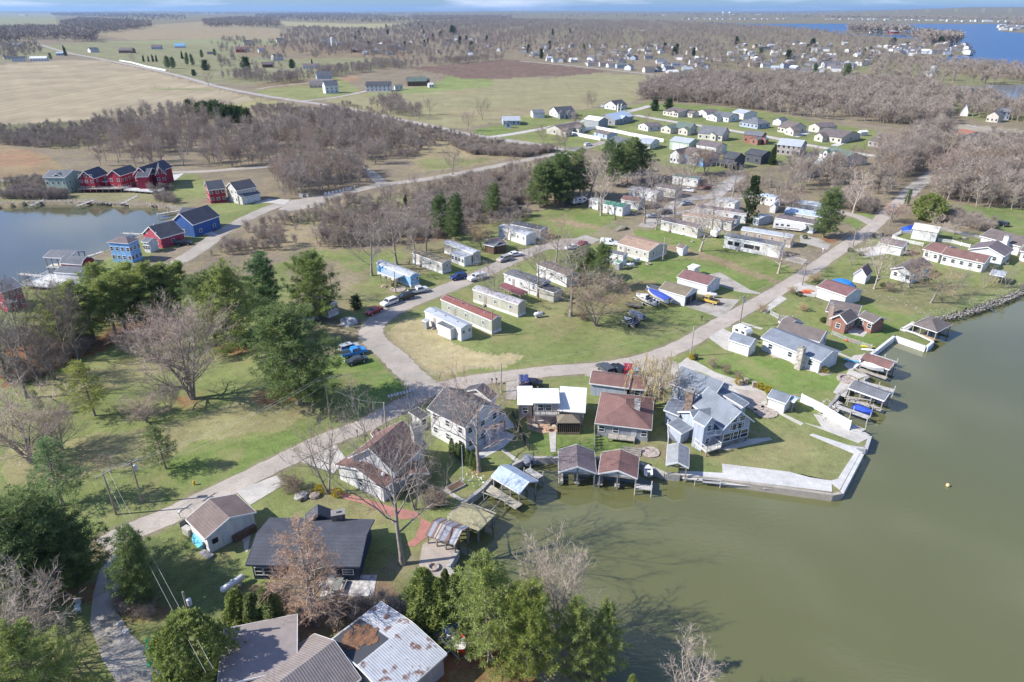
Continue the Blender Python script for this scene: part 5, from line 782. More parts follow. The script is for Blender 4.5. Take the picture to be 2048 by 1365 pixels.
FARM = [('white two-storey farmhouse at the end of the gravel farm lane', 'b', 600, 745, 14, 9, 12, 5.5, 2.6, 'white', 'medgray'), ('new grey house with several sharp gables on bare soil', 'b', 545, 645, 18, 10, 5, 3.4, 3.4, 'bluegray', 'slate'), ('tan quonset hut behind the white farmhouse', 'b', 530, 700, 26, 9, 8, 1, 4.2, 'tan', 'mtan', 'barn', 'round'),
 ('white machine shed with black roof on the farm lane', 'b', 985, 730, 26, 12, 4, 4.2, 2.2, 'white', 'dark', 'barn'), ('dark brown cattle barn at the corner of the green field', 'b', 1285, 685, 22, 14, -4, 3.5, 2.5, 'brown', 'green', 'barn'), ('low dark shed adjoining the cattle barn', 'b', 1340, 668, 14, 8, -4, 2.6, 1, 'brown', 'dark', 'shed'), ('tiny white calf shed beside the cattle barn', 'b', 1398, 700, 6, 5, 10, 2, 1.2, 'white', 'metalw', 'shed'), ('small white and green pony shed near the machine shed', 'b', 1140, 718, 9, 5, 5, 2.4, 1, 'white', 'green', 'shed'),
 ('white house with navy roof on the open far meadow', 'b', 198, 340, 22, 14, 5, 4, 3, 'white', 'navy'), ('old white farmhouse among the tall bare trees', 'b', 580, 365, 30, 14, 8, 6, 3.5, 'white', 'medgray'), ('long grey barn right of the old white farmhouse', 'b', 685, 368, 22, 12, 0, 4, 2.5, 'gray', 'slate', 'barn'), ('red-brown barn behind the hedgerow', 'b', 800, 420, 22, 12, -3, 3.5, 2.5, 'brown', 'mauve', 'barn'), ('grey metal shed in the farmyard behind the hedgerow', 'b', 978, 432, 26, 11, -2, 4.2, 2, 'gray', 'slate', 'barn'), ('brick-red house with navy roof behind the hedgerow', 'b', 1090, 402, 24, 12, 0, 3.5, 2.6, 'brick', 'navy'), ('white cottage in front of the brick-red house', 'b', 1080, 440, 16, 8, 0, 3, 1.6, 'white', 'green', 'cottage'), ('blue-roofed white shed by the hedgerow', 'b', 875, 440, 9, 7, 12, 3, 1.6, 'white', 'metalb', 'shed'),
 ('white house with grey roof beside the paddock fence', 'b', 172, 485, 17, 10, 25, 4.5, 2.4, 'white', 'taupe'), ('brown-roofed bungalow left of the paddock fence', 'b', 95, 540, 16, 10, 5, 3, 2, 'brown', 'mauve'), ('long low white house with mauve roof by the round pines', 'b', 445, 550, 24, 10, -4, 2.8, 1.8, 'white', 'mauve'), ('white house among the bare trees at the left of the far hamlet', 'b', 50, 420, 15, 9, 10, 3.4, 2, 'white', 'slate'), ('pale farm buildings far beyond the woods', 'b', 690, 133, 60, 20, 0, 5, 4, 'white', 'metalw', 'barn'),
 ('grey-blue gabled house at the edge of the far meadow', 'a', 750, 420, 17, 12, 35, 3.4, 2.6, 'white', 'slate'), ('wide brown house with a bare tree before it', 'a', 1020, 425, 27, 13, 0, 3.4, 3, 'brown', 'mauve'), ('dark-roofed house on the far green pasture', 'a', 1258, 395, 20, 12, -8, 3.2, 2.6, 'bluegray', 'mauve'), ('white house with a light blue roof on the far pasture', 'a', 1443, 385, 22, 12, 0, 3.2, 3, 'white', mat('metal_roof', (.2, .42, .62), .5)), ('white and grey house at the top of the tree-lined drive', 'a', 1990, 362, 22, 13, 4, 4.5, 3, 'white', 'navy'),
 ('red barn with white additions beyond the pines', 'a', 1930, 420, 20, 12, 5, 4, 2.5, 'red', 'maroon', 'barn'), ('white porch cottage beside the red barn', 'a', 1970, 415, 14, 9, 5, 3, 2, 'white', 'mauve', 'cottage'), ('grey field shelter between small conifers', 'a', 1685, 435, 12, 7, 0, 2.5, 1, 'gray', 'taupe', 'shelter'), ('long white greenhouse-like barn at the left of the county road', 'a', 318, 490, 25, 10, -2, 3.2, 1.8, 'white', 'metalw', 'barn'), ('dark-roofed white house left of the long white barn', 'a', 158, 492, 20, 11, 3, 3.2, 2, 'white', 'navy'), ('flat-roofed pale blue house at the far left edge', 'a', 100, 378, 36, 14, 4, 3.6, 1.6, 'bluegray', 'metalg'), ('blue-grey shed beside the county road conifer', 'a', 485, 445, 12, 8, -5, 2.8, 1.2, 'bluegray', 'metalb', 'shed'), ('small white cabin among trees at the far left', 'a', 60, 475, 11, 8, 20, 2.8, 1.4, 'white', 'medgray', 'cabin'), ('long white poultry house deep in the far wood', 'a', 648, 280, 50, 14, -2, 5, 3, 'white', 'metalw', 'barn')]
for f in FARM:
    lb, t, px, py, L, D, rot, ez, rise, wl, rf = f[:11]; spot(lb, t, px, py, L * .9, D, rot + (18 if L < 26 else 0), ez * 1.2, rise * 1.5, wl, rf, f[11] if len(f) > 11 else 'house', kind=f[12] if len(f) > 12 else 'gable')
s_ = MB(); s_.lathe([(3, 0), (3, 15), (2.6, 16.6), (1.4, 17.7), (.1, 18)], n=16); p = at(613, 372, 0, 'b'); s_.build('silo', mat('concrete', (.7, .7, .68)), loc=p); tag(bpy.context.scene.objects[-1] if False else COL.objects['silo'], 'white concrete silo beside the old farmhouse', 'silo')
s_ = MB(); s_.lathe([(3.5, 0), (3.5, 20), (3, 22), (.3, 24)], n=16); s_.build('silo', mat('concrete', (.16, .15, .15)), loc=at(438, 162, 0, 'c')); tag(COL.objects['silo.001'], 'dark silo far off beyond the village', 'silo')
# the village: named edge houses first, then those glimpsed between the trees
EDGE = [(300, 488, 'white', 'metalg'), (350, 498, 'white', 'green'), (403, 500, 'gray', 'slate'), (488, 498, 'white', 'metalw'), (612, 515, 'white', 'medgray'), (640, 530, 'cream', 'mauve'), (690, 522, 'gray', 'navy'), (735, 532, 'cream', 'tan'), (800, 540, 'white', 'mauve'), (870, 545, 'bluegray', 'green'), (935, 562, 'white', 'slate'), (1090, 580, 'cream', 'taupe'), (1160, 575, 'gray', 'dark'), (1250, 570, 'bluegray', 'navy'), (1282, 605, 'white', 'metalw'), (1400, 585, 'sage', 'metalg'), (975, 480, 'bluegray', 'navy'), (800, 490, 'white', 'slate')]
for i, (px, py, wl, rf) in enumerate(EDGE):
    spot('%s-walled house with %s roof facing the far field road, number %d' % (wl, rf, i) if False else 'village house on the field-side lane, %s walls under a %s roof' % ({'bluegray': 'blue-grey', 'gray': 'grey', 'sage': 'pale green'}.get(wl, wl), {'metalg': 'pale metal', 'metalw': 'white metal', 'medgray': 'mid grey', 'taupe': 'taupe', 'navy': 'navy', 'slate': 'slate blue', 'dark': 'black', 'mauve': 'mauve', 'tan': 'tan', 'green': 'green'}[rf]),
         'c', px, py, rng.uniform(11, 15), rng.uniform(8, 10), rng.choice([-20, 10, 15, 60, 75]), rng.uniform(3, 4.2), rng.uniform(2, 2.8), wl, rf, group='houses along the field-side lane of the village', simple=True)
VILL = [(690, 100), (700, 62), (860, 50), (1040, 100), (1190, 85), (1360, 95), (1520, 90), (1690, 84), (1850, 92), (1900, 100), (1860, 116), (1760, 122), (1700, 150), (1600, 160), (1540, 140), (1420, 140), (1340, 140), (1200, 125), (1040, 115), (900, 110)]
vp = []
while len(vp) < 175:
    x, y = rng.uniform(690, 1900), rng.uniform(52, 160)
    if not inpoly(np.array([x]), np.array([y]), VILL)[0] or (x < 1250 and rng.random() < .55) or (y < 80 and rng.random() < .4): continue
    p = at(x, y)
    if all((p - q).length > 17 for q in vp): vp.append(p); wl, rf = rng.choice(['white', 'white', 'white', 'cream', 'gray', 'bluegray', 'tan']), rng.choice(['metalg', 'medgray', 'slate', 'metalw', 'mauve', 'dark', 'taupe']); spot('small pale house glimpsed between the bare trees of the distant village', 'Z', x, y, rng.uniform(10, 16), rng.uniform(7, 10), rng.choice([0, 20, 70, 100, 150]) + rng.uniform(-8, 8), rng.uniform(3, 5), rng.uniform(1.6, 3), wl, rf, group='houses scattered through the distant village', simple=True)
for i in range(30):      # the peninsula
    x = rng.uniform(1770, 1945); y = 100 + rng.uniform(-8, 11) - (x - 1860) * .02; spot('pale lakefront house crowded on the village peninsula', 'Z', x, y, rng.uniform(11, 18), rng.uniform(8, 12), rng.uniform(0, 180), rng.uniform(4, 6), 2.4, rng.choice(['white', 'cream', 'tan', 'bluegray']), rng.choice(['metalg', 'medgray', 'mauve', 'metalw', 'taupe']), group='houses on the lakefront peninsula', simple=True)
for i, (x, y) in enumerate([(1760, 67.6), (1768, 68), (1776, 67), (1786, 68.4), (1793, 68), (1800, 68), (1748, 67.5)]):
    spot('house on the low wooded island, white walls', 'Z', x, y - .6, 26, 15, rng.uniform(-20, 20), 6, 4, 'white' if i not in (3, 4) else 'rose', 'metalg' if i != 4 else 'maroon', group='houses on the wooded island', simple=True)
def speck(px, py, L, D, ez, c, group, lb, hh=.3):
    p = at(px, py); m = MB(); m.box(-L / 2, L / 2, -D / 2, D / 2, 0, ez); m.face([(-L / 2, -D / 2, ez), (L / 2, -D / 2, ez), (L / 2, 0, ez + ez * hh), (-L / 2, 0, ez + ez * hh)], mi=1); m.face([(L / 2, D / 2, ez), (-L / 2, D / 2, ez), (-L / 2, 0, ez + ez * hh), (L / 2, 0, ez + ez * hh)], mi=1)
    for x_ in (-L / 2, L / 2): m.face([(x_, -D / 2, ez), (x_, 0, ez + ez * hh), (x_, D / 2, ez)])
    o = m.build('lake_house', [c, roofm(rng.choice(['metalg', 'medgray', 'mauve', 'taupe']))], loc=(p.x, p.y, 0)); o.rotation_euler.z = rng.uniform(-.3, .3); tag(o, lb, 'house', group)
WM = mat('siding', W_['white']); CM = mat('siding', W_['cream'])
for i in range(46):
    x = 1365 + i * 14.4 + rng.uniform(-4, 4); y = 39.6 + (0 if x < 1640 else (x - 1640) / 400 * 5.8) + rng.uniform(-.5, .3)
    if 1575 < x < 1640: continue
    speck(x, y, rng.uniform(16, 34), 15, rng.uniform(6, 10), WM if rng.random() < .75 else CM, 'houses along the far lake shore', 'tiny white house on the far lake shore')
for i in range(26): speck(rng.uniform(1996, 2046), rng.uniform(53, 62), rng.uniform(15, 26), 14, rng.uniform(6, 9), WM if rng.random() < .6 else CM, 'houses on the far right spit', 'pale house packed on the spit at the far right')
for i in range(44): speck(rng.choice([rng.uniform(1060, 1700), rng.uniform(0, 700), rng.uniform(1060, 1500), rng.uniform(1780, 2040)]), rng.uniform(25.5, 34), rng.uniform(30, 110), 40, rng.uniform(9, 16), WM, 'pale buildings near the horizon', 'pale speck of a building near the horizon')
for px, lb in ((1685, 'slender white water tower on the horizon, left of the pair'), (1738, 'white water tower with a round tank on the horizon, right of the pair')):
    p = at(px / 4 + 1024 if False else 1024 + px * .25, 34); m = MB(); m.tube([(0, 0, 0), (0, 0, 34)], 3.2, 10); m.lathe([(3, 30), (11, 36), (13, 42), (10, 48), (1, 51)], n=16); m.build('water_tower', mat('concrete', (.8, .8, .8)), loc=(p.x, p.y, 0)); tag(COL.objects[-1] if False else [o for o in COL.objects if o.name.startswith('water_tower')][-1], lb, 'water tower')
# ================================================================ TREES
BARK = mat('bark', (.3, .26, .22), .95); TWIG = mat('twig', (.35, .295, .245), .95); NEED = mat('needles', (.13, .19, .065), .9, (.25, .32, .115)); NEEDL = mat('needles', (.17, .22, .075), .9, (.31, .37, .14)); NEEDD = mat('needles', (.045, .08, .03), .9, (.085, .13, .045))
PROTO = bpy.data.collections.new('tree_shapes')
class Tubes:
    def __init__(s): s.v = []; s.f = []
    def tube(s, P, Rr, n):
        b0 = len(s.v)
        for i, p in enumerate(P):
            d = (P[min(i + 1, len(P) - 1)] - P[max(i - 1, 0)]).normalized(); u = d.orthogonal().normalized(); v = d.cross(u)
            for k in range(n): a = 6.2832 * k / n; s.v.append(p + (u * math.cos(a) + v * math.sin(a)) * Rr[i])
        for i in range(len(P) - 1):
            for k in range(n): a, b = b0 + i * n + k, b0 + i * n + (k + 1) % n; s.f.append((a, b, b + n, a + n))
    def blade(s, p, q, w_, r=random):
        d = (q - p); u = d.orthogonal().normalized(); a = r.uniform(0, 6.28); u = u * math.cos(a) + d.normalized().cross(u) * math.sin(a); b0 = len(s.v)
        s.v += [p - u * w_, p + u * w_, q + u * w_ * .3, q - u * w_ * .3]; s.f.append((b0, b0 + 1, b0 + 2, b0 + 3))
def bend(p, d, L, n, r, wob, up):
    P = [p.copy()]; d = d.copy()
    for i in range(n): d = (d + Vector((r.gauss(0, wob), r.gauss(0, wob), r.gauss(0, wob) + up))).normalized(); P.append(P[-1] + d * L / n)
    return P, d
def bare_tree(seed, Ht=14, spread=.8, n1=8, n2=6, n3=6, n4=5, tw=.03, clear=.25, up=.06, multi=1, trunk_r=.3, tl=1.0, cone=False):
    r = random.Random(seed); T, K = Tubes(), Tubes()
    for st in range(multi):
        d0 = Vector((0, 0, 1)) if multi == 1 else Vector((math.cos(6.28 * st / multi + seed) * .3, math.sin(6.28 * st / multi + seed) * .3, 1)).normalized()
        P, _ = bend(Vector((0, 0, -.2)), d0, Ht * (.9 if not cone else 1), 9, r, .05 if not cone else .015, .02); tr = trunk_r / (1 if multi == 1 else 1.4); T.tube(P, [tr * 1.35] + [tr * (1 - .88 * i / 9) for i in range(1, 10)], 7)
        for i in range(n1):
            t = clear + (1 - clear) * (i + r.random() * .8) / n1 * .97; k = min(int(t * 9), 8); f = t * 9 - k; p = P[k].lerp(P[k + 1], f); a = i * 2.4 + r.uniform(-.5, .5); el = (r.uniform(.35, .8) if not cone else r.uniform(-.05, .3)) + t * .25
            L1 = Ht * spread * (.52 * (1 - ((t - .45) / .75) ** 2) if not cone else .24 * (.35 + math.sin(min(1, (1.03 - t) * 1.35) * 1.57) * .8)) * r.uniform(.75, 1.15); d = Vector((math.cos(a) * math.cos(el), math.sin(a) * math.cos(el), math.sin(el)))
            n = 5; Q, _ = bend(p, d, L1, n, r, .13, up); r1 = tr * (1 - .8 * t) * .5; T.tube(Q, [r1 * (1 - .8 * j / n) for j in range(n + 1)], 5)
            for j in range(n2):
                t2 = .2 + .8 * (j + r.random()) / n2; k2 = min(int(t2 * n), n - 1); p2 = Q[k2].lerp(Q[k2 + 1], t2 * n - k2); dd = (Q[k2 + 1] - Q[k2]).normalized(); side = dd.orthogonal().normalized(); aa = r.uniform(0, 6.28); side = side * math.cos(aa) + dd.cross(side) * math.sin(aa)
                d2 = (dd * .7 + side * .8 + Vector((0, 0, .25))).normalized(); L2 = L1 * r.uniform(.3, .5) * (1.1 - .4 * t2) * tl; Q2, _ = bend(p2, d2, L2, 3, r, .16, up); T.tube(Q2, [r1 * .4, r1 * .3, r1 * .2, .008], 3)
                for m in range(n3):
                    t3 = .15 + .85 * (m + r.random()) / n3; k3 = min(int(t3 * 3), 2); p3 = Q2[k3].lerp(Q2[k3 + 1], t3 * 3 - k3); d3 = ((Q2[k3 + 1] - Q2[k3]).normalized() * .8 + Vector((r.gauss(0, .5), r.gauss(0, .5), r.gauss(.15, .5)))).normalized(); L3 = L2 * r.uniform(.35, .6)
                    e3 = p3 + d3 * L3; K.blade(p3, e3, tw * .8, r)
                    for x in range(n4):
                        p4 = p3.lerp(e3, .15 + .8 * r.random()); d4 = (d3 * .7 + Vector((r.gauss(0, .55), r.gauss(0, .55), r.gauss(.15, .5)))).normalized(); K.blade(p4, p4 + d4 * L3 * r.uniform(.4, .8), tw * .5, r)
    return T, K
def clump(K, p, r, rad, n, ln, w_, out_=None, upb=.3):
    for i in range(n):
        d = Vector((r.gauss(0, 1), r.gauss(0, 1), r.gauss(upb, 1)))
        if out_ is not None: d += out_ * .8
        d.normalize(); q = p + d * rad * r.uniform(.1, .7); K.blade(q, q + d * ln * r.uniform(.6, 1.2), w_, r)
def pine(seed, Ht=17, rad=4.5, clear=.2, wh=.62, per=5, cl=7, nb=13, ln=.42, w_=.075, top=.55, droop=.0):
    r = random.Random(seed); T, K = Tubes(), Tubes(); P, _ = bend(Vector((0, 0, -.2)), Vector((0, 0, 1)), Ht, 8, r, .02, .02); tr = Ht * .012; T.tube(P, [tr * (1.3 - 1.22 * i / 8) for i in range(9)], 7)
    z = clear * Ht; lob = [r.uniform(.5, 1.25) for _ in range(7)]
    while z < Ht * .985:
        t = z / Ht; u = (t - clear) / (1 - clear); R0 = rad * (math.sin(min(1, u * 2.2 + .32) * 1.57) * (1 - u) ** top + .05); k = min(int(t * 8), 7); pc = P[k].lerp(P[k + 1], t * 8 - k); a0 = r.uniform(0, 6.28)
        for b in range(per if u < .85 else 3):
            if r.random() < .1: continue
            a = a0 + 6.2832 * b / per + r.uniform(-.35, .35); L = R0 * r.uniform(.6, 1.15) * lob[int(a * 1.11) % 7]; el = -.05 + .75 * u + r.uniform(-.12, .15) - droop; d = Vector((math.cos(a) * math.cos(el), math.sin(a) * math.cos(el), math.sin(el))); Q, _ = bend(pc, d, L, 3, r, .06, .07)
            T.tube(Q, [.05 + L * .008, .045, .03, .012], 3)
            for j in range(max(2, int(cl * L / rad + 1.5))):
                t2 = .25 + .75 * (j + r.random()) / max(2, int(cl * L / rad + 1.5)); k2 = min(int(t2 * 3), 2); p2 = Q[k2].lerp(Q[k2 + 1], min(1, t2 * 3 - k2)); sp = L * .2 * (1.2 - t2); p2 = p2 + Vector((r.gauss(0, sp), r.gauss(0, sp), r.gauss(.05, sp * .35))); clump(K, p2, r, .42, nb, ln, w_, d * .5, .35)
        z += wh * r.uniform(.75, 1.25) * (1 - .35 * u)
    return T, K
def bushy(seed, Ht, rad, n=500, nb=10, ln=.22, w_=.07, prof=None, lump=.12):
    r = random.Random(seed); T, K = Tubes(), Tubes(); T.tube([Vector((0, 0, -.1)), Vector((0, 0, Ht * .6))], [.16, .05], 5); ph = [r.uniform(0, 6.28) for _ in range(4)]
    for i in range(n):
        u = r.random() ** .85; a = r.uniform(0, 6.2832); pr = prof(u) if prof else math.sin(math.pi * (u * .86 + .12)) ** .6; R0 = rad * pr * (1 + lump * math.sin(3 * a + ph[0] + u * 5) + lump * math.sin(5 * a + ph[1] - u * 7)) * r.uniform(.62, 1.03)
        d = Vector((math.cos(a), math.sin(a), .35 if u < .8 else 1.2)); clump(K, Vector((math.cos(a) * R0, math.sin(a) * R0, .1 + u * Ht * .96)), r, .22, nb, ln, w_, d, .2)
    return T, K
def weeping(seed, Ht=10, rad=5):
    r = random.Random(seed); T, K = bare_tree(seed, Ht * .85, .9, 10, 7, 6, 4, .025, .15, .1, 3, .3)
    for i in range(110):
        a = r.uniform(0, 6.28); q = r.random() ** .5 * rad; z = Ht * (.95 - .35 * (q / rad) ** 2) * r.uniform(.75, 1); p = Vector((math.cos(a) * q, math.sin(a) * q, z)); L = r.uniform(1.5, 4)
        for k in range(3): K.blade(p, p + Vector((r.gauss(0, .25) + math.cos(a) * .4, r.gauss(0, .25) + math.sin(a) * .4, -L * r.uniform(.5, 1))), .03, r)
    return T, K
KINDS = {}
def kind(name, TK, Ht, bark=BARK, leaf=TWIG):
    T, K = TK; mt = npmesh(name + '_trunk', [tuple(v) for v in T.v], T.f, bark, True); mk = npmesh(name + '_crown', [tuple(v) for v in K.v], K.f, leaf)
    KINDS[name] = (mt, mk, Ht)
for i in range(4): kind('bare%d' % i, bare_tree(20 + i, 14, 1.1 + .15 * (i % 2), 11, 7, 7, 6, .03, .22, .06, 1 if i != 2 else 3, .32), 14)
kind('bigbare', bare_tree(41, 16, 1.2, 14, 8, 7, 5, .02, .16, .05, 4, .55), 16); kind('frontbare', bare_tree(44, 14, 1.35, 15, 7, 6, 5, .02, .28, .07, 1, .3, .9), 14); kind('frontbare2', bare_tree(48, 14, 1.15, 12, 7, 6, 5, .02, .2, .08, 2, .38, .8), 14)
kind('upright', bare_tree(51, 14, .5, 12, 6, 6, 5, .028, .15, .14, 2, .25), 14); kind('larch', bare_tree(61, 14, 1.0, 46, 7, 8, 6, .024, .12, .0, 1, .34, 1.2, True), 14); kind('lowbare', bare_tree(66, 8, 1.5, 12, 7, 7, 5, .018, .1, .02, 3, .28), 8); kind('shrub', bare_tree(71, 3, 1.1, 9, 6, 6, 5, .014, .05, .03, 5, .05), 3)
for i in range(3): kind('pine%d' % i, pine(80 + i, 17, 6.0, .12, .72, 7, 12, 22, .4, .046, .42), 17, BARK, NEED)
kind('lightpine', pine(88, 17, 6.2, .05, .8, 6, 11, 26, .4, .042, .8), 17, BARK, NEEDL); kind('sparsepine', pine(91, 14, 4.4, .2, .7, 6, 6, 13, .42, .045, .6), 14, BARK, NEEDL)
for i in range(2): kind('tallpine%d' % i, pine(95 + i, 17, 5.0, .27, .8, 6, 10, 22, .4, .05), 17, BARK, NEEDL)
kind('spruce', pine(99, 8, 2.3, .03, .38, 7, 6, 12, .3, .07, .9, .15), 8, BARK, NEEDD); kind('roundpine', pine(101, 8, 4.4, .02, .5, 7, 8, 14, .36, .08, .3), 8, BARK, NEEDD)
kind('arborvitae', bushy(105, 5, .85, 520, 8, .16, .06, lambda u: (1 - u ** 2.2) ** .7 * .95 + .05), 5, BARK, NEED); kind('broadcedar', bushy(106, 8, 2.1, 1300, 11, .2, .075, lambda u: (1 - u) ** .55 * .95 + .05, .2), 8, BARK, NEEDL)
kind('roundbush', bushy(108, 7, 3.6, 1700, 12, .22, .085, None, .2), 7, BARK, NEEDL); kind('bush', bushy(109, 1.1, .8, 120, 8, .12, .05), 1.1, BARK, NEEDD); kind('willow', weeping(111), 10); kind('ivytree', bushy(113, 12, 2.6, 900, 10, .25, .09, lambda u: math.sin(math.pi * (u * .8 + .15)) ** .7 * (.7 + .3 * math.sin(u * 14)), .25), 12, BARK, NEEDD)
TONE = {'gray': (1, 1, 1.02, 1), 'tanp': (1.5, 1.2, 1.0, 1), 'pink': (1.12, 1.0, .96, 1), 'red': (1.2, .98, .9, 1), 'brown': (.98, .88, .76, 1), 'pale': (1.5, 1.47, 1.42, 1), 'gold': (1.45, 1.25, .85, 1), 'yel': (1.7, 1.6, 1.0, 1), 'dark': (.75, .72, .7, 1), 'g': (1, 1, 1, 1), 'gl': (1.25, 1.2, 1.0, 1), 'gll': (1.55, 1.45, 1.2, 1), 'bigp': (1.5, 1.38, 1.3, 1), 'gd': (.8, .85, .85, 1), 'gb': (.85, 1.0, 1.15, 1), 'gy': (1.5, 1.3, .9, 1)}
def tree(kd, bx, by, topy=None, label=None, tone='gray', t='Z', h=None, cat='tree', group=None, wide=1.0, name=None, rz=None, xyz=None):
    p = xyz if xyz is not None else at(bx, by, 0, t); hh = h or max(2.0, height_for(p.x, p.y, topy, t)); mt, mk, Ht = KINDS[kd]; s = hh / Ht
    r = empty(name or {'pine': 'pine_tree', 'spru': 'spruce_tree', 'arbo': 'arborvitae', 'broa': 'cedar_tree', 'bush': 'shrub', 'shru': 'shrub'}.get(kd[:4], 'pine_tree' if 'pine' in kd else 'tree'), (p.x, p.y, 0), rng.uniform(0, 6.28) if rz is None else rz); r.scale = (s * wide, s * wide, s); tag(r, label, cat, group); c = TONE[tone]
    for nm, me in (('trunk', mt), ('crown', mk)):
        o = bpy.data.objects.new(nm, me); COL.objects.link(o); o.parent = r
        o.color = c if nm == 'crown' or tone in ('pale',) else ((1, 1, 1, 1) if tone not in ('dark',) else (.7, .7, .7, 1))
    return r
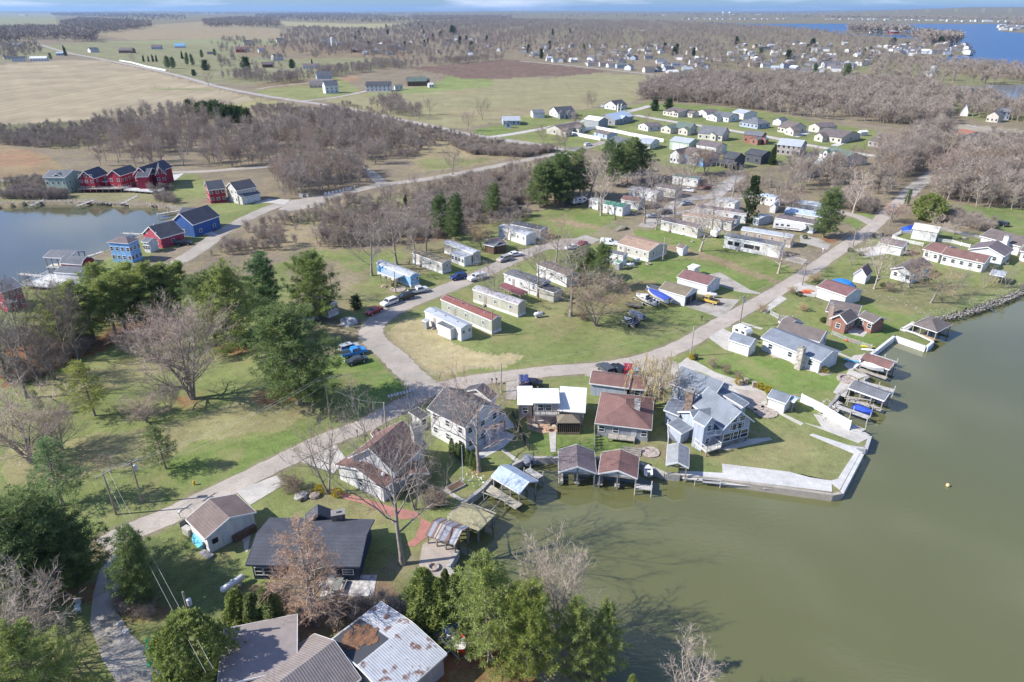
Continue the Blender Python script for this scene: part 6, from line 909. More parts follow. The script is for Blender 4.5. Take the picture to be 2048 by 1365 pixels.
# --- individual trees, front to back
T_ = [('lightpine', 978, 1322, 1100, 'big light green pine leaning over the lake, tallest of the shoreline evergreens', 'gl', 1.0), ('pine2', 1056, 1352, 1166, 'grey-green feathery pine between the two big shoreline pines', 'gy', .85), ('lightpine', 1150, 1354, 1190, 'bright pine with a bare forked stem at the bottom centre', 'gl', .8), ('lightpine', 1203, 1350, 1200, 'slim bright pine at the right end of the shoreline evergreens', 'gl', .7),
 ('broadcedar', 852, 1256, 1138, 'dense green cedar, leftmost beside the rust-patched white roof', 'gl', 1.0), ('broadcedar', 880, 1262, 1158, 'dense green cedar in the middle of the group beside the white roof', 'gl', .9), ('broadcedar', 914, 1238, 1150, 'yellow-green cedar between the patio and the big light pine', 'gl', 1.0), ('broadcedar', 893, 1200, 1138, 'slim cedar just below the brick-tan patio', 'g', .7), ('lowbare', 1115, 1262, 1130, 'silvery bare tree against the water, behind the shoreline pines', 'pale', .68), ('bare0', 1374, 1440, 1322, 'pale twig tips of a bare tree at the bottom edge over the water', 'pale', 1), ('broadcedar', 1262, 1390, 1350, 'green tree tip at the bottom edge by the lake shadow', 'gl', 1),
 ('broadcedar', 484, 1262, 1180, 'cone-shaped cedar, leftmost of three behind the taupe workshop', 'gl', 1.1), ('broadcedar', 514, 1266, 1188, 'cone-shaped cedar, middle of three behind the taupe workshop', 'g', 1.1), ('broadcedar', 546, 1262, 1176, 'cone-shaped cedar, rightmost of three behind the taupe workshop', 'g', 1.2), ('roundbush', 398, 1372, 1238, 'big round evergreen under the power line at the gravel drive', 'gl', .75), ('roundbush', 432, 1300, 1252, 'smaller round evergreen tucked behind the big one', 'g', .8),
 ('larch', 634, 1250, 1040, 'pinkish-brown twiggy conifer standing in front of the navy house', 'tanp', .95), ('pine0', 290, 1212, 1052, 'dark green pine at the end of the road', 'g', 1.1), ('pine1', 92, 1192, 1000, 'huge spreading pine at the left, behind the silver bare shrub', 'g', 1.6), ('pine2', 20, 1200, 1010, 'broad pine cut by the left edge', 'g', 1.6), ('pine0', 165, 1170, 1025, 'dark-sided pine right of the huge spreading one', 'gd', 1.5), ('lightpine', 95, 1440, 1250, 'bright pine in the bottom left corner', 'gl', 1.15), ('lowbare', 38, 1342, 1206, 'wide silvery bare tree in the bottom left corner', 'pale', 1.1), ('lightpine', -30, 1460, 1300, 'pine at the very corner, behind the bright one', 'g', 1),
 ('frontbare', 805, 1129, 872, 'tall bare tree with pale forked limbs between the rusty boathouse and navy house', 'gray', .8), ('frontbare2', 830, 1020, 868, 'bare tree with upright limbs in front of the steep brown-roofed house', 'gray', .6), ('frontbare2', 657, 988, 850, 'thin twin-stemmed bare tree beside the driveway', 'brown', .75), ('frontbare', 958, 943, 792, 'pinkish bare tree with a pale trunk before the big white house', 'red', 1.15), ('upright', 775, 868, 832, 'slender young bare tree on the verge by the leaning post', 'gray', .8), ('willow', 1306, 812, 704, 'weeping willow with yellow-green hanging twigs', 'yel', 1.05),
 ('bigbare', 385, 798, 636, 'great spreading bare tree with a thick pale trunk on the left lawn', 'bigp', .95), ('pine1', 600, 808, 612, 'very large dark pine between the left lawn and the parked trucks', 'g', 1.45), ('lightpine', 470, 694, 520, 'large light green pine behind the spreading bare tree', 'gl', 1.4), ('pine2', 430, 680, 545, 'green pine adjoining the large light green one', 'g', 1.25), ('pine0', 534, 645, 510, 'dark pine beyond the light green one', 'gb', 1.4), ('pine2', 636, 640, 503, 'rounded bright-topped pine beside the cream cabin', 'gl', 1.25), ('roundpine', 714, 618, 592, 'low dark evergreen bush between the cabin and the red car', 'gd', 1.0), ('bare0', 668, 600, 530, 'thin bare tree behind the cream cabin', 'pink', .8),
 ('sparsepine', 190, 832, 722, 'yellow-green sparse spruce with a dark leaning trunk', 'gy', 1.4), ('sparsepine', 332, 938, 852, 'thin sparse pine on the lawn with a dark trunk', 'gd', 1.5), ('sparsepine', 126, 1008, 878, 'sparse pine with pale lower trunk beside the power poles', 'gb', 1.35), ('sparsepine', 84, 830, 780, 'short sparse conifer behind the silver shrub trees', 'gd', .9), ('lowbare', 62, 925, 820, 'wide low pinkish bare tree at the left edge', 'bigp', 1.15), ('lowbare', 125, 900, 830, 'wide low bare tree right of the pinkish one', 'bigp', 1.0), ('bare3', 222, 946, 912, 'small bare tree between the two power poles', 'pink', 1.1), ('lowbare', 294, 845, 803, 'rounded grey bare tree casting a broad shadow on the lawn', 'bigp', 1.3), ('bare2', 341, 829, 770, 'small bare tree beside the rounded grey one', 'gray', .9),
 ('bare3', 138, 727, 600, 'tall dark bare tree at the left wood edge', 'dark', .8), ('upright', 110, 760, 625, 'tall leaning bare trunk in the left wood', 'dark', .8), ('bare1', 54, 796, 640, 'tall bare tree with pale lower trunk in the left wood', 'gray', .8), ('bare0', 74, 724, 650, 'thin bare tree behind the leaning trunk', 'brown', .8), ('bare1', 20, 760, 650, 'bare tree at the very left of the wood', 'dark', .9), ('bare2', 325, 700, 648, 'pinkish bare tree behind the great spreading one', 'pink', 1.1), ('bare2', 268, 715, 665, 'low bare tree left of the great spreading one', 'pink', 1.2),
 ('bare0', 744, 552, 452, 'bare tree with dark trunk beside the pale blue mobile home', 'gray', 1.0), ('bare1', 794, 530, 432, 'bare tree behind the pale blue mobile home', 'gray', 1.0), ('bare3', 830, 503, 424, 'bare tree left of the mossy-roofed mobile home', 'gray', .9), ('bare1', 852, 506, 418, 'bare tree right behind the mossy-roofed mobile home', 'gray', .9), ('pine0', 909, 480, 388, 'dark pine behind the mottled mobile home', 'gd', 1.1), ('pine1', 880, 470, 392, 'dark pine left of the lane-side bare trees', 'gd', 1.1), ('spruce', 812, 424, 390, 'small green spruce alone in the brush', 'g', .9), ('bare2', 965, 500, 455, 'golden-brown bare tree by the brown shed', 'gold', 1.0), ('bare0', 1014, 482, 430, 'bare tree beside the sunroom mobile home', 'gray', .9),
 ('frontbare2', 986, 612, 538, 'thin bare tree in front of the rust-roofed mobile home', 'gray', .9), ('frontbare', 1075, 595, 488, 'tall bare tree with three limbs beside the smooth grey-roofed mobile home', 'gray', .75), ('bare1', 1112, 524, 452, 'reddish bare tree beside the parked cars', 'red', 1.0), ('frontbare', 1141, 633, 512, 'wide bare tree with pale trunk in the middle lawn', 'gray', 1.1), ('bare2', 1192, 652, 562, 'brown bare tree with a thick straight trunk on the middle lawn', 'brown', 1.15), ('pine2', 1200, 578, 487, 'dark green pine in the middle of the park lawn', 'g', 1.0), ('roundbush', 1166, 560, 494, 'bushy green tree left of the dark green pine', 'g', .9),
 ('tallpine0', 1094, 405, 326, 'tall pine, leftmost of the dark grove', 'gd', 1.4), ('tallpine1', 1109, 402, 316, 'tall pine, second in the dark grove', 'g', 1.4), ('pine0', 1126, 410, 308, 'tall pine in the middle of the dark grove', 'gd', 1.2), ('tallpine1', 1146, 396, 302, 'tall pine at the right of the dark grove', 'g', 1.5), ('pine2', 1078, 414, 335, 'green pine with low skirts at the left of the grove', 'g', 1.1), ('pine1', 1118, 390, 314, 'tall pine at the back of the dark grove', 'gb', 1.2), ('tallpine0', 1160, 400, 318, 'smaller tall pine ending the dark grove on the right', 'gd', 1.3), ('pine2', 1228, 372, 292, 'pine standing in front of the upper cluster', 'gd', 1.1), ('tallpine1', 1283, 358, 288, 'outlying pine right of the upper cluster', 'g', 1.3), ('pine1', 1215, 352, 280, 'dark pine beside the white fence end', 'gd', 1.0), ('tallpine1', 1254, 366, 276, 'pine with a bare stem right of the fence', 'g', 1.5), ('tallpine0', 1266, 362, 280, 'pine rightmost of the upper cluster', 'gd', 1.5), ('pine2', 1240, 345, 285, 'pine in front of the hidden grey-roofed house', 'g', .9), ('pine0', 985, 435, 367, 'rounded green pine in the pink brush', 'g', 1.3), ('bare0', 1180, 400, 320, 'grey bare tree right of the dark grove', 'gray', 1.0), ('frontbare', 1202, 432, 343, 'bare tree with chalk-white trunk before the green-roofed home', 'pale', .9),
 ('bare0', 1289, 447, 360, 'tall bare tree beside the gravel lane', 'gray', .9), ('bare3', 1312, 460, 398, 'bare tree in front of the parked silver car', 'brown', .9), ('frontbare', 1349, 440, 378, 'forked bare tree behind the cream mobile home', 'gray', 1.2), ('frontbare2', 1400, 503, 424, 'pale twin-trunk bare tree on the ditch bank', 'pale', 1.1), ('frontbare', 1424, 462, 384, 'bare tree between the parallel mobile homes', 'gray', .9), ('ivytree', 1498, 446, 350, 'ivy-clad dark green tree among the mobile homes', 'g', 1.0), ('bare1', 1558, 424, 345, 'tall bare tree behind the flat-roofed mobile home', 'gray', .9), ('bare2', 1573, 430, 384, 'small reddish bare tree by the pale roofs', 'pink', 1.0), ('pine1', 1646, 476, 378, 'big solitary pine by the roadside bend', 'g', 1.15), ('frontbare', 1556, 547, 480, 'bare tree with pale trunk beside the main road', 'pale', 1.15), ('bare0', 1706, 426, 354, 'leaning pale bare tree at the loop road', 'pale', .9), ('spruce', 1545, 330, 289, 'green spruce in the subdivision beside the black-roofed garage', 'g', 1.1),
 ('pine0', 1812, 412, 378, 'dark green pine at the end of the main road', 'g', 1.0), ('roundbush', 1854, 440, 388, 'bright green bushy tree beside the long meadow', 'gl', 1.1), ('bare2', 1786, 445, 410, 'reddish bare tree behind the crossing poles', 'red', 1.2), ('upright', 1703, 531, 482, 'slender bare tree, left of a pair by the picket corner', 'gray', 1), ('upright', 1723, 519, 472, 'slender bare tree, right of a pair by the picket corner', 'gray', 1), ('frontbare2', 1748, 578, 484, 'tall bare tree with a pale trunk beside the red-roofed shed', 'pale', .75), ('bare1', 1818, 575, 508, 'reddish bare tree before the taupe cottage', 'red', .9), ('bare0', 1905, 592, 538, 'bare tree on the lakeside lawn, right of the cottage', 'gray', .8), ('bare3', 1862, 606, 543, 'tan twiggy tree on the rocky shore', 'gold', 1.35), ('upright', 1968, 576, 524, 'bare tree beside the grey shelter', 'gray', .9), ('upright', 2012, 576, 524, 'bare tree at the shore near the right edge', 'gray', .9), ('frontbare', 1869, 483, 440, 'grey bare tree in front of the white-roofed barn', 'pale', 1.3), ('bare2', 1908, 470, 440, 'low bare tree behind the picket-fenced garden', 'gray', 1), ('upright', 1806, 590, 560, 'thin young tree with a white stem on the lawn', 'pale', .5), ('shrub', 1620, 565, 552, 'small pale ornamental tree beside the blue tarpaulin', 'yel', 1),
 ('bare1', 1700, 370, 305, 'bare tree right of the round pool', 'dark', 1.0), ('bare2', 1770, 345, 290, 'bare grey tree at the thicket edge', 'gray', 1.1), ('upright', 1890, 312, 262, 'white-barked tree beside the quonset shed', 'pale', 1.1), ('upright', 1955, 345, 290, 'white-barked tree in the marsh thicket', 'pale', 1.2), ('bare0', 1465, 395, 335, 'bare tree by the gravel lane', 'gray', 1.0), ('bare3', 1360, 380, 320, 'bare tree among the upper mobile homes', 'gray', 1), ('bare1', 1300, 400, 335, 'bare tree by the reddish-roofed mobile home', 'gray', 1), ('bare2', 1410, 350, 300, 'bare tree before the white and blue gabled house', 'brown', 1.2), ('bare2', 1380, 350, 305, 'brown bare tree near the back lane', 'brown', 1.1), ('bare0', 1600, 380, 330, 'bare tree behind the arched-roof home', 'gray', 1), ('bare3', 1640, 372, 320, 'bare tree on the far side of the loop road', 'gray', 1)]
for kd, bx, by, ty, lb, tn, wd in T_:
    if 'grove' in lb or 'upper cluster' in lb: wd *= 1.2; ty -= 4
    if 330 < by < 660 and bx > 700 and 'bare' in kd: wd *= 1.2; kd = {'frontbare': 'bare1', 'frontbare2': 'bare3'}.get(kd, kd)
    tree(kd, bx, by, ty, lb, tn, wide=wd)
for i, (bx, by, ty) in enumerate([(904, 905, 877), (914, 913, 886), (921, 917, 886), (927, 922, 888), (936, 931, 898), (945, 937, 905), (953, 940, 913)]):
    tree('arborvitae', bx, by, ty, ['arborvitae in a row beside the big white house, farthest from the water', 'arborvitae, second of the row from the road side', 'arborvitae, third of the row from the road side', 'arborvitae, fourth and middle one of the row', 'arborvitae, fifth of the row from the road side', 'arborvitae, sixth of the row from the road side', 'arborvitae, last of the row, next to the pale trunk'][i], 'g', group='arborvitae row beside the big white house')
for i, (bx, by) in enumerate([(190, 684), (231, 669), (250, 660), (289, 648), (310, 641), (326, 634), (345, 630), (362, 622), (168, 689), (144, 697), (210, 640), (262, 628)]):
    tree('tallpine%d' % (i % 2), bx, by, None, 'tall pine with a bare lower trunk in the row beside the bay' , ['gll', 'gl', 'gll'][i % 3], h=rng.uniform(12.5, 15), wide=1.75, group='tall pines in the row beside the bay')
for bx, by, ty in [(400, 226, 214), (412, 228, 212), (425, 232, 214), (440, 236, 216), (455, 240, 220), (470, 240, 222), (482, 238, 222), (380, 218, 208), (448, 246, 226), (432, 226, 210), (494, 242, 226)]: tree('roundpine', bx, by + 6, ty - 8, 'dark evergreen in the belt beyond the thicket, below the tan field', 'gl', wide=1.0, group='evergreens in the belt below the tan field')
FARP = [('spruce', 131, 112, 91, 'dark conifer at the bend of the county road'), ('roundpine', 494, 140, 115, 'large dark round pine, right of the farm drive'), ('roundpine', 411, 141, 121, 'round dark pine left of the farm drive'), ('roundpine', 388, 152, 140, 'small round pine at the county road'), ('roundpine', 584, 137, 120, 'round pine beside the long low white house'), ('spruce', 624, 128, 118, 'dark shrub pine behind the long low white house'), ('roundpine', 1310, 222, 200, 'broad dark pine beside the low cream house, left half'), ('roundpine', 1338, 220, 198, 'broad dark pine beside the low cream house, right half'), ('pine0', 1628, 166, 126, 'big dark pine at the village edge, left of the leaning pole'), ('pine1', 1688, 172, 128, 'tall dark pine at the village edge, right of the leaning pole'), ('roundpine', 1737, 176, 152, 'dark pine right of the tall village-edge pine'), ('spruce', 288, 124, 110, 'small conifer, first in the field line'), ('spruce', 298, 124, 112, 'small conifer, second in the field line'), ('spruce', 306, 124, 109, 'small conifer, third in the field line'), ('spruce', 314, 124, 110, 'small conifer, fourth in the field line'), ('pine2', 336, 138, 112, 'dull conifer, left of the pair by the drive'), ('pine2', 347, 138, 114, 'dull conifer, right of the pair by the drive'), ('pine0', 375, 131, 105, 'dull conifer near the pasture fence'), ('pine0', 386, 132, 108, 'dull conifer right of the one near the pasture fence'), ('spruce', 365, 118, 102, 'pointed conifer above the drive'), ('pine1', 404, 117, 100, 'conifer behind the grey field shelter'), ('pine1', 430, 113, 98, 'conifer right of the grey field shelter'),
 ('roundpine', 905, 70, 52, 'dark pine clump in the far village'), ('spruce', 856, 90, 76, 'dark fir in the far hamlet'), ('spruce', 866, 82, 66, 'taller dark fir in the far hamlet'), ('roundpine', 1348, 112, 95, 'round dark pine among the village roofs'), ('pine0', 1168, 108, 87, 'tall dark pine at the village edge above the purple field'), ('pine1', 1520, 118, 94, 'tall dark pine in the middle village'), ('roundpine', 1575, 120, 101, 'dark pine left of the village peninsula'), ('roundpine', 1625, 95, 78, 'dark pine above the village rooftops'), ('spruce', 1105, 72, 57, 'dark fir far left of the village'), ('spruce', 1140, 68, 56, 'dark fir in the distant trees'), ('roundpine', 1878, 92, 74, 'dark evergreen on the village peninsula'), ('roundpine', 1785, 95, 78, 'dark evergreen left of the peninsula roofs'), ('pine2', 102, 120, 106, 'conifer behind the long white barn'), ('spruce', 1488, 82, 72, 'dark fir beyond the village')]
for kd, bx, by, ty, lb in FARP: tree(kd, bx, by, ty, lb, 'gd')
for px, py, lb in [(265, 108, 'bare tree in front of the wide brown house'), (425, 92, 'bare tree on the far pasture'), (437, 94, 'second bare tree on the far pasture'), (290, 235, 'lone bare tree at the edge of the tan field'), (418, 172, 'small round bare tree beside the county road'), (452, 130, 'tall bare tree behind the round pines'), (468, 132, 'tall thin bare tree left of the dark round pine'), (268, 126, 'bare tree by the county road crossing'), (1176, 215, 'small dark bare tree left of the white cape house'), (1184, 216, 'small dark bare tree right beside its twin'), (1292, 255, 'small red-twigged tree by the rosy-brown cottage'), (965, 240, 'slim bare tree beside the road-bend house'), (860, 230, 'pale bare tree at the hedge of the green field'), (935, 262, 'round pale bare tree at the road bend'), (1085, 290, 'thin brown tree at the corner lawn'), (1120, 298, 'bare tree group on the corner lawn, left stem'), (1130, 300, 'bare tree group on the corner lawn, right stem'), (905, 350, 'thin sapling beside the bay road')]:
    tree(rng.choice(['bare0', 'bare1', 'bare3']), px, py, None, lb, rng.choice(['gray', 'brown', 'pink']), h=rng.uniform(8, 12), wide=1.1)
BU = [(1383, 719, 'yellow', 'golden bush at the foot of the roadside pole'), (1424, 735, 'red', 'low reddish ornamental tree, first along the drive'), (1450, 747, 'red', 'low reddish ornamental tree, second along the drive'), (1476, 762, 'red', 'low reddish ornamental tree, third along the drive'), (1521, 778, 'yellow', 'yellow bush right of the brick pillars'), (1536, 784, 'yellow', 'yellow bush beside the long grey-roofed shed'), (1477, 769, 'yellow', 'golden bush under the third ornamental tree'), (1648, 745, 'yellow', 'yellow bush on the curved bed of the white ranch house'), (1646, 645, 'green', 'dark green shrub before the brick house'), (1583, 587, 'tan', 'tan pampas tuft left of the red kayaks'), (1630, 562, 'tan', 'tan pampas tuft by the maroon-roofed garage'), (1525, 625, 'tan', 'tan grass tuft at the lawn corner'), (1598, 593, 'green', 'dark shrub beside the red kayaks'), (1640, 560 + 15, 'green', 'shrub at the maroon-roofed garage corner'), (1605, 622, 'tan', 'tan tuft at the garden bed'), (575, 975, 'brown', 'brown shrub at the driveway end'), (592, 985, 'brown', 'brown shrub between driveway and boulders'), (640, 985, 'yellow', 'yellowish shrub at the foot of the twin-stemmed tree'), (675, 992, 'yellow', 'yellowish shrub at the start of the red path'), (1765, 575, 'green', 'green shrub beneath the pale-trunked tree'), (1778, 583, 'brown', 'brown shrub beside the green shrub'), (880, 1010, 'brown', 'brown twiggy hedge shrub near the path end'), (1700, 504, 'green', 'green shrub at the picket corner'), (1722, 512, 'green', 'second green shrub at the picket corner'), (790, 575, 'green', 'round shrub in the round flower bed'), (1165, 640, 'brown', 'small brown brush heap on the lawn beyond the straw yard'), (1610, 478, 'green', 'shrub by the roadside pine')]
for px, py, c, lb in BU:
    if c == 'red': tree('shrub', px, py, None, lb, 'brown', h=2.0, wide=1.2, cat='shrub')
    elif c in ('brown', 'tan'): tree('shrub', px, py, None, lb, 'gold' if c == 'tan' else 'brown', h=2.2 if c == 'brown' else 1.8, wide=1.6, cat='shrub')
    else: tree('bush', px, py, None, lb, 'g', h=1.15, wide=1.0, cat='shrub'); 
YB = mat('needles', (.5, .38, .02), .9, (.42, .36, .05))
for o in list(COL.objects):
    if o.parent is None and o.get('category') == 'shrub' and ('yellow' in o['label'] or 'golden bush' in o['label']):
        for ch in o.children:
            if ch.name.startswith('crown'):
                me = KINDS.get('ybush') or KINDS.setdefault('ybush', (lambda m_: (m_.materials.clear(), m_.materials.append(YB), m_)[-1])(KINDS['bush'][1].copy())); ch.data = me
# --- trees one can still tell apart in the nearer thickets
def scatter(poly, n, dmin, seed, t='Z', cl=0):
    q = np.random.RandomState(seed); P = atn(poly, t); xs = [p.x for p in P]; ys = [p.y for p in P]; out_ = []; cellD = {}; X = q.uniform(min(xs), max(xs), n * 30); Y = q.uniform(min(ys), max(ys), n * 30); k = inpoly(X, Y, P)
    if cl: f = cl; k &= q.uniform(0, 1, n * 30) < .5 + .55 * (np.sin(X / 31 / f + Y / 47 / f + seed) * np.cos(Y / 37 / f - X / 71 / f + 2 * seed) + .7 * np.sin(X / 13 / f - Y / 17 / f) * np.cos(Y / 11 / f + X / 23 / f)); dmin *= .5
    for x, y in zip(X[k].tolist(), Y[k].tolist()):
        if len(out_) >= n: break
        c = (int(x // dmin), int(y // dmin))
        if any((x - q[0]) ** 2 + (y - q[1]) ** 2 < dmin * dmin for i in (-1, 0, 1) for j in (-1, 0, 1) for q in cellD.get((c[0] + i, c[1] + j), [])): continue
        cellD.setdefault(c, []).append((x, y)); out_.append((x, y))
    return out_
_roadpts = [[(at(*p).x, at(*p).y) for p in pts] for nm, pts, wd, mt, z in ROADL]
_roots = [(o.location.x, o.location.y) for o in COL.objects if o.parent is None and o.get('category') in ('house', 'mobile home', 'garage', 'barn', 'shed', 'boathouse', 'cottage', 'pool house', 'shelter')]
def filt(L, rd=5.5, hd=9, wet=True):
    if not L: return L
    A = np.array(L); ok = np.ones(len(A), bool)
    for line, rr in zip(_roadpts, ROADL): d, _, _ = segdist(A[:, 0], A[:, 1], line); ok &= d > rr[2] / 2 + rd * .4
    hr = np.array(_roots)
    for hx, hy in hr: ok &= np.hypot(A[:, 0] - hx, A[:, 1] - hy) > hd
    if wet:
        for b in (LAKE, BAY, FARL, POND, POND2):
            i_ = inpoly(A[:, 0], A[:, 1], b)
            if b is FARL: i_ &= ~inpoly(A[:, 0], A[:, 1], ISLE) & ~inpoly(A[:, 0], A[:, 1], PEN)
            ok &= ~i_
    return [tuple(a) for a in A[ok]]
IND = [([(560, 335), (720, 335), (765, 372), (700, 382), (620, 392), (545, 390)], 22, 5.5, (8, 12), 'bare tree in the grove inside the bay road fork', 'bare trees inside the bay road fork'), ([(200, 290), (420, 260), (700, 300), (830, 325), (730, 330), (380, 335), (210, 330)], 40, 8, (9, 14), 'grey-pink bare tree in the thicket beyond the bay row', 'bare trees in the thicket beyond the bay row'),
 ([(520, 500), (640, 440), (800, 400), (960, 372), (1060, 350), (1060, 400), (900, 450), (800, 480), (640, 495)], 34, 7, (5, 9), 'low pinkish bare tree in the brush between bay road and mobile homes', 'bare trees in the brush above the mobile homes'), ([(1760, 300), (1900, 330), (1900, 400), (1790, 395), (1740, 350)], 26, 7, (9, 13), 'grey bare tree in the thicket beside the gravel track', 'bare trees beside the gravel track'),
 ([(1900, 330), (2048, 330), (2048, 405), (1880, 400)], 22, 7, (8, 12), 'slim bare tree in the thicket at the right edge', 'bare trees in the thicket at the right edge')]
for i, (pl, n, dm, hr, lb, gp) in enumerate(IND):
    for x, y in filt(scatter(pl, n, dm, 300 + i), 6, 9): tree(rng.choice(['bare0', 'bare1', 'bare2', 'bare3']), 0, 0, None, lb, rng.choice(['gray', 'pink', 'gray', 'brown', 'pink']), h=rng.uniform(*hr), wide=rng.uniform(.8, 1.1), group=gp, xyz=Vector((x, y, 0)))
for x, y in filt(scatter([(0, 690), (120, 660), (200, 690), (120, 760), (0, 800)], 12, 7, 390), 5, 9): tree(rng.choice(['bare0', 'bare1', 'bare3']), 0, 0, None, 'dark bare tree crowding the wood at the left edge', 'dark', h=rng.uniform(11, 15), wide=.8, group='bare trees crowding the left edge', xyz=Vector((x, y, 0)))
for x, y in scatter(VILL, 34, 25, 77): tree('roundpine', 0, 0, None, 'dark evergreen poking out of the distant village trees', 'gd', h=rng.uniform(11, 17), wide=.6, group='evergreens among the distant village', xyz=Vector((x, y, 0)))
# --- masses nobody could count: woods, hedges, brush
def lowtree(seed, Ht, n1, n2, tw, spread=1.0, shrubby=False):
    r = random.Random(seed); K = Tubes(); 
    if not shrubby: K.tube([Vector((0, 0, -.2)), Vector((r.gauss(0, .3), r.gauss(0, .3), Ht * .5)), Vector((r.gauss(0, .4), r.gauss(0, .4), Ht * .9))], [.22, .14, .03], 4)
    for i in range(n1):
        t = r.uniform(.22 if not shrubby else 0, .88); p = Vector((0, 0, Ht * t)); a = r.uniform(0, 6.28); el = r.uniform(.1, 1.0) + t * .3; L = Ht * .44 * spread * r.uniform(.5, 1.1) * (1.05 - abs(t - .5) * 1.1); d = Vector((math.cos(a) * math.cos(el), math.sin(a) * math.cos(el), math.sin(el))); K.blade(p, p + d * L, tw * 1.6, r)
        for j in range(n2):
            q = p + d * L * r.uniform(.25, 1.0); dd = (d * .6 + Vector((r.gauss(0, .7), r.gauss(0, .7), r.gauss(.3, .6)))).normalized(); K.blade(q, q + dd * L * r.uniform(.2, .5), tw, r)
    return npmesh('shape', [tuple(v) for v in K.v], K.f, TWIG)
WS = bpy.data.collections.new('wood_shapes')
def proto(col, name, me, c):
    o = bpy.data.objects.new(name, me); o.color = c; col.objects.link(o); return o
def stuff_wood(name, label, polys, n, dmin, hr, tones, seed, lod='mid', filt_=True, rd=5, hd=8, extra=None):
    L = []
    for i, (pl, w_) in enumerate(polys):
        L += scatter(pl, int(n * w_), dmin, seed * 10 + i, cl=max(.6, dmin / 4.5))
    if filt_: L = filt(L, rd, hd)
    if extra: L += extra
    if not L: return
    r = random.Random(seed); V = [(x, y, 0) for x, y in L]; me = bpy.data.meshes.new(name); me.from_pydata(V, [], []); me.attributes.new('sz', 'FLOAT', 'POINT').data.foreach_set('value', [r.uniform(*hr) / 10 for _ in V]); me.attributes.new('rz', 'FLOAT', 'POINT').data.foreach_set('value', [r.uniform(0, 6.28) for _ in V]); me.attributes.new('pk', 'INT', 'POINT').data.foreach_set('value', [r.randrange(len(tones) * 2) for _ in V])
    o = bpy.data.objects.new(name, me); COL.objects.link(o); tag(o, label, 'trees' if 'shrub' not in name and 'brush' not in name else 'shrubs', None, 'stuff')
    cl = bpy.data.collections.new(name + '_shapes')
    for i, tn in enumerate(tones):
        for k in range(2): proto(cl, 's%02d' % (i * 2 + k), LODS[lod][k], TONE[tn])
    ng = bpy.data.node_groups.new(name, 'GeometryNodeTree'); ng.interface.new_socket('Geometry', in_out='INPUT', socket_type='NodeSocketGeometry'); ng.interface.new_socket('Geometry', in_out='OUTPUT', socket_type='NodeSocketGeometry'); N = ng.nodes; Lk = ng.links.new
    gi, go = N.new('NodeGroupInput'), N.new('NodeGroupOutput'); ci = N.new('GeometryNodeCollectionInfo'); ci.inputs['Collection'].default_value = cl; ci.inputs['Separate Children'].default_value = True; ip = N.new('GeometryNodeInstanceOnPoints'); ip.inputs['Pick Instance'].default_value = True
    def attr(nm, ty):
        a = N.new('GeometryNodeInputNamedAttribute'); a.data_type = ty; a.inputs['Name'].default_value = nm; return a.outputs['Attribute']
    cx = N.new('ShaderNodeCombineXYZ'); Lk(attr('rz', 'FLOAT'), cx.inputs['Z']); Lk(cx.outputs[0], ip.inputs['Rotation']); Lk(attr('sz', 'FLOAT'), ip.inputs['Scale']); Lk(attr('pk', 'INT'), ip.inputs['Instance Index']); Lk(gi.outputs[0], ip.inputs['Points']); Lk(ci.outputs[0], ip.inputs['Instance']); Lk(ip.outputs[0], go.inputs[0])
    md = o.modifiers.new('wood', 'NODES'); md.node_group = ng; return o
LODS = {'mid': [lowtree(1, 10, 60, 14, .035), lowtree(2, 10, 60, 14, .035, .8)], 'far': [lowtree(3, 10, 44, 12, .055, 1.05), lowtree(4, 10, 44, 12, .055, 1.05)], 'vfar': [lowtree(7, 10, 16, 5, .3, 1.5), lowtree(8, 10, 16, 5, .3, 1.5)], 'shrub': [lowtree(5, 10, 40, 12, .09, 1.3, True), lowtree(6, 10, 40, 12, .09, 1.5, True)], 'shrubn': [lowtree(9, 10, 80, 16, .05, 1.3, True), lowtree(10, 10, 80, 16, .05, 1.5, True)]}
stuff_wood('thicket', 'pinkish grey bare thicket beyond the bay and along the county road', [([(150, 310), (200, 255), (290, 228), (400, 226), (520, 232), (560, 262), (640, 290), (740, 330), (560, 335), (380, 340), (180, 338)], .75), ([(560, 262), (640, 235), (760, 255), (870, 292), (840, 335), (740, 330), (640, 290)], .5), ([(540, 342), (700, 340), (760, 368), (700, 380), (560, 400)], .12)], 620, 4.6, (4, 11), ['gray', 'pink', 'gray', 'red', 'brown'], 1)
stuff_wood('hillside_brush', 'low rosy brush on the slope between the bay road and the mobile homes', [([(420, 512), (500, 462), (620, 415), (760, 388), (900, 368), (1060, 335), (1165, 312), (1180, 330), (1070, 350), (1060, 410), (960, 450), (880, 480), (820, 480), (720, 495), (640, 500), (500, 520)], 1), ([(640, 450), (800, 412), (960, 375), (1060, 360), (1060, 400), (920, 450), (820, 490), (640, 500)], .8)], 620, 2.8, (1.4, 4.2), ['pink', 'red', 'gold', 'gold', 'pale'], 2, 'shrubn', rd=4, hd=7)
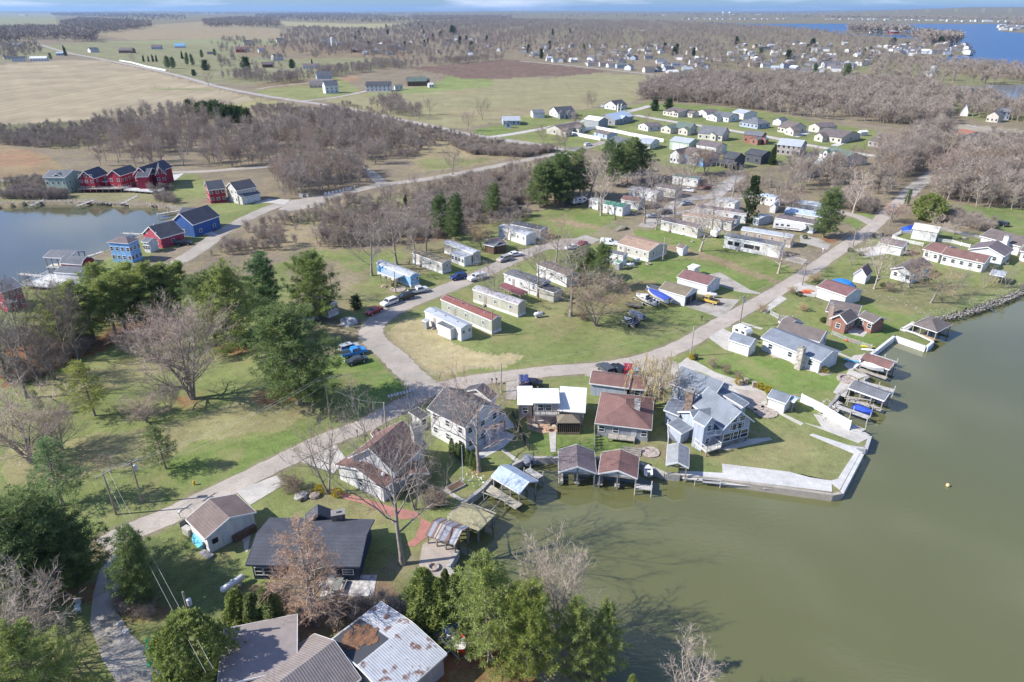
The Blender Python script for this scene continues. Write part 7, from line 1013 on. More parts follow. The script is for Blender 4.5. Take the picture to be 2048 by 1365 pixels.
stuff_wood('marsh_brush', 'patchy brown brush around the bay shore and the marshy meadow', [([(-20, 252), (120, 246), (200, 250), (200, 290), (120, 300), (0, 290)], .5), ([(560, 235), (700, 240), (880, 290), (820, 320), (640, 290)], .35), ([(0, 372), (80, 362), (150, 400), (0, 400)], .25), ([(300, 384), (345, 380), (350, 410), (310, 402)], .1), ([(500, 215), (700, 210), (900, 262), (1040, 298), (960, 300), (760, 262), (520, 240)], .9), ([(900, 290), (1040, 300), (1150, 300), (1060, 316), (940, 310)], .4), ([(1880, 420), (1990, 455), (1980, 470), (1870, 440)], .12), ([(1650, 395), (1700, 385), (1780, 420), (1740, 430), (1680, 418)], .25)], 900, 2.2, (1.8, 3.6), ['brown', 'dark', 'pink', 'gold'], 3, 'shrubn')
stuff_wood('big_wood', 'dense rosy-brown leafless wood beyond the subdivision', [([(1268, 200), (1290, 176), (1400, 156), (1560, 160), (1700, 166), (1860, 172), (1905, 200), (1895, 250), (1800, 250), (1750, 246), (1640, 240), (1540, 226), (1420, 211), (1340, 204)], 1)], 3000, 4.6, (5, 12), ['pink', 'red', 'gray', 'brown', 'gray'], 4, 'far')
stuff_wood('right_thicket', 'pale grey leafless thicket along the right edge', [([(1740, 350), (1790, 310), (1820, 275), (1900, 262), (1910, 300), (1960, 290), (2048, 285), (2200, 300), (2200, 430), (1960, 418), (1870, 400), (1840, 375), (1780, 405), (1740, 390)], 1), ([(1560, 350), (1640, 330), (1700, 350), (1780, 400), (1720, 400), (1600, 385)], .05)], 850, 4.4, (4.5, 11.5), ['gray', 'pale', 'pink', 'brown', 'gray'], 5, 'mid')
stuff_wood('village_trees', 'haze of bare trees filling the distant village', [([(570, 96), (560, 72), (600, 56), (760, 62), (830, 46), (1024, 40), (1300, 43), (1440, 50), (1560, 56), (1690, 70), (1850, 86), (1940, 104), (1870, 116), (1790, 124), (1740, 150), (1560, 150), (1350, 146), (1200, 132), (1040, 118), (860, 118), (690, 108), (600, 104)], 1)], 10500, 7, (6, 15), ['gray', 'pink', 'brown', 'gray', 'gold'], 6, 'far', rd=1, hd=6)
stuff_wood('hedgerow', 'leafless hedgerow between the fields', [([(512, 166), (640, 146), (760, 130), (900, 124), (1010, 118), (1010, 121), (860, 133), (700, 150), (540, 172)], 1), ([(1120, 250), (1160, 245), (1160, 252)], .02), ([(440, 158), (512, 150), (560, 156), (500, 166)], .15), ([(740, 215), (790, 210), (850, 240), (800, 240)], .15)], 420, 4, (6, 11), ['gray', 'pink', 'brown'], 7, 'mid')
stuff_wood('farm_trees', 'scattered bare trees around the far farmsteads', [([(440, 80), (560, 90), (600, 140), (520, 150), (440, 145)], .3), ([(540, 90), (760, 85), (860, 100), (820, 118), (620, 120)], .8), ([(0, 95), (70, 90), (90, 112), (30, 122), (0, 122)], .25)], 260, 6, (7, 15), ['gray', 'brown', 'pink'], 15, 'far', hd=10)
stuff_wood('distant_woods', 'blue-grey leafless woods between the far fields', [([(-400, 70), (0, 66), (60, 62), (130, 62), (195, 78), (195, 86), (95, 83), (0, 92), (-400, 110)], .35), ([(120, 50), (160, 40), (300, 48), (305, 56), (260, 62), (230, 68), (190, 70), (150, 58)], .3), ([(100, 27), (200, 26), (370, 32), (372, 41), (300, 44), (200, 36), (105, 32)], .4), ([(405, 44), (470, 38), (540, 40), (560, 50), (558, 57), (410, 57)], .2), ([(512, 30), (640, 27), (760, 32), (820, 38), (820, 46), (700, 47), (560, 43), (512, 42)], .5), ([(820, 34), (1024, 34), (1024, 42), (830, 44)], .3)], 4200, 13, (14, 22), ['gray', 'brown', 'dark'], 8, 'vfar', rd=1)
stuff_wood('horizon_woods', 'thin blue line of woods towards the horizon', [([(-600, 25.5), (2700, 25.5), (2700, 33), (1700, 33), (1400, 38), (1024, 34), (500, 31), (110, 27), (-600, 30)], 1), ([(1560, 36), (2700, 36), (2700, 44), (2048, 43), (1700, 39)], .4)], 6500, 30, (16, 26), ['gray', 'dark', 'brown'], 9, 'vfar', rd=0, filt_=False)
stuff_wood('marshside_trees', 'leafless trees around the ponds below the far lake', [([(1740, 120), (1880, 128), (2048, 140), (2200, 145), (2200, 178), (2048, 168), (1860, 172), (1740, 165)], .7), ([(1880, 195), (2048, 215), (2200, 230), (2200, 262), (1930, 235)], .35)], 420, 7, (9, 14), ['gray', 'pale', 'brown'], 10, 'far'); stuff_wood('island_trees', 'leafless trees on the island and the far spit', [([(1688, 64), (1702, 67), (1760, 68), (1822, 69.5), (1826, 66), (1790, 62), (1720, 60)], .6), ([(1820, 78), (1900, 82), (1925, 92), (1850, 90)], .4), ([(1996, 54), (2060, 56), (2060, 50.5)], .2)], 380, 11, (16, 24), ['gray', 'pink', 'brown'], 11, 'vfar', rd=0, filt_=False)
stuff_wood('reed_brush', 'pale dry reeds in the marsh at the right edge', [([(1900, 300), (2048, 275), (2200, 290), (2200, 335), (1940, 335)], 1)], 700, 2.5, (2.5, 4.5), ['pale', 'gold', 'gray'], 12, 'shrub'); stuff_wood('hedge_brush', 'brown leafless brush behind the workshop roofs', [([(560, 1238), (640, 1210), (760, 1202), (830, 1225), (760, 1236), (660, 1262)], .55), ([(860, 985), (885, 1000), (870, 1025), (820, 1010)], .15), ([(225, 1190), (310, 1215), (300, 1245), (235, 1225)], .25)], 90, 1.0, (1.0, 2.0), ['brown', 'gray', 'dark'], 13, 'shrubn', hd=4); stuff_wood('straggle_brush', 'thin undergrowth between the park trees and lanes', [([(820, 440), (960, 440), (1060, 420), (1060, 440), (940, 470), (850, 480)], .5), ([(1380, 360), (1500, 365), (1620, 385), (1540, 400), (1400, 385)], .5), ([(0, 690), (140, 660), (200, 690), (100, 750), (0, 790)], .6)], 160, 2, (1.6, 3.5), ['gold', 'brown', 'gray'], 14, 'shrubn', hd=6)
# ================================================================ VEHICLES, BOATS, POLES, FENCES, SMALL THINGS
def car(label, t, p0, p1, color, kd='suv', group=None):
    a, b = at(p0[0], p0[1], 0, t), at(p1[0], p1[1], 0, t); c = (a + b) / 2; ang = math.atan2(b.y - a.y, b.x - a.x); L, Wd, cat_ = {'suv': (4.7, 1.9, 'car'), 'sedan': (4.7, 1.82, 'car'), 'pickup': (5.6, 2.0, 'pickup truck'), 'van': (5.6, 2.05, 'van'), 'truckcap': (5.7, 2.0, 'pickup truck')}[kd]
    r = empty({'suv': 'parked_car', 'sedan': 'parked_car', 'pickup': 'pickup_truck', 'van': 'van', 'truckcap': 'pickup_truck'}[kd], (c.x, c.y, .05), ang); tag(r, label, cat_, group); h = L / 2; PM = mat('paint', color, .35)
    side = {'suv': [(-h, .45), (-h, 1.0), (-h + .15, 1.62), (-h + .5, 1.72), (.55, 1.7), (1.15, 1.1), (h - .25, .98), (h, .75), (h, .4)], 'sedan': [(-h, .42), (-h, .95), (-h + .75, 1.02), (-.95, 1.42), (.45, 1.44), (1.15, .98), (h - .2, .85), (h, .65), (h, .38)], 'van': [(-h, .45), (-h, 1.9), (-h + .1, 2.05), (.7, 2.05), (1.5, 1.35), (h - .1, 1.15), (h, .9), (h, .42)],
            'pickup': [(-h, .5), (-h, 1.08), (-.55, 1.08), (-.4, 1.78), (.9, 1.78), (1.45, 1.18), (h - .15, 1.1), (h, .85), (h, .45)], 'truckcap': [(-h, .5), (-h, 1.6), (-h + .3, 1.75), (-.45, 1.78), (.9, 1.78), (1.45, 1.18), (h - .15, 1.1), (h, .85), (h, .45)]}[kd]
    m = MB(); w_ = Wd / 2; taper = lambda z: w_ - max(0, z - 1.0) * .22; n = len(side)
    for k in range(n):
        (x0_, z0_), (x1_, z1_) = side[k], side[(k + 1) % n]; m.face([(x0_, -taper(z0_), z0_), (x0_, taper(z0_), z0_), (x1_, taper(z1_), z1_), (x1_, -taper(z1_), z1_)])
    for s in (-1, 1):
        lo = [(x, z) for x, z in side if z <= 1.2]; m.face([(x, s * taper(z), z) for x, z in (side if s < 0 else side[::-1])])
    m.build('body', PM, r)
    def gl(pts, nm='window'): q = MB(); q.face(pts); q.build(nm, GLASS, r)
    e = .012
    if kd in ('suv', 'sedan', 'van'):
        zt = {'suv': 1.66, 'sedan': 1.4, 'van': 1.85}[kd]; zb = {'suv': 1.12, 'sedan': 1.02, 'van': 1.35}[kd]; xa, xb, xc = {'suv': (-h + .22, .5, 1.0), 'sedan': (-1.0, .42, .98), 'van': (.1, .75, 1.35)}[kd]
        for s in (-1, 1): gl([(xa - (.05 if kd != 'sedan' else .35), s * (taper(zb) + e), zb), (xc, s * (taper(zb) + e), zb), (xb, s * (taper(zt) + e), zt - .04), (xa + .1, s * (taper(zt) + e), zt - .04)][::-s])
        (x0_, z0_), (x1_, z1_) = {'suv': ((.6, 1.66), (1.12, 1.14)), 'sedan': ((.5, 1.41), (1.1, 1.02)), 'van': ((.76, 2.0), (1.46, 1.4))}[kd]; gl([(x0_ + e, -taper(z0_) + .1, z0_ + e), (x0_ + e, taper(z0_) - .1, z0_ + e), (x1_ + e, taper(z1_) - .08, z1_ + e), (x1_ + e, -taper(z1_) + .08, z1_ + e)], 'windscreen')
        if kd != 'van': x0_, z0_, x1_, z1_ = (-h + .03 - e, 1.1, -h + .13 - e, 1.58) if kd == 'suv' else (-h + .85 - e, 1.07 + e, -1.02 - e, 1.38 + e); gl([(x0_, -.7, z0_), (x0_, .7, z0_), (x1_, .6, z1_), (x1_, -.6, z1_)], 'rear_window')
    else:
        for s in (-1, 1): gl([(-.42, s * (taper(1.2) + e), 1.2), (1.3, s * (taper(1.2) + e), 1.2), (.88, s * (taper(1.7) + e), 1.7), (-.34, s * (taper(1.7) + e), 1.7)][::-s])
        gl([(.94 + e, -.68, 1.74 + e), (.94 + e, .68, 1.74 + e), (1.42 + e, .8, 1.22 + e), (1.42 + e, -.8, 1.22 + e)], 'windscreen')
        if kd == 'pickup': q = MB(); q.box(-h + .12, -.6, -w_ + .15, w_ - .15, 1.083, 1.087); q.build('truck_bed', DARK, r)
    for x_ in (-h + .95, h - .95):
        for s in (-1, 1):
            q = MB(); y_ = s * (w_ - .1); pts = []; q.tube([(x_, y_ - .12, .33), (x_, y_ + .13, .33)], .34, 12); wh = q.build('wheel', RUBBER, r); q = MB(); q.tube([(x_, y_ + s * .132 - .005, .33), (x_, y_ + s * .132 + .005, .33)], .19, 10); q.build('rim', STEEL, wh)
    for s in (-1, 1):
        q = MB(); q.box(h - .06, h + .02, s * .62 - .17, s * .62 + .17, .68, .84); q.build('headlight', mat('lamp_glass', (.7, .7, .7), .2), r); q = MB(); q.box(-h - .02, -h + .02, s * .68 - .12, s * .68 + .12, .75, .95); q.build('tail_light', mat('tail', (.4, .02, .02), .3), r)
    return r
WH, SIL, BLK, NVY, RED, BLU = (.75, .75, .76), (.42, .44, .46), (.02, .022, .025), (.02, .04, .16), (.32, .015, .025), (.04, .25, .62)
car('silver estate car parked on the grass above the bright blue pickup', 'B', (1372, 590), (1475, 560), SIL, 'suv'); car('bright blue pickup truck on the grass between two parked cars', 'B', (1385, 630), (1530, 595), BLU, 'pickup'); car('dark grey sedan, nearest of the three parked on the grass', 'B', (1530, 665), (1430, 690), (.05, .06, .07), 'sedan')
car('dark red car at the edge of the side road', 'B', (1665, 255), (1582, 290), RED, 'sedan'); car('white car with sunroof parked on the side road', 'B', (1795, 185), (1700, 220), WH, 'suv'); car('black car between the white car and silver pickup', 'B', (1915, 150), (1832, 168), BLK, 'suv'); car('silver pickup truck on the side road', 'g', (115, 915), (258, 885), (.6, .6, .6), 'pickup'); car('navy car pulled onto the grass of the side road', 'g', (650, 750), (545, 770), NVY, 'suv'); car('white utility truck parked beside the lane', 'g', (865, 745), (715, 785), WH, 'truckcap')
car('beige estate car under the trees of the park lane', 'g', (1110, 560), (1018, 588), (.4, .37, .33), 'suv'); car('white car partly behind the tree near the cream cabin', 'p', (10, 655), (80, 652), WH, 'suv'); car('red car by the bushy green tree', 'g', (1825, 435), (1900, 395), RED, 'sedan'); car('white sedan next to the red car', 'g', (1810, 445), (1712, 460), WH, 'sedan'); car('white sedan almost hidden at the inner end of the park lane', 'g', (1145, 530), (1210, 520), WH, 'sedan')
car('white van by the tan-roofed mobile home', 'k', (340, 875), (450, 885), WH, 'van'); car('grey car on the gravel lane, in front of the reddish-roofed home', 'k', (890, 455), (985, 430), (.2, .21, .22), 'suv'); car('dark car beside the forked bare tree', 'k', (1100, 515), (1015, 522), (.1, .1, .11), 'suv'); car('silver sedan on the gravel lane', 'k', (955, 560), (875, 562), SIL, 'sedan'); car('orange-red car on the bare ground of the upper park', 'k', (1515, 225), (1600, 220), (.4, .07, .03), 'sedan'); car('white pickup truck by the cream home of the upper park', 'k', (1250, 250), (1375, 265), WH, 'pickup'); car('small grey car at the lane corner', 'k', (1330, 410), (1270, 415), (.3, .34, .38), 'sedan'); car('white sedan near the ivy-clad tree', 'k', (1880, 255), (1830, 250), WH, 'sedan')
car('yellow pickup truck with a ladder rack on the pale drive', 'n', (1690, 455), (1540, 415), (.55, .38, .08), 'pickup'); car('dark car on the grass strip at the right edge', 'm', (1845, 320), (1700, 285), (.05, .06, .08), 'suv'); car('white car on the subdivision corner road', 'h', (1385, 578), (1440, 572), WH, 'suv'); car('black car on the crimson house drive', 'e', (1840, 925), (1925, 920), BLK, 'suv'); car('dark jeep beside the deep blue house', 'f', (35, 775), (155, 765), (.03, .035, .04), 'suv'); car('navy car parked above the white-roofed house', 'q', (1360, 300), (1350, 225), NVY, 'suv'); car('black car beside the navy one above the white-roofed house', 'q', (1470, 292), (1420, 290), BLK, 'sedan')
car('dark car, leftmost behind the brown garage row', 'r', (640, 110), (590, 70), (.08, .09, .1), 'suv'); car('black car in the middle behind the brown garage row', 'r', (810, 120), (740, 80), BLK, 'suv'); car('dark red car behind the brown garage row', 'r', (925, 135), (925, 70), RED, 'suv'); car('pale blue car, rightmost behind the brown garage row', 'r', (1000, 145), (1090, 140), (.35, .42, .5), 'sedan'); car('dark car by the house with the blue metal roof', 'h', (1600, 345), (1650, 340), BLK, 'suv')
def campr(label, t, A, B, Wd=2.5, Hh=3.0, motor=True):
    a, b = at(*A, 0, t), at(*B, 0, t); c = (a + b) / 2; L = (b - a).length; r = empty('camper', (c.x, c.y, 0), math.atan2(b.y - a.y, b.x - a.x)); tag(r, label, 'camper'); h = L / 2
    m = MB(); pr = [(-h, .6), (h - 1.6, .6), (h, 1.5), (h, Hh - .5), (h - .5, Hh), (-h + .1, Hh), (-h, Hh - .2)]
    for s in (-1, 1): m.face([(x, s * Wd / 2, z) for x, z in (pr[::-1] if s < 0 else pr)][::-1])
    for k in range(len(pr)): (x0_, z0_), (x1_, z1_) = pr[k], pr[(k + 1) % len(pr)]; m.face([(x0_, -Wd / 2, z0_), (x1_, -Wd / 2, z1_), (x1_, Wd / 2, z1_), (x0_, Wd / 2, z0_)])
    m.build('body', mat('paint', (.78, .78, .76), .4), r); q = MB(); q.box(-h + .8, h - 2, -Wd / 2 - .02, -Wd / 2 - .003, 1.0, 1.25); q.build('stripe', mat('paint', (.3, .22, .18), .5), r)
    for x_ in (-h + 1.2, -h + 2.9, -h + 4.8): q = MB(); q.box(x_ - .45, x_ + .45, -Wd / 2 - .03, -Wd / 2 - .003, 1.7, 2.3); q.build('window', GLASS, r)
    for x_ in (-1.0, 0): q = MB(); q.tube([(x_, -Wd / 2 - .03, .4), (x_, -Wd / 2 + .25, .4)], .4, 12); q.build('wheel', RUBBER, r)
    q = MB(); q.box(-.4, .5, -.4, .4, Hh + .003, Hh + .3); q.build('roof_unit', mat('plastic', (.6, .6, .6)), r)
campr('long white fifth-wheel camper on the drive behind the roadside pine', 'l', (850, 690), (1230, 730)); campr('white camper parked behind the small grey-roofed garage', 'o', (285, 492), (395, 540), 2.4, 2.7); campr('small white trailer camper beside the black-windowed mobile home', 'l', (150, 800), (205, 770), 2.2, 2.4); campr('white camper van in the pine grove shade', 'h', (1245, 1175), (1385, 1160), 2.3, 2.6)
def boat(label, t, A, B, Wd=2.3, hc=(.75, .75, .74), cover=None, trailer=True, z=.5, cabin=False, seats=True, red=None):
    a, b = at(*A, z, t), at(*B, z, t); c = (a + b) / 2; L = (b - a).length; r = empty('boat', (c.x, c.y, z), math.atan2(b.y - a.y, b.x - a.x)); tag(r, label, 'boat'); h = L / 2; N_ = 10; w_ = Wd / 2
    st = [(-h + L * k / N_, w_ * (1 - max(0, (k / N_ - .45) / .55) ** 2.2) + (.02 if k == N_ else 0)) for k in range(N_ + 1)]; m = MB(); H0 = Wd * .38
    for k in range(N_):
        (x0_, y0_), (x1_, y1_) = st[k], st[k + 1]; u0, u1 = H0 + .25 * (k / N_) ** 2, H0 + .25 * ((k + 1) / N_) ** 2; b0, b1 = .25 * (k / N_) ** 3, .25 * ((k + 1) / N_) ** 3
        for s in (-1, 1):
            m.face([(x0_, s * y0_ * .72, b0 + .22), (x1_, s * y1_ * .72, b1 + .22), (x1_, s * y1_, u1), (x0_, s * y0_, u0)][::s]); m.face([(x0_, 0, b0), (x1_, 0, b1), (x1_, s * y1_ * .72, b1 + .22), (x0_, s * y0_ * .72, b0 + .22)][::s])
    m.face([(-h, -st[0][1], H0), (-h, st[0][1], H0), (-h, st[0][1] * .72, .22), (-h, 0, 0), (-h, -st[0][1] * .72, .22)]); m.build('hull', mat('paint', hc, .35), r)
    d = MB()
    for k in range(N_):
        (x0_, y0_), (x1_, y1_) = st[k], st[k + 1]; u0, u1 = H0 + .25 * (k / N_) ** 2 - .03, H0 + .25 * ((k + 1) / N_) ** 2 - .03; q = (.0 if k > 5 else -.3)
        if cover: ht = lambda i: .02 + .42 * math.sin(math.pi * min(1, (i + .5) / N_ * 1.15)) * .8; c0, c1 = u0 + ht(k), u1 + ht(k + 1); [d.face([(x0_, s * y0_ * 1.03, u0), (x1_, s * y1_ * 1.03, u1), (x1_, 0, c1), (x0_, 0, c0)][::s]) for s in (-1, 1)]
        else: d.face([(x0_, -y0_ * .97, u0 + q), (x1_, -y1_ * .97, u1 + q), (x1_, y1_ * .97, u1 + q), (x0_, y0_ * .97, u0 + q)])
    d.build('cover' if cover else 'deck', mat('canvas', cover or (.62, .6, .56), .85), r)
    if cabin: q = MB(); q.prism([(-h * .1, -w_ * .55), (h * .45, -w_ * .35), (h * .45, w_ * .35), (-h * .1, w_ * .55)], H0, H0 + .55); q.build('cabin', mat('paint', (.75, .75, .74), .35), r); q = MB(); q.box(-h * .14, -h * .08, -w_ * .5, w_ * .5, H0 + .3, H0 + .8); q.build('windscreen', GLASS, r)
    if seats and not cover:
        for x_ in (-h * .55, -h * .15):
            for s in (-1, 1): q = MB(); q.box(x_ - .3, x_ + .3, s * w_ * .45 - .25, s * w_ * .45 + .25, H0 - .28, H0 + .02); q.box(x_ - .36, x_ - .3, s * w_ * .45 - .25, s * w_ * .45 + .25, H0 - .28, H0 + .38); q.build('seat', mat('vinyl', (.12, .13, .16)), r)
    q = MB(); q.box(-h - .45, -h - .01, -.22, .22, H0 - .1, H0 + .45); q.box(-h - .3, -h - .14, -.07, .07, -.25, H0 - .1); q.build('outboard_motor', mat('paint', (.06, .06, .07), .4), r)
    if trailer:
        q = MB(); [q.box(-h * .8, h * .9, s * w_ * .6 - .05, s * w_ * .6 + .05, -z + .32, -z + .42) for s in (-1, 1)]; q.box(h * .9, h + .9, -.05, .05, -z + .32, -z + .42); q.box(-.1, .1, -w_, w_, -z + .3, -z + .42); q.build('trailer_frame', STEEL, r)
        for s in (-1, 1): q = MB(); q.tube([(-.4, s * (w_ - .05) - .1, -z + .32), (-.4, s * (w_ - .05) + .1, -z + .32)], .32, 10); q.build('wheel', RUBBER, r)
    return r
boat('white speedboat with open cockpit, second of the row on trailers', 'n', (1090, 470), (880, 378), 2.6, seats=True, z=.75, cabin=True); boat('large white cabin boat under a blue canvas on its trailer', 'n', (1215, 445), (1000, 335), 2.9, z=.9, cover=(.06, .1, .42)); boat('dark-covered boat tucked beside the olive-roofed garage', 'n', (1130, 340), (985, 290), 2.5, (.7, .7, .68), (.09, .1, .11)); boat('slim boat under a grey fitted cover on the middle lawn', 'n', (955, 615), (815, 545), 2.1, (.55, .56, .58), (.25, .27, .3)); boat('navy bass boat with open seats, nearest the brown bare tree', 'n', (890, 680), (755, 620), 2.2, (.03, .04, .09))
boat('red wooden launch with bunched blue tarpaulin beside the rust-patched roof', 'w', (1830, 530), (1975, 680), 2.4, (.45, .04, .02), None, True, .5, seats=True); boat('blue-covered boat moored at the narrow dock', 'o', (1255, 1100), (1405, 1165), 2.2, (.06, .1, .45), (.04, .1, .55), False, WL + .1); boat('white boat stored under the brown-roofed boathouse', 'o', (1330, 745), (1500, 805), 2.4, (.75, .75, .73), (.7, .7, .68), False, .5); boat('white outboard boat docked beneath the brown two-slip boathouse', 't', (1555, 315), (1560, 190), 2.4, (.75, .75, .73), (.5, .5, .5), False, .3); boat('white rowing boat on the deck beside the brown boathouse', 't', (1905, 320), (1900, 240), 1.4, (.6, .66, .7), None, False, .3, seats=False)
q = MB(); q.lathe([(.5, 0), (.75, .25), (.6, .55), (.2, .7)], n=10); q.lathe([(.4, 0), (.55, .35), (.1, .6)], (.7, .5), 9); q.build('tarpaulin', mat('canvas', (.04, .09, .4)), loc=at(1850, 540, 0, 'w') + Vector((0, 0, 1.3))); tag([o for o in COL.objects if o.name.startswith('tarpaulin')][-1], 'crumpled blue tarpaulin heaped in the red launch', 'tarpaulin')
boat('turquoise striped paddle boat leaning along the white garage', 'v', (275, 620), (180, 530), 1.8, (.1, .5, .62), (.2, .6, .7), False, .1); boat('navy pontoon hidden under the metal-roofed boathouse corner', 't', (905, 225), (845, 165), 2.2, (.3, .35, .42), (.2, .22, .26), False, WL + .3)
q = MB(); p = at(865, 488, 0, 'n'); q.box(-2.1, 1.6, -.85, .85, .55, .65); q.box(-2.1, 1.6, -.87, -.8, .65, .95); q.box(-2.1, 1.6, .8, .87, .65, .95); q.box(-3.1, -2.1, -.04, .04, .5, .58); o = q.build('utility_trailer', mat('wood', (.2, .18, .15)), loc=p, rz=R(-24)); tag(o, 'low grey utility trailer between the speedboat and covered boat', 'trailer')
for s in (-1, 1): q = MB(); q.tube([(.2, s * .95 - .1, .33), (.2, s * .95 + .1, .33)], .33, 10); q.build('wheel', RUBBER, o)
# propane tanks
def tank(label, t, px, py, rz, L=3.2, r_=.55, c=(.72, .72, .72)):
    r = empty('propane_tank', at(px, py, 0, t), R(rz)); tag(r, label, 'propane tank'); q = MB(); h = L / 2; q.tube([(-h, 0, .9), (-h + .08, 0, .9), (-h + .3, 0, .9), (h - .3, 0, .9), (h - .08, 0, .9), (h, 0, .9)], [r_ * .2, r_ * .65, r_, r_, r_ * .65, r_ * .2], 14); q.build('tank', mat('paint', c, .4), r, smooth=True)
    for x_ in (-h * .5, h * .5): q = MB(); q.box(x_ - .1, x_ + .1, -.4, .4, 0, .45); q.build('leg', STEEL, r)
    q = MB(); q.lathe([(.2, .88 + r_), (.2, 1.05 + r_), (.02, 1.15 + r_)], n=10); q.build('valve_cap', STEEL, r)
tank('white propane tank on the shaded grass left of the navy house', 'v', 535, 990, 52, 3.4, .45); tank('grey propane tank between the cedars and the rust-patched white roof', 'w', 1735, 525, -38, 3.0, .5, (.32, .33, .33)); tank('white propane tank, left one on the park lawn near the green-roofed shed', 'k', 645, 1145, 15, 2.6, .5); tank('white propane tank behind the pale blue-ended mobile home', 'k', 715, 1085, 20, 2.4, .5); tank('cream propane tank by the yellow pickup truck', 'n', 1635, 385, -20, 3.6, .5); tank('grey propane tank on the lawn beyond the rust-roofed mobile home', 'g', 1415, 1150, 20, 2.4, .5); tank('white propane tank lying by the grey plank shed', 'g', 1000, 1040, -40, 1.6, .35); tank('small upright-ended silver tank beside the small white garage', 'o', 425, 640, 60, 1.4, .4)
# utility poles and wires
def pole(label, t, b, top, arm=True, trans=False, az=0, lean=0, hgt=None, c=(.3, .25, .2)):
    p = at(*b, 0, t); h = hgt or height_for(p.x, p.y, top, t); r = empty('utility_pole', p, R(az)); tag(r, label, 'utility pole'); q = MB(); q.tube([(0, 0, -.2), (0, 0, h)], [.17, .11], 8); q.build('pole', mat('wood', c), r)
    if arm:
        q = MB(); q.box(-1.2, 1.2, -.06, .06, h - .5, h - .36); a = q.build('crossarm', mat('wood', (.36, .33, .3)), r)
        for x_ in (-1.1, 0, 1.1): q = MB(); q.lathe([(.05, h - .36), (.08, h - .28), (.03, h - .18)], (x_, 0), 8); q.build('insulator', mat('ceramic', (.6, .6, .6), .3), a)
    if trans: q = MB(); q.lathe([(.25, h - 1.9), (.27, h - 1.1), (.1, h - .95)], (.42, 0), 12); q.build('transformer', mat('paint', (.5, .52, .54), .5), r)
    return (r.location + Vector((0, 0, h))).copy()
P1 = pole('wooden utility pole with transformer, right one at the end of the road', 'C', (1300, 938), 555, True, True, 60); P2 = pole('wooden utility pole carrying the power line, left one at the end of the road', 'C', (1058, 1045), 655, True, False, 60); P3 = pole('utility pole with many wires before the very large dark pine', 'B', (1262, 1130), 795, True, False, 40); P4 = pole('slim roadside post beside the brown-roofed house', 'B', (1725, 1250), 1000, False, c=(.4, .36, .28)); P5 = pole('utility pole pair on the bend above the big white house', 'q', (1040, 370), -20, False, c=(.42, .4, .36)); P6 = pole('utility pole beside the golden bush', 'n', (1435, 985), 672, False, c=(.4, .37, .32)); P7 = pole('utility pole with transformer opposite the yellow pickup', 'n', (1935, 690), 365, True, True, 20)
P8 = pole('roadside utility pole by the maroon-roofed garage', 'l', (1195, 1350), 1075, True, False, 20); P9 = pole('roadside utility pole near the picket corner', 'l', (1785, 905), 670, True, False, 20); P10 = pole('utility pole with transformer at the crossroads, near one', 'm', (465, 310), 40, True, True, 20); P11 = pole('utility pole at the crossroads, far one', 'j', (825, 1235), 1068, True, False, 20); P12 = pole('utility pole beside the brown mulch bed in the park', 'p', (873, 402), 195, False, c=(.4, .3, .17)); P13 = pole('utility pole at the corner of the red-roofed mobile home', 'g', (945, 1340), 1080, False); P14 = pole('utility pole on the lawn by the tan-roofed mobile home', 'k', (1025, 1068), 790, False, c=(.4, .36, .3)); P15 = pole('utility pole emerging from the round evergreen at the bottom', 'D', (1650, 1200), 880, False, True, 0, hgt=11)
pole('utility pole inside the park before the red-roofed mobile home', 'g', (640, 1170), 965, False); pole('utility pole beside the smooth grey-roofed mobile home', 'g', (1325, 910), 720, False); pole('tall leaning pole above the pink wood at the village edge', 'd', (350, 700), 575, False, c=(.55, .53, .5)); pole('utility pole by the pale blue-ended mobile home', 'k', (490, 1150), 960, False); pole('utility pole in the lane of the upper park', 'k', (1590, 180), 60, False)
def wire(label, a, b, sag=.7, off=0, r_=.012, c=(.55, .55, .55)):
    m = MB(); d = (b - a); n_ = Vector((-d.y, d.x, 0)).normalized() * off; m.tube([a + n_ + d * (k / 14) - Vector((0, 0, sag * 4 * (k / 14) * (1 - k / 14))) for k in range(15)], r_, 4, False); o = m.build('power_line', mat('cable', c)); tag(o, label, 'power line', 'overhead lines between the roadside poles')
E_ = lambda px, py, z, t='Z': at(px, py, z, t)
Z5 = Vector((0, 0, -.2)); far1 = at(405, 1340, 9.5)
for k_, (a, b, s_, lb) in enumerate([(P2, Vector((-30, 46, 9.6)), 1.2, 'overhead'), (P2, P3, 1.5, 'overhead'), (P2 + Vector((0, 0, -1.6)), P3 + Vector((0, 0, -1.6)), 1.4, 'overhead'), (P3, P5, 1.0, 'overhead'), (P3 + Vector((0, 0, -1.6)), P4, 1.0, 'overhead'), (P5, P6, 1.2, 'overhead'), (P6, P7, .8, 'overhead'), (P7, P8, .9, 'overhead'), (P8, P9, .8, 'overhead'), (P9, P10, .6, 'overhead'), (P10, P11, .4, 'overhead'), (P1, P2, .3, 'overhead')]):
    wire('thin overhead cable strung between the roadside poles', a, b, s_, 0)
    if k_ in (0, 1, 3): wire('thin overhead cable strung between the roadside poles', a, b, s_, .7)
wire('thin service cable crossing the park lawn', P3, at(930, 700, 3.2), 1.0); wire('thin service cable crossing the park lawn', P13, P12, 1.0)
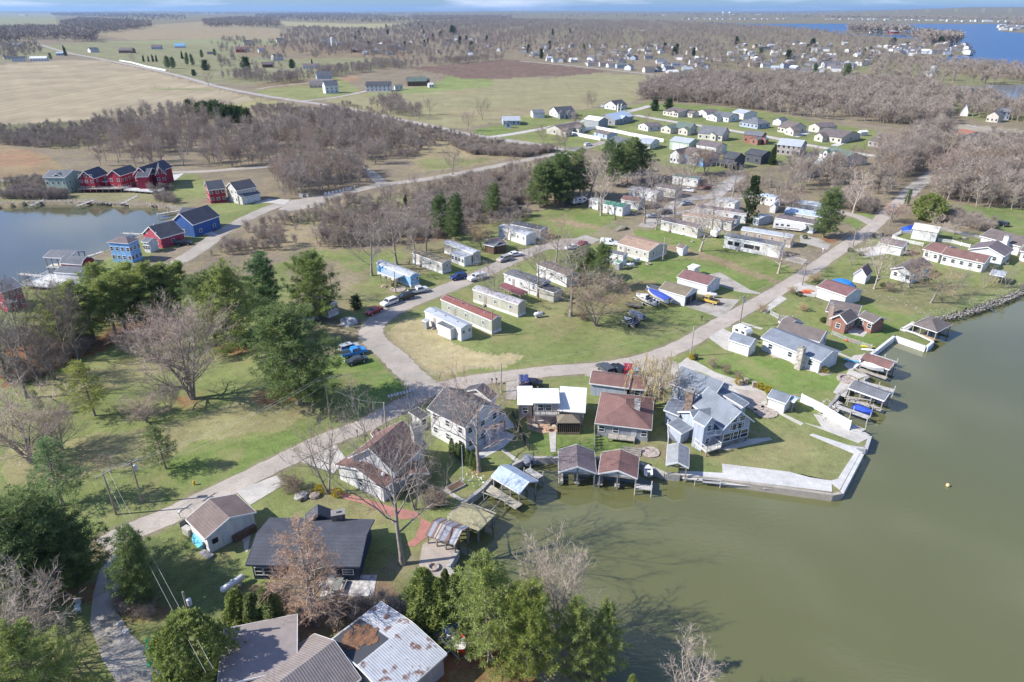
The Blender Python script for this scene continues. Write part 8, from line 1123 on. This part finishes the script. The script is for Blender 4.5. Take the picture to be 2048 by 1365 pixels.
# fences
def fence(label, t, pts, h=1.8, m=None, th=.06, post=2.4, nm='fence', pick=0, cat='fence'):
    P = atn(pts, t); r = empty(nm, P[0]); tag(r, label, cat); m = m or mat('vinyl', (.8, .8, .79), .5); b = MB(); q = MB(); o = P[0]
    for a, c in zip(P, P[1:]):
        d = c - a; L = d.length; F = (a.x - o.x, a.y - o.y, 0, math.atan2(d.y, d.x)); b.frame(*F); q.frame(*F)
        if pick:
            for i in range(int(L / pick)): b.box(i * pick, i * pick + pick * .45, -.02, .02, .08, h)
            for zz in (.35, h - .3): b.box(0, L, -.045, -.021, zz, zz + .08)
        else: b.box(0, L, -th / 2, th / 2, .05, h)
        n = max(1, int(L / post))
        for i in range(n + 1): x_ = L * i / n; q.box(x_ - .08, x_ + .08, -.08, .08, 0, h + .12)
    b.build('panel', m, r); q.build('posts', m, r); return r
fence('white vinyl privacy fence running from the shed to the shore', 's', [(1285, 318), (1450, 400), (1575, 480), (1700, 552)], 1.8); fence('white fence enclosing the pool house, long far side', 'h', [(1490, 402), (1760, 452), (2048, 520)], 1.9, post=6); fence('white fence enclosing the pool house, near side', 'h', [(1228, 458), (1535, 520)], 1.9, post=6); fence('bluish-white fence on the shaded side of the pool garden', 'h', [(1228, 452), (1480, 402)], 1.9, post=6); fence('white fence end panels right of the dark pines', 'c', [(960, 1090), (1210, 1140)], 1.9, post=6); fence('long grey-white fence beside the two-storey grey-brown house', 'i', [(1725, 745), (1985, 650)], 1.8, mat('vinyl', (.6, .63, .66), .5), post=5); fence('white fence beside the white cape house', 'h', [(1535, 178), (1600, 182)], 1.8, post=5)
fence('white picket fence around the green garden of the mauve-roofed garage', 'm', [(505, 455), (640, 500), (860, 545)], 1.2, pick=.25); fence('white picket fence across the garden of the long white house', 'm', [(1040, 490), (1200, 510), (1410, 565)], 1.2, pick=.25); fence('white rail fence at the picket corner', 'm', [(505, 450), (600, 400), (720, 395)], 1.2, pick=.3); fence('white picket fence beside the big blue-grey house', 'r', [(1458, 640), (1470, 1090)], 1.5, pick=.2); fence('grey curved garden fence before the brick house', 'o', [(575, 330), (640, 365), (750, 380)], 1.3, mat('wood', (.5, .49, .47)), pick=.25); fence('grey fence beside the kayaks on the lakeside lawn', 'o', [(1080, 490), (1200, 545), (1400, 610)], 1.1, mat('wood', (.4, .4, .38)), pick=.3)
fence('dark garden fence between the big white house and the white-roofed one', 'q', [(1200, 690), (1290, 900), (1420, 1170)], 1.1, mat('wood', (.08, .08, .08)), pick=.12); fence('thin wire fence between the two-slip boathouse and the brown house', 'r', [(468, 905), (468, 1165)], 1.2, mat('wood', (.4, .4, .38)), pick=.9); fence('white board fence along the county road', 'a', [(1330, 570), (1180, 540), (1050, 505), (960, 490)], 1.6, post=12, th=1.2); fence('pale paddock fence by the farm drive', 'b', [(10, 475), (120, 462), (250, 456), (430, 452)], 1.4, pick=3, post=12); fence('row of white posts along the bay road', 'f', [(1280, 415), (1430, 385), (1585, 345)], 1.1, pick=1.7, post=1.7)
fence('raw timber fence among the shoreline pines', 'E', [(520, 700), (560, 680), (600, 720), (610, 790)], 1.0, mat('wood', (.4, .13, .07)), pick=.8)
# seawalls, docks, piers
def wall(label, pts, t='Z', top=.12, th=.45, m=None, nm='seawall'):
    P = atn(pts, t); b = MB(); o = P[0]
    for a, c in zip(P, P[1:]):
        d = c - a; b.frame(a.x - o.x, a.y - o.y, 0, math.atan2(d.y, d.x)); b.box(-.05, d.length + .05, -th, .12, -2.4, top)
    x = b.build(nm, m or mat('planks', (.42, .4, .36), .9), loc=(o.x, o.y, 0)); tag(x, label, 'seawall'); return x
wall('weathered seawall along the brick-tan patio', [(917, 1103), (898, 1135), (909, 1150), (960, 1195)]); wall('timber seawall below the mossy deck roof', [(892, 1062), (897, 1032), (927, 1004), (962, 977), (977, 961)], top=.1); wall('grey timber seawall curving behind the metal-roofed boathouse', [(977, 961), (1014, 934), (1054, 915), (1120, 915)], top=.14); wall('low seawall behind the two-slip boathouses', [(1124, 921), (1190, 915), (1280, 925), (1330, 946), (1359, 948)], top=.1)
wall('long concrete seawall under the white walk', [(1359, 946), (1664, 988), (1681, 985)], top=.05, m=mat('concrete', (.4, .36, .3))); wall('concrete seawall on the lake side of the point', [(1681, 985), (1722, 908), (1699, 893)], top=.05, m=mat('concrete', (.6, .6, .58))); wall('white plank seawall of the boat ramp pier', [(1699, 893), (1730, 897), (1738, 873), (1699, 862), (1640, 828)], m=mat('siding', (.55, .55, .52))); wall('rough seawall beside the stone fire pit', [(1640, 828), (1668, 800), (1676, 788), (1735, 754), (1706, 736)], m=mat('concrete', (.38, .36, .32)))
wall('white corrugated seawall of the square boat basin', [(1706, 736), (1742, 708), (1788, 672), (1852, 694), (1864, 684), (1830, 668), (1801, 659), (1822, 648)], m=mat('metal_roof', (.72, .72, .7), .6), top=.16)
def pier(label, t, A, B, Wd=1.3, z=.1, roof=False, posts=True, mc=(.46, .44, .4), hi=.7):
    a, b = at(*A, z, t), at(*B, z, t); L = (b - a).length; r = empty('pier', (a.x, a.y, 0), math.atan2(b.y - a.y, b.x - a.x)); tag(r, label, 'dock'); q = MB(); q.box(0, L, -Wd / 2, Wd / 2, z - .15, z); q.build('decking', mat('planks', mc, .9), r)
    n = max(1, int(L / 2.6))
    for i in range(n + 1):
        for s in (-1, 1): q = MB(); x_ = .1 + (L - .2) * i / n; q.tube([(x_, s * (Wd / 2 + .1), -2.6), (x_, s * (Wd / 2 + .1), z + hi)], .09, 6); q.build('piling', mat('wood', (.5, .48, .44)), r)
for a in [('narrow pier with white piles right of the brown-roofed boathouse', 'o', (1400, 650), (1610, 720)), ('pier between the brown-roofed and grey-roofed boathouses', 'o', (1335, 880), (1595, 950)), ('narrow dock beside the blue-covered boat', 'o', (1110, 1070), (1390, 1170)), ('short dock at the lake end of the white vinyl fence', 'o', (1190, 1210), (1345, 1275)), ('floating dock left of the green house', 'e', (580, 400), (310, 520)), ('bent dock below the red barn-like house', 'e', (960, 460), (790, 520)), ('ramp dock below the third red house', 'e', (1400, 420), (1240, 500)), ('white dock beside the deep blue house', 'e', (1830, 570), (1610, 605)), ('dock stub right of the metal-roofed boathouse', 't', (870, 250), (985, 320)), ('walkway in front of the moored boat slip', 't', (1790, 390), (1940, 410)), ('post-studded dock left of the white deck', 'e', (430, 1240), (200, 1215)), ('white walkway leading to the open boathouse', 'e', (1050, 990), (870, 1045)), ('dock behind the crimson house', 'e', (1440, 810), (1250, 800))]: pier(*a)
def liftf(label, t, px, py, rz, L=4.5, W2=3.2, zb=WL):
    r = empty('boat_lift', (at(px, py, 0, t).x, at(px, py, 0, t).y, 0), R(rz)); tag(r, label, 'boat lift')
    for s in (-1, 1): q = MB(); q.box(-L / 2, L / 2, s * W2 / 2 - .08, s * W2 / 2 + .08, .35, .5); [q.tube([(x_, s * W2 / 2, -2.6), (x_, s * W2 / 2, .9)], .07, 6) for x_ in (-L / 2 + .3, L / 2 - .3)]; q.build('rail', mat('wood', (.5, .47, .38)), r)
    q = MB(); [q.box(x_ - .06, x_ + .06, -W2 / 2 + .09, W2 / 2 - .09, .1, .25) for x_ in (-L / 4, L / 4)]; q.build('cradle', WOODG, r)
liftf('empty timber boat lift between the moss deck and metal-roofed boathouse', 't', 545, 555, -30); liftf('empty boat lift beams beside the grey-roofed boathouse', 'o', 1310, 1050, -22, 5, 2); liftf('small lift frame beside the white mossy dock', 'e', 370, 500, 20, 3, 2)
q = MB(); q.tube([(-2, 0, -2), (-2, 0, .3), (2, 0, .3), (2, 0, -2)], .07, 6); o = q.build('mooring_frame', mat('metal', (.55, .56, .56), .4), loc=(at(487, 1040, WL, 's').x, at(487, 1040, WL, 's').y, 0), rz=R(-8)); tag(o, 'metal hoop frame standing in the water off the white walk', 'frame')
q = MB(); q.lathe([(.05, -.1), (.28, .1), (.28, .35), (.1, .5)], n=10); o = q.build('buoy', mat('plastic', (.75, .55, .25)), loc=at(1895, 973, WL)); tag(o, 'small pale orange buoy on the open water', 'buoy')
for px, py, L, lb in [(345, 945, 2.6, 'left'), (505, 962, 4, 'second'), (690, 990, 9, 'long middle'), (1060, 1030, 3.6, 'third'), (1480, 1075, 4.6, 'right-hand')]:
    p = at(px, py + 6, -.35, 's'); q = MB(); q.box(-L / 2, L / 2, -.8, 0, -.12, 0); o = q.build('boarding_step', CONCL, loc=(p.x, p.y, -.35), rz=R(-8)); tag(o, '%s low white boarding step hung on the seawall walk' % lb, 'boarding step')
# riprap
def rocks(label, pts, n, sz=(.25, .7), wd=2.2, seed=1, c=(.42, .4, .37)):
    r = random.Random(seed); P = atn(pts); V = []; F = []; b = [(0, 0, 1), (1, 0, 0), (0, 1, 0), (-1, 0, 0), (0, -1, 0), (0, 0, -1)]; fs = [(0, 1, 2), (0, 2, 3), (0, 3, 4), (0, 4, 1), (5, 2, 1), (5, 3, 2), (5, 4, 3), (5, 1, 4)]
    Ls = [(a, c_, (c_ - a).length) for a, c_ in zip(P, P[1:])]; tot = sum(x[2] for x in Ls)
    for i in range(n):
        u = r.random() * tot
        for a, c_, l in Ls:
            if u <= l: break
            u -= l
        p = a.lerp(c_, min(1, u / l)); d = (c_ - a).normalized(); k = r.uniform(-1, 1); p = p + Vector((-d.y, d.x, 0)) * k * wd; s = r.uniform(*sz); base = len(V); zz = -.55 + r.uniform(-.2, .35)
        V += [(p.x + q[0] * s * r.uniform(.7, 1.3), p.y + q[1] * s * r.uniform(.7, 1.3), zz + .2 + q[2] * s * r.uniform(.4, .8)) for q in b]; F += [tuple(base + j for j in f) for f in fs]
    me = npmesh('riprap', V, F, mat('stone', c, .9)); o = bpy.data.objects.new('riprap', me); COL.objects.link(o); tag(o, label, 'rocks', None, 'stuff')
rocks('grey riprap boulders along the bay shore below the red houses', [(-60, 408), (59, 402), (152, 402), (254, 406), (332, 410), (362, 419)], 2200, (.2, .5), 1.7, 1, (.42, .38, .32)); rocks('dark riprap boulders lining the curved lake shore at right', [(1830, 640), (1868, 630), (1900, 626), (1937, 615), (1980, 601), (2023, 582), (2060, 573), (2200, 545)], 4200, (.12, .34), 2.6, 2, (.31, .29, .26)); rocks('pale pebble bank beside the lawn stone wall', [(1725, 580), (1760, 592), (1800, 600), (1840, 622), (1860, 632)], 700, (.12, .3), 1.2, 3, (.36, .31, .26)); rocks('rocky shore below the stone fire pit', [(1668, 800), (1660, 815), (1650, 835), (1662, 842)], 260, (.2, .5), 1.6, 4); rocks('pale rocks at the shore before the pale-trunked tree', [(930, 948), (948, 955), (965, 968)], 200, (.15, .35), 1.5, 5, (.6, .58, .52))
# small things
def thing(nm, label, cat_, loc, mb, m, rz=0, parts=()):
    o = mb.build(nm, m, loc=loc, rz=rz); tag(o, label, cat_)
    for pn, pm, mm in parts: pm.build(pn, mm, o)
    return o
def ring(R0, r1, h, n=16): q = MB(); q.lathe([(R0, 0), (R0, h), (r1, h), (r1, .05), (.02, .04)], n=n); return q
for t, px, py, R0, lb in [('u', 1640, 875, .9, 'round stone fire ring on the lawn by the mossy deck'), ('v', 0, 0, 0, ''), ('s', 985, 405, 2.2, 'oval paved planting circle beside the deck steps'), ('s', 890, 350, 1.8, 'round paved planting circle by the garden path'), ('E', 195, 165, .8, 'dark round fire pit on the tan patio'), ('o', 1205, 860, 2.0, 'round stone fire pit wall beside the grey-roofed boathouse'), ('k', 1370, 845, .5, 'small rusty fire ring on the park grass'), ('k', 860, 1105, .8, 'dark burn barrel ring on the park lawn'), ('r', 1235, 1195, 1.6, 'round gravel bed on the lawn behind the brown boathouse'), ('p', 890, 360, 2.2, 'round mulched flower bed beside the park pole'), ('p', 935, 340, .6, 'small stone-edged planter right of the flower bed')]:
    if R0: thing('fire_pit' if 'fire' in lb else 'planting_bed', lb, 'fire pit' if 'fire' in lb else 'planting bed', at(px, py, .05, t), ring(R0, R0 * .7, .35 if 'pit' in lb or 'ring' in lb else .12), mat('stone', (.42, .36, .31), .9))
q = MB(); q.box(-.4, .4, -1.1, 1.1, .68, .74); [q.box(x_ - .15, x_ + .15, -1.1, 1.1, .42, .47) for x_ in (-.75, .75)]; [q.box(-.85, .85, y_ - .04, y_ + .04, .3, .42) for y_ in (-.8, .8)]; [q.box(x_ - .05, x_ + .05, y_ - .05, y_ + .05, 0, .68) for x_ in (-.3, .3) for y_ in (-.8, .8)]
thing('picnic_table', 'grey picnic table on the pale stone patio of the navy house', 'picnic table', at(1490, 985, .06, 'v'), q, mat('wood', (.24, .25, .24)), R(-5))
q = MB(); q.box(-.35, .35, -.3, .3, 0, .9); q.lathe([(.3, .9), (.34, 1.1), (.1, 1.25)], n=12); thing('grill', 'silver-lidded grill at the patio corner of the navy house', 'grill', at(1350, 995, .06, 'v'), q, STEEL)
q = MB(); [q.box(-.14 - .55 * k, .14 - .55 * k, -2.2, 2.2, .4, .5) for k in (0, 1, 2)]; [q.box(-1.2, .1, y_ - .05, y_ + .05, .1, .4) for y_ in (-1.5, 1.5)]; thing('picnic_table', 'bright green slatted bench table at the gravel drive edge', 'picnic table', at(1295, 1115, 0, 'D'), q, mat('paint', (.05, .42, .16), .5), R(28))
for t, px, py, c, lb in [('D', 645, 740, (.4, .5, .5), 'pale green patio chair in the pine shade'), ('D', 640, 790, (.6, .68, .7), 'white patio chair below the green one')]:
    q = MB(); q.box(-.3, .3, -.3, .3, .38, .44); q.box(-.3, .3, .26, .32, .44, .95); [q.box(x_ - .03, x_ + .03, y_ - .03, y_ + .03, 0, .38) for x_ in (-.27, .27) for y_ in (-.27, .27)]; thing('patio_chair', lb, 'chair', at(px, py, 0, t), q, mat('plastic', c), R(30))
def rock(label, t, px, py, s, c=(.45, .43, .4)):
    r = random.Random(label); q = MB(); pr = [(s * 1.0, 0), (s * 1.05, s * .3), (s * .8, s * .6), (s * .3, s * .75)]; q.lathe(pr, n=9); q.v = [(x * r.uniform(.85, 1.2), y * r.uniform(.75, 1.1), z) for x, y, z in q.v]; o = q.build('boulder', mat('stone', c, .9, sc_=.3), loc=at(px, py, -.05, t)); tag(o, label, 'boulder')
rock('large pale boulder left of the fallen log by the driveway', 'v', 1155, 160, 1.1); rock('brown boulder right of the fallen log', 'v', 1275, 155, .9, (.4, .33, .28)); rock('mossy boulder with white top by the lane', 'D', 985, 890, .45, (.6, .6, .58)); rock('white rock at the gravel drive edge', 'D', 1028, 950, .4, (.7, .7, .68)); rock('low grey rock heap on the shaded verge', 'p', 445, 670, 2.0, (.42, .42, .42)); rock('pale rock at the garden edge of the lakeside lawn', 'm', 1355, 455, .9, (.5, .46, .4)); rock('flat pale stone by the park mulch bed', 'p', 765, 340, .8, (.5, .38, .3))
q = MB(); q.tube([(-1.8, 0, .25), (1.6, .2, .45)], [.3, .22], 8); thing('fallen_log', 'dark fallen log propped between two boulders', 'log', at(1225, 150, 0, 'v'), q, mat('bark', (.12, .09, .07)), R(50))
for t, px, py, lb in [('q', 915, 268, 'black mailbox, left of a pair at the bend'), ('q', 978, 262, 'black mailbox, right of a pair at the bend'), ('u', 835, 218, 'dark mailbox on the verge by the brown-roofed house'), ('n', 1548, 625, 'mailbox on the grass before the pale drive'), ('l', 1435, 968, 'white mailbox at the tan drive'), ('v', 50, 350, 'mailbox near the white garage')]:
    q = MB(); q.box(-.05, .05, -.05, .05, 0, 1.05); q.box(-.12, .12, -.26, .26, 1.05, 1.28); thing('mailbox', lb, 'mailbox', at(px, py, 0, t), q, DARK if 'white' not in lb else TRIM, R(20))
q = MB(); q.box(-2.8, 2.8, -.1, .1, .75, .85); [q.box(x_ - .05, x_ + .05, -.05, .05, 0, .75) for x_ in (-2.5, 0, 2.5)]; g = MB(); 
for k in range(9): x_ = -2.5 + k * .62; g.box(x_ - .2, x_ + .2, -.28, .28, .855, 1.16)
thing('mailbox_rack', 'long rack of silver mailboxes in the pine shadow at the junction', 'mailboxes', at(1845, 960, 0, 'B'), q, WOODG, R(28), (('mailboxes', g, mat('metal', (.5, .52, .54), .4)),))
q = MB(); q.lathe([(.16, 0), (.16, .5), (.22, .55), (.1, .78)], n=8); q.box(-.26, .26, -.06, .06, .38, .5); thing('fire_hydrant', 'yellow fire hydrant on the verge', 'fire hydrant', at(1768, 775, 0, 'C'), q, mat('paint', (.6, .4, .05), .5))
for t, px, py, c, lb, sx in [('v', 90, 440, (.03, .035, .04), 'black wheelie bin behind the white garage', .4), ('v', 122, 490, (.5, .47, .42), 'beige storage box behind the white garage', .7), ('n', 1488, 1015, (.05, .05, .05), 'black parcel box beside the golden bush', .35), ('f', 1040, 430, (.3, .3, .33), 'grey utility cabinet beside the bay road', 1.0), ('f', 1100, 425, (.35, .36, .38), 'second grey utility cabinet beside the bay road', .8), ('v', 290, 690, (.3, .29, .28), 'stack of flat grey slabs at the garage corner', 1.0)]:
    q = MB(); q.box(-sx, sx, -.4, .4, 0, 1.0 if 'slab' not in lb else .3); q.box(-sx - .04, sx + .04, -.44, .44, 1.003 if 'slab' not in lb else .303, 1.08 if 'slab' not in lb else .38); thing('wheelie_bin' if 'bin' in lb else ('utility_cabinet' if 'cabinet' in lb else 'storage_box'), lb, 'bin' if 'bin' in lb else 'box', at(px, py, 0, t), q, mat('plastic', c), R(-30))
def kayak(label, t, px, py, rz, c): q = MB(); q.tube([(-1.6, 0, .2), (-1.1, 0, .2), (0, 0, .2), (1.1, 0, .2), (1.6, 0, .22)], [.03, .25, .34, .25, .03], 8); thing('kayak', label, 'kayak', at(px, py, .05, t), q, mat('paint', c, .4), R(rz))
kayak('orange-red kayak on the lawn by the grey fence', 'o', 1240, 548, -15, (.6, .12, .04)); kayak('yellow kayak at the end of the grey fence', 'o', 1375, 595, -15, (.65, .5, .05)); kayak('white kayak below the yellow one', 'o', 1378, 622, -15, (.7, .7, .68)); kayak('red kayak on the drive beside the maroon-roofed garage', 'o', 860, 150, -15, (.55, .08, .05)); kayak('orange kayak next to the red one on the drive', 'o', 885, 135, -15, (.6, .2, .06)); kayak('white paddle board by the cream home in the park', 'k', 1290, 765, -5, (.75, .75, .73)); kayak('dark green canoe on the shed ramp', 's', 500, 1000, -8, (.5, .5, .48)) if False else None
q = MB(); [q.box(-.35, .35, -.9 + k * 1.0 - .42, -.9 + k * 1.0 + .42, .3, .38) for k in (0, 1, 2)]; thing('sun_lounger', 'turquoise lounge chairs at the dock apron', 'lounger', at(1240, 715, .06, 'o'), q, mat('plastic', (.06, .38, .62)), R(60))
q = MB(); q.lathe([(3.2, 0), (3.25, 1.25), (3.1, 1.25), (3.05, 1.05), (.02, 1.05)], n=28); o = thing('swimming_pool', 'round above-ground pool with pale rim beside the dormered house', 'pool', at(395, 1300, 0, 'd'), q, mat('vinyl', (.6, .68, .7)), 0); 
q = MB(); q.box(-5, 5, -2.6, 2.6, 0, .12); g = MB(); g.box(-4.5, 4.5, -2.1, 2.1, .121, .16); thing('swimming_pool', 'blue rectangular pool beside the pool house', 'pool', at(1530, 478, 0, 'h'), q, CONCL, R(-12), (('water', g, mat('glass', (.05, .28, .5), .1)),))
q = MB(); q.box(-2, 2, -1.4, 1.4, 0, 1.1); q.face([(-2, -1.4, 1.1), (2, -1.4, 1.1), (2, 0, 2), (-2, 0, 2)]); q.face([(2, 1.4, 1.1), (-2, 1.4, 1.1), (-2, 0, 2), (2, 0, 2)]); q.face([(-2, -1.4, 1.1), (-2, 0, 2), (-2, 1.4, 1.1)]); q.face([(2, 1.4, 1.1), (2, 0, 2), (2, -1.4, 1.1)])
thing('tarpaulin', 'blue tarpaulin stretched over a boat beside the white-roofed building', 'tarpaulin', at(695, 365, 0, 'm'), q, mat('canvas', (.03, .1, .55)), R(30)); q2 = MB(); q2.lathe([(3.4, 0), (3.3, .5), (2.2, 1.3), (.3, 1.6)], n=14); thing('tarpaulin', 'bright blue cover humped behind the maroon-roofed garage', 'tarpaulin', at(1160, 88, 0, 'o'), q2, mat('canvas', (.03, .22, .6)))
q = MB(); [q.tube([(x_, -3, 0), (x_, -1.5, .9), (x_, 0, 1.15), (x_, 1.5, .9), (x_, 3, 0)], .05, 4) for x_ in (-.9, .9)]; [q.box(-.95, .95, -3 + k * .46, -3 + k * .46 + .4, .1 + 1.0 * math.sin(math.pi * (k + .5) / 13) - .0, .16 + 1.0 * math.sin(math.pi * (k + .5) / 13)) for k in range(13)]; thing('footbridge', 'small arched footbridge over the ditch in the park', 'footbridge', at(545, 700, 0, 'k'), q, WOODG, R(-52))
q = MB(); q.box(-1.5, 1.5, -.8, .8, 0, .32); g = MB(); g.box(-1.35, 1.35, -.65, .65, .32, .34); thing('raised_bed', 'raised timber garden bed on the lawn by the flagpole', 'garden bed', at(262, 405, 0, 't'), q, mat('wood', (.3, .29, .27)), R(40), (('soil', g, mat('litter', (.1, .06, .04), 1, (.14, .1, .07))),))
q = MB(); q.tube([(0, 0, 0), (0, 0, 7)], [.06, .035], 8); q.lathe([(.01, 7), (.1, 7.08), (.01, 7.2)], n=8); thing('flagpole', 'thin white flagpole at the corner of the arborvitae row', 'flagpole', at(325, 362, 0, 't'), q, mat('metal', (.7, .7, .7), .4)); q = MB(); q.tube([(0, 0, 0), (0, 0, 3.2)], .05, 8); q.lathe([(.05, 3.2), (.32, 3.35), (.36, 3.6), (.2, 3.85), (.02, 3.95)], n=12); thing('globe_lamp', 'white globe lamp on a post before the brown-roofed house', 'lamp', at(1110, 790, 0, 'u'), q, TRIM)
for i, (px, py) in enumerate([(765, 175), (815, 160), (885, 190)]): q = MB(); q.box(-.35, .35, -.35, .35, 0, 1.1); q.box(-.42, .42, -.42, .42, 1.103, 1.2); thing('gate_pillar', ['brick gate pillar, left of three by the drive', 'brick gate pillar, middle and farthest of three', 'brick gate pillar, right of three beside the yellow bush'][i], 'pillar', at(px, py, 0, 's'), q, mat('brick', (.4, .33, .25)))
for i, (px, py, c, s_) in enumerate([(1580, 780, (.6, .58, .55), .9), (1730, 790, (.4, .1, .12), .5), (1655, 900, (.45, .3, .2), .5), (1500, 880, (.4, .35, .3), .6), (1530, 600, (.6, .55, .5), .5), (1760, 880, (.5, .45, .4), .4), (1450, 830, (.05, .05, .06), .6), (1820, 850, (.3, .28, .25), .4)]):
    q = MB(); q.lathe([(.08, 0), (.08, .68), (s_, .7), (s_, .76)], n=12); thing('patio_table', 'round patio table, %s, on the cluttered tan patio' % ['pale and largest', 'dark red', 'brown by the step', 'grey at the left corner', 'cream on the balcony side', 'sandy by the path', 'black by the wall', 'dull grey by the gazebo'][i], 'table', at(px, py, .055 if i != 4 else .055, 'q'), q, mat('plastic', c))
q = MB(); q.tube([(-.5, 0, 0), (-.5, 0, 1.2), (-.4, 0, 1.9), (.4, 0, 1.9), (.5, 0, 1.2), (.5, 0, 0)], .05, 6); thing('lattice_arch', 'pale metal garden arch by the white ranch house shed', 'arch', at(1700, 450, 0, 'h') if False else at(1405, 560, 0, 'Z'), q, STEEL)
q = MB(); q.lathe([(.05, -.1), (.16, -.02), (.05, .05)], n=8); 
for i, (px, py, lb) in enumerate([(960, 270, 'white lawn marker beside the subdivision lane'), (1098, 292, 'white marker post at the corner of the bay road')]):
    g = MB(); g.box(-.15, .15, -.15, .15, 0, 1.5); thing('marker_post', lb, 'post', at(px, py), g, TRIM)
# haze: real air over the whole scene
HAZE = True
if HAZE:
    m = bpy.data.materials.new('haze'); m.use_nodes = True; N = m.node_tree.nodes; N.clear(); o_ = N.new('ShaderNodeOutputMaterial'); v = N.new('ShaderNodeVolumePrincipled'); v.inputs['Density'].default_value = .000038; v.inputs['Color'].default_value = (.42, .66, 1, 1); v.inputs['Anisotropy'].default_value = .2
    m.node_tree.links.new(v.outputs[0], o_.inputs['Volume']); b = MB(); b.box(-30000, 30000, -2500, 40000, -5, 190); o = b.build('haze', m); tag(o, 'thin blue air haze over the whole view', 'haze', None, 'stuff'); o['kind'] = 'stuff'
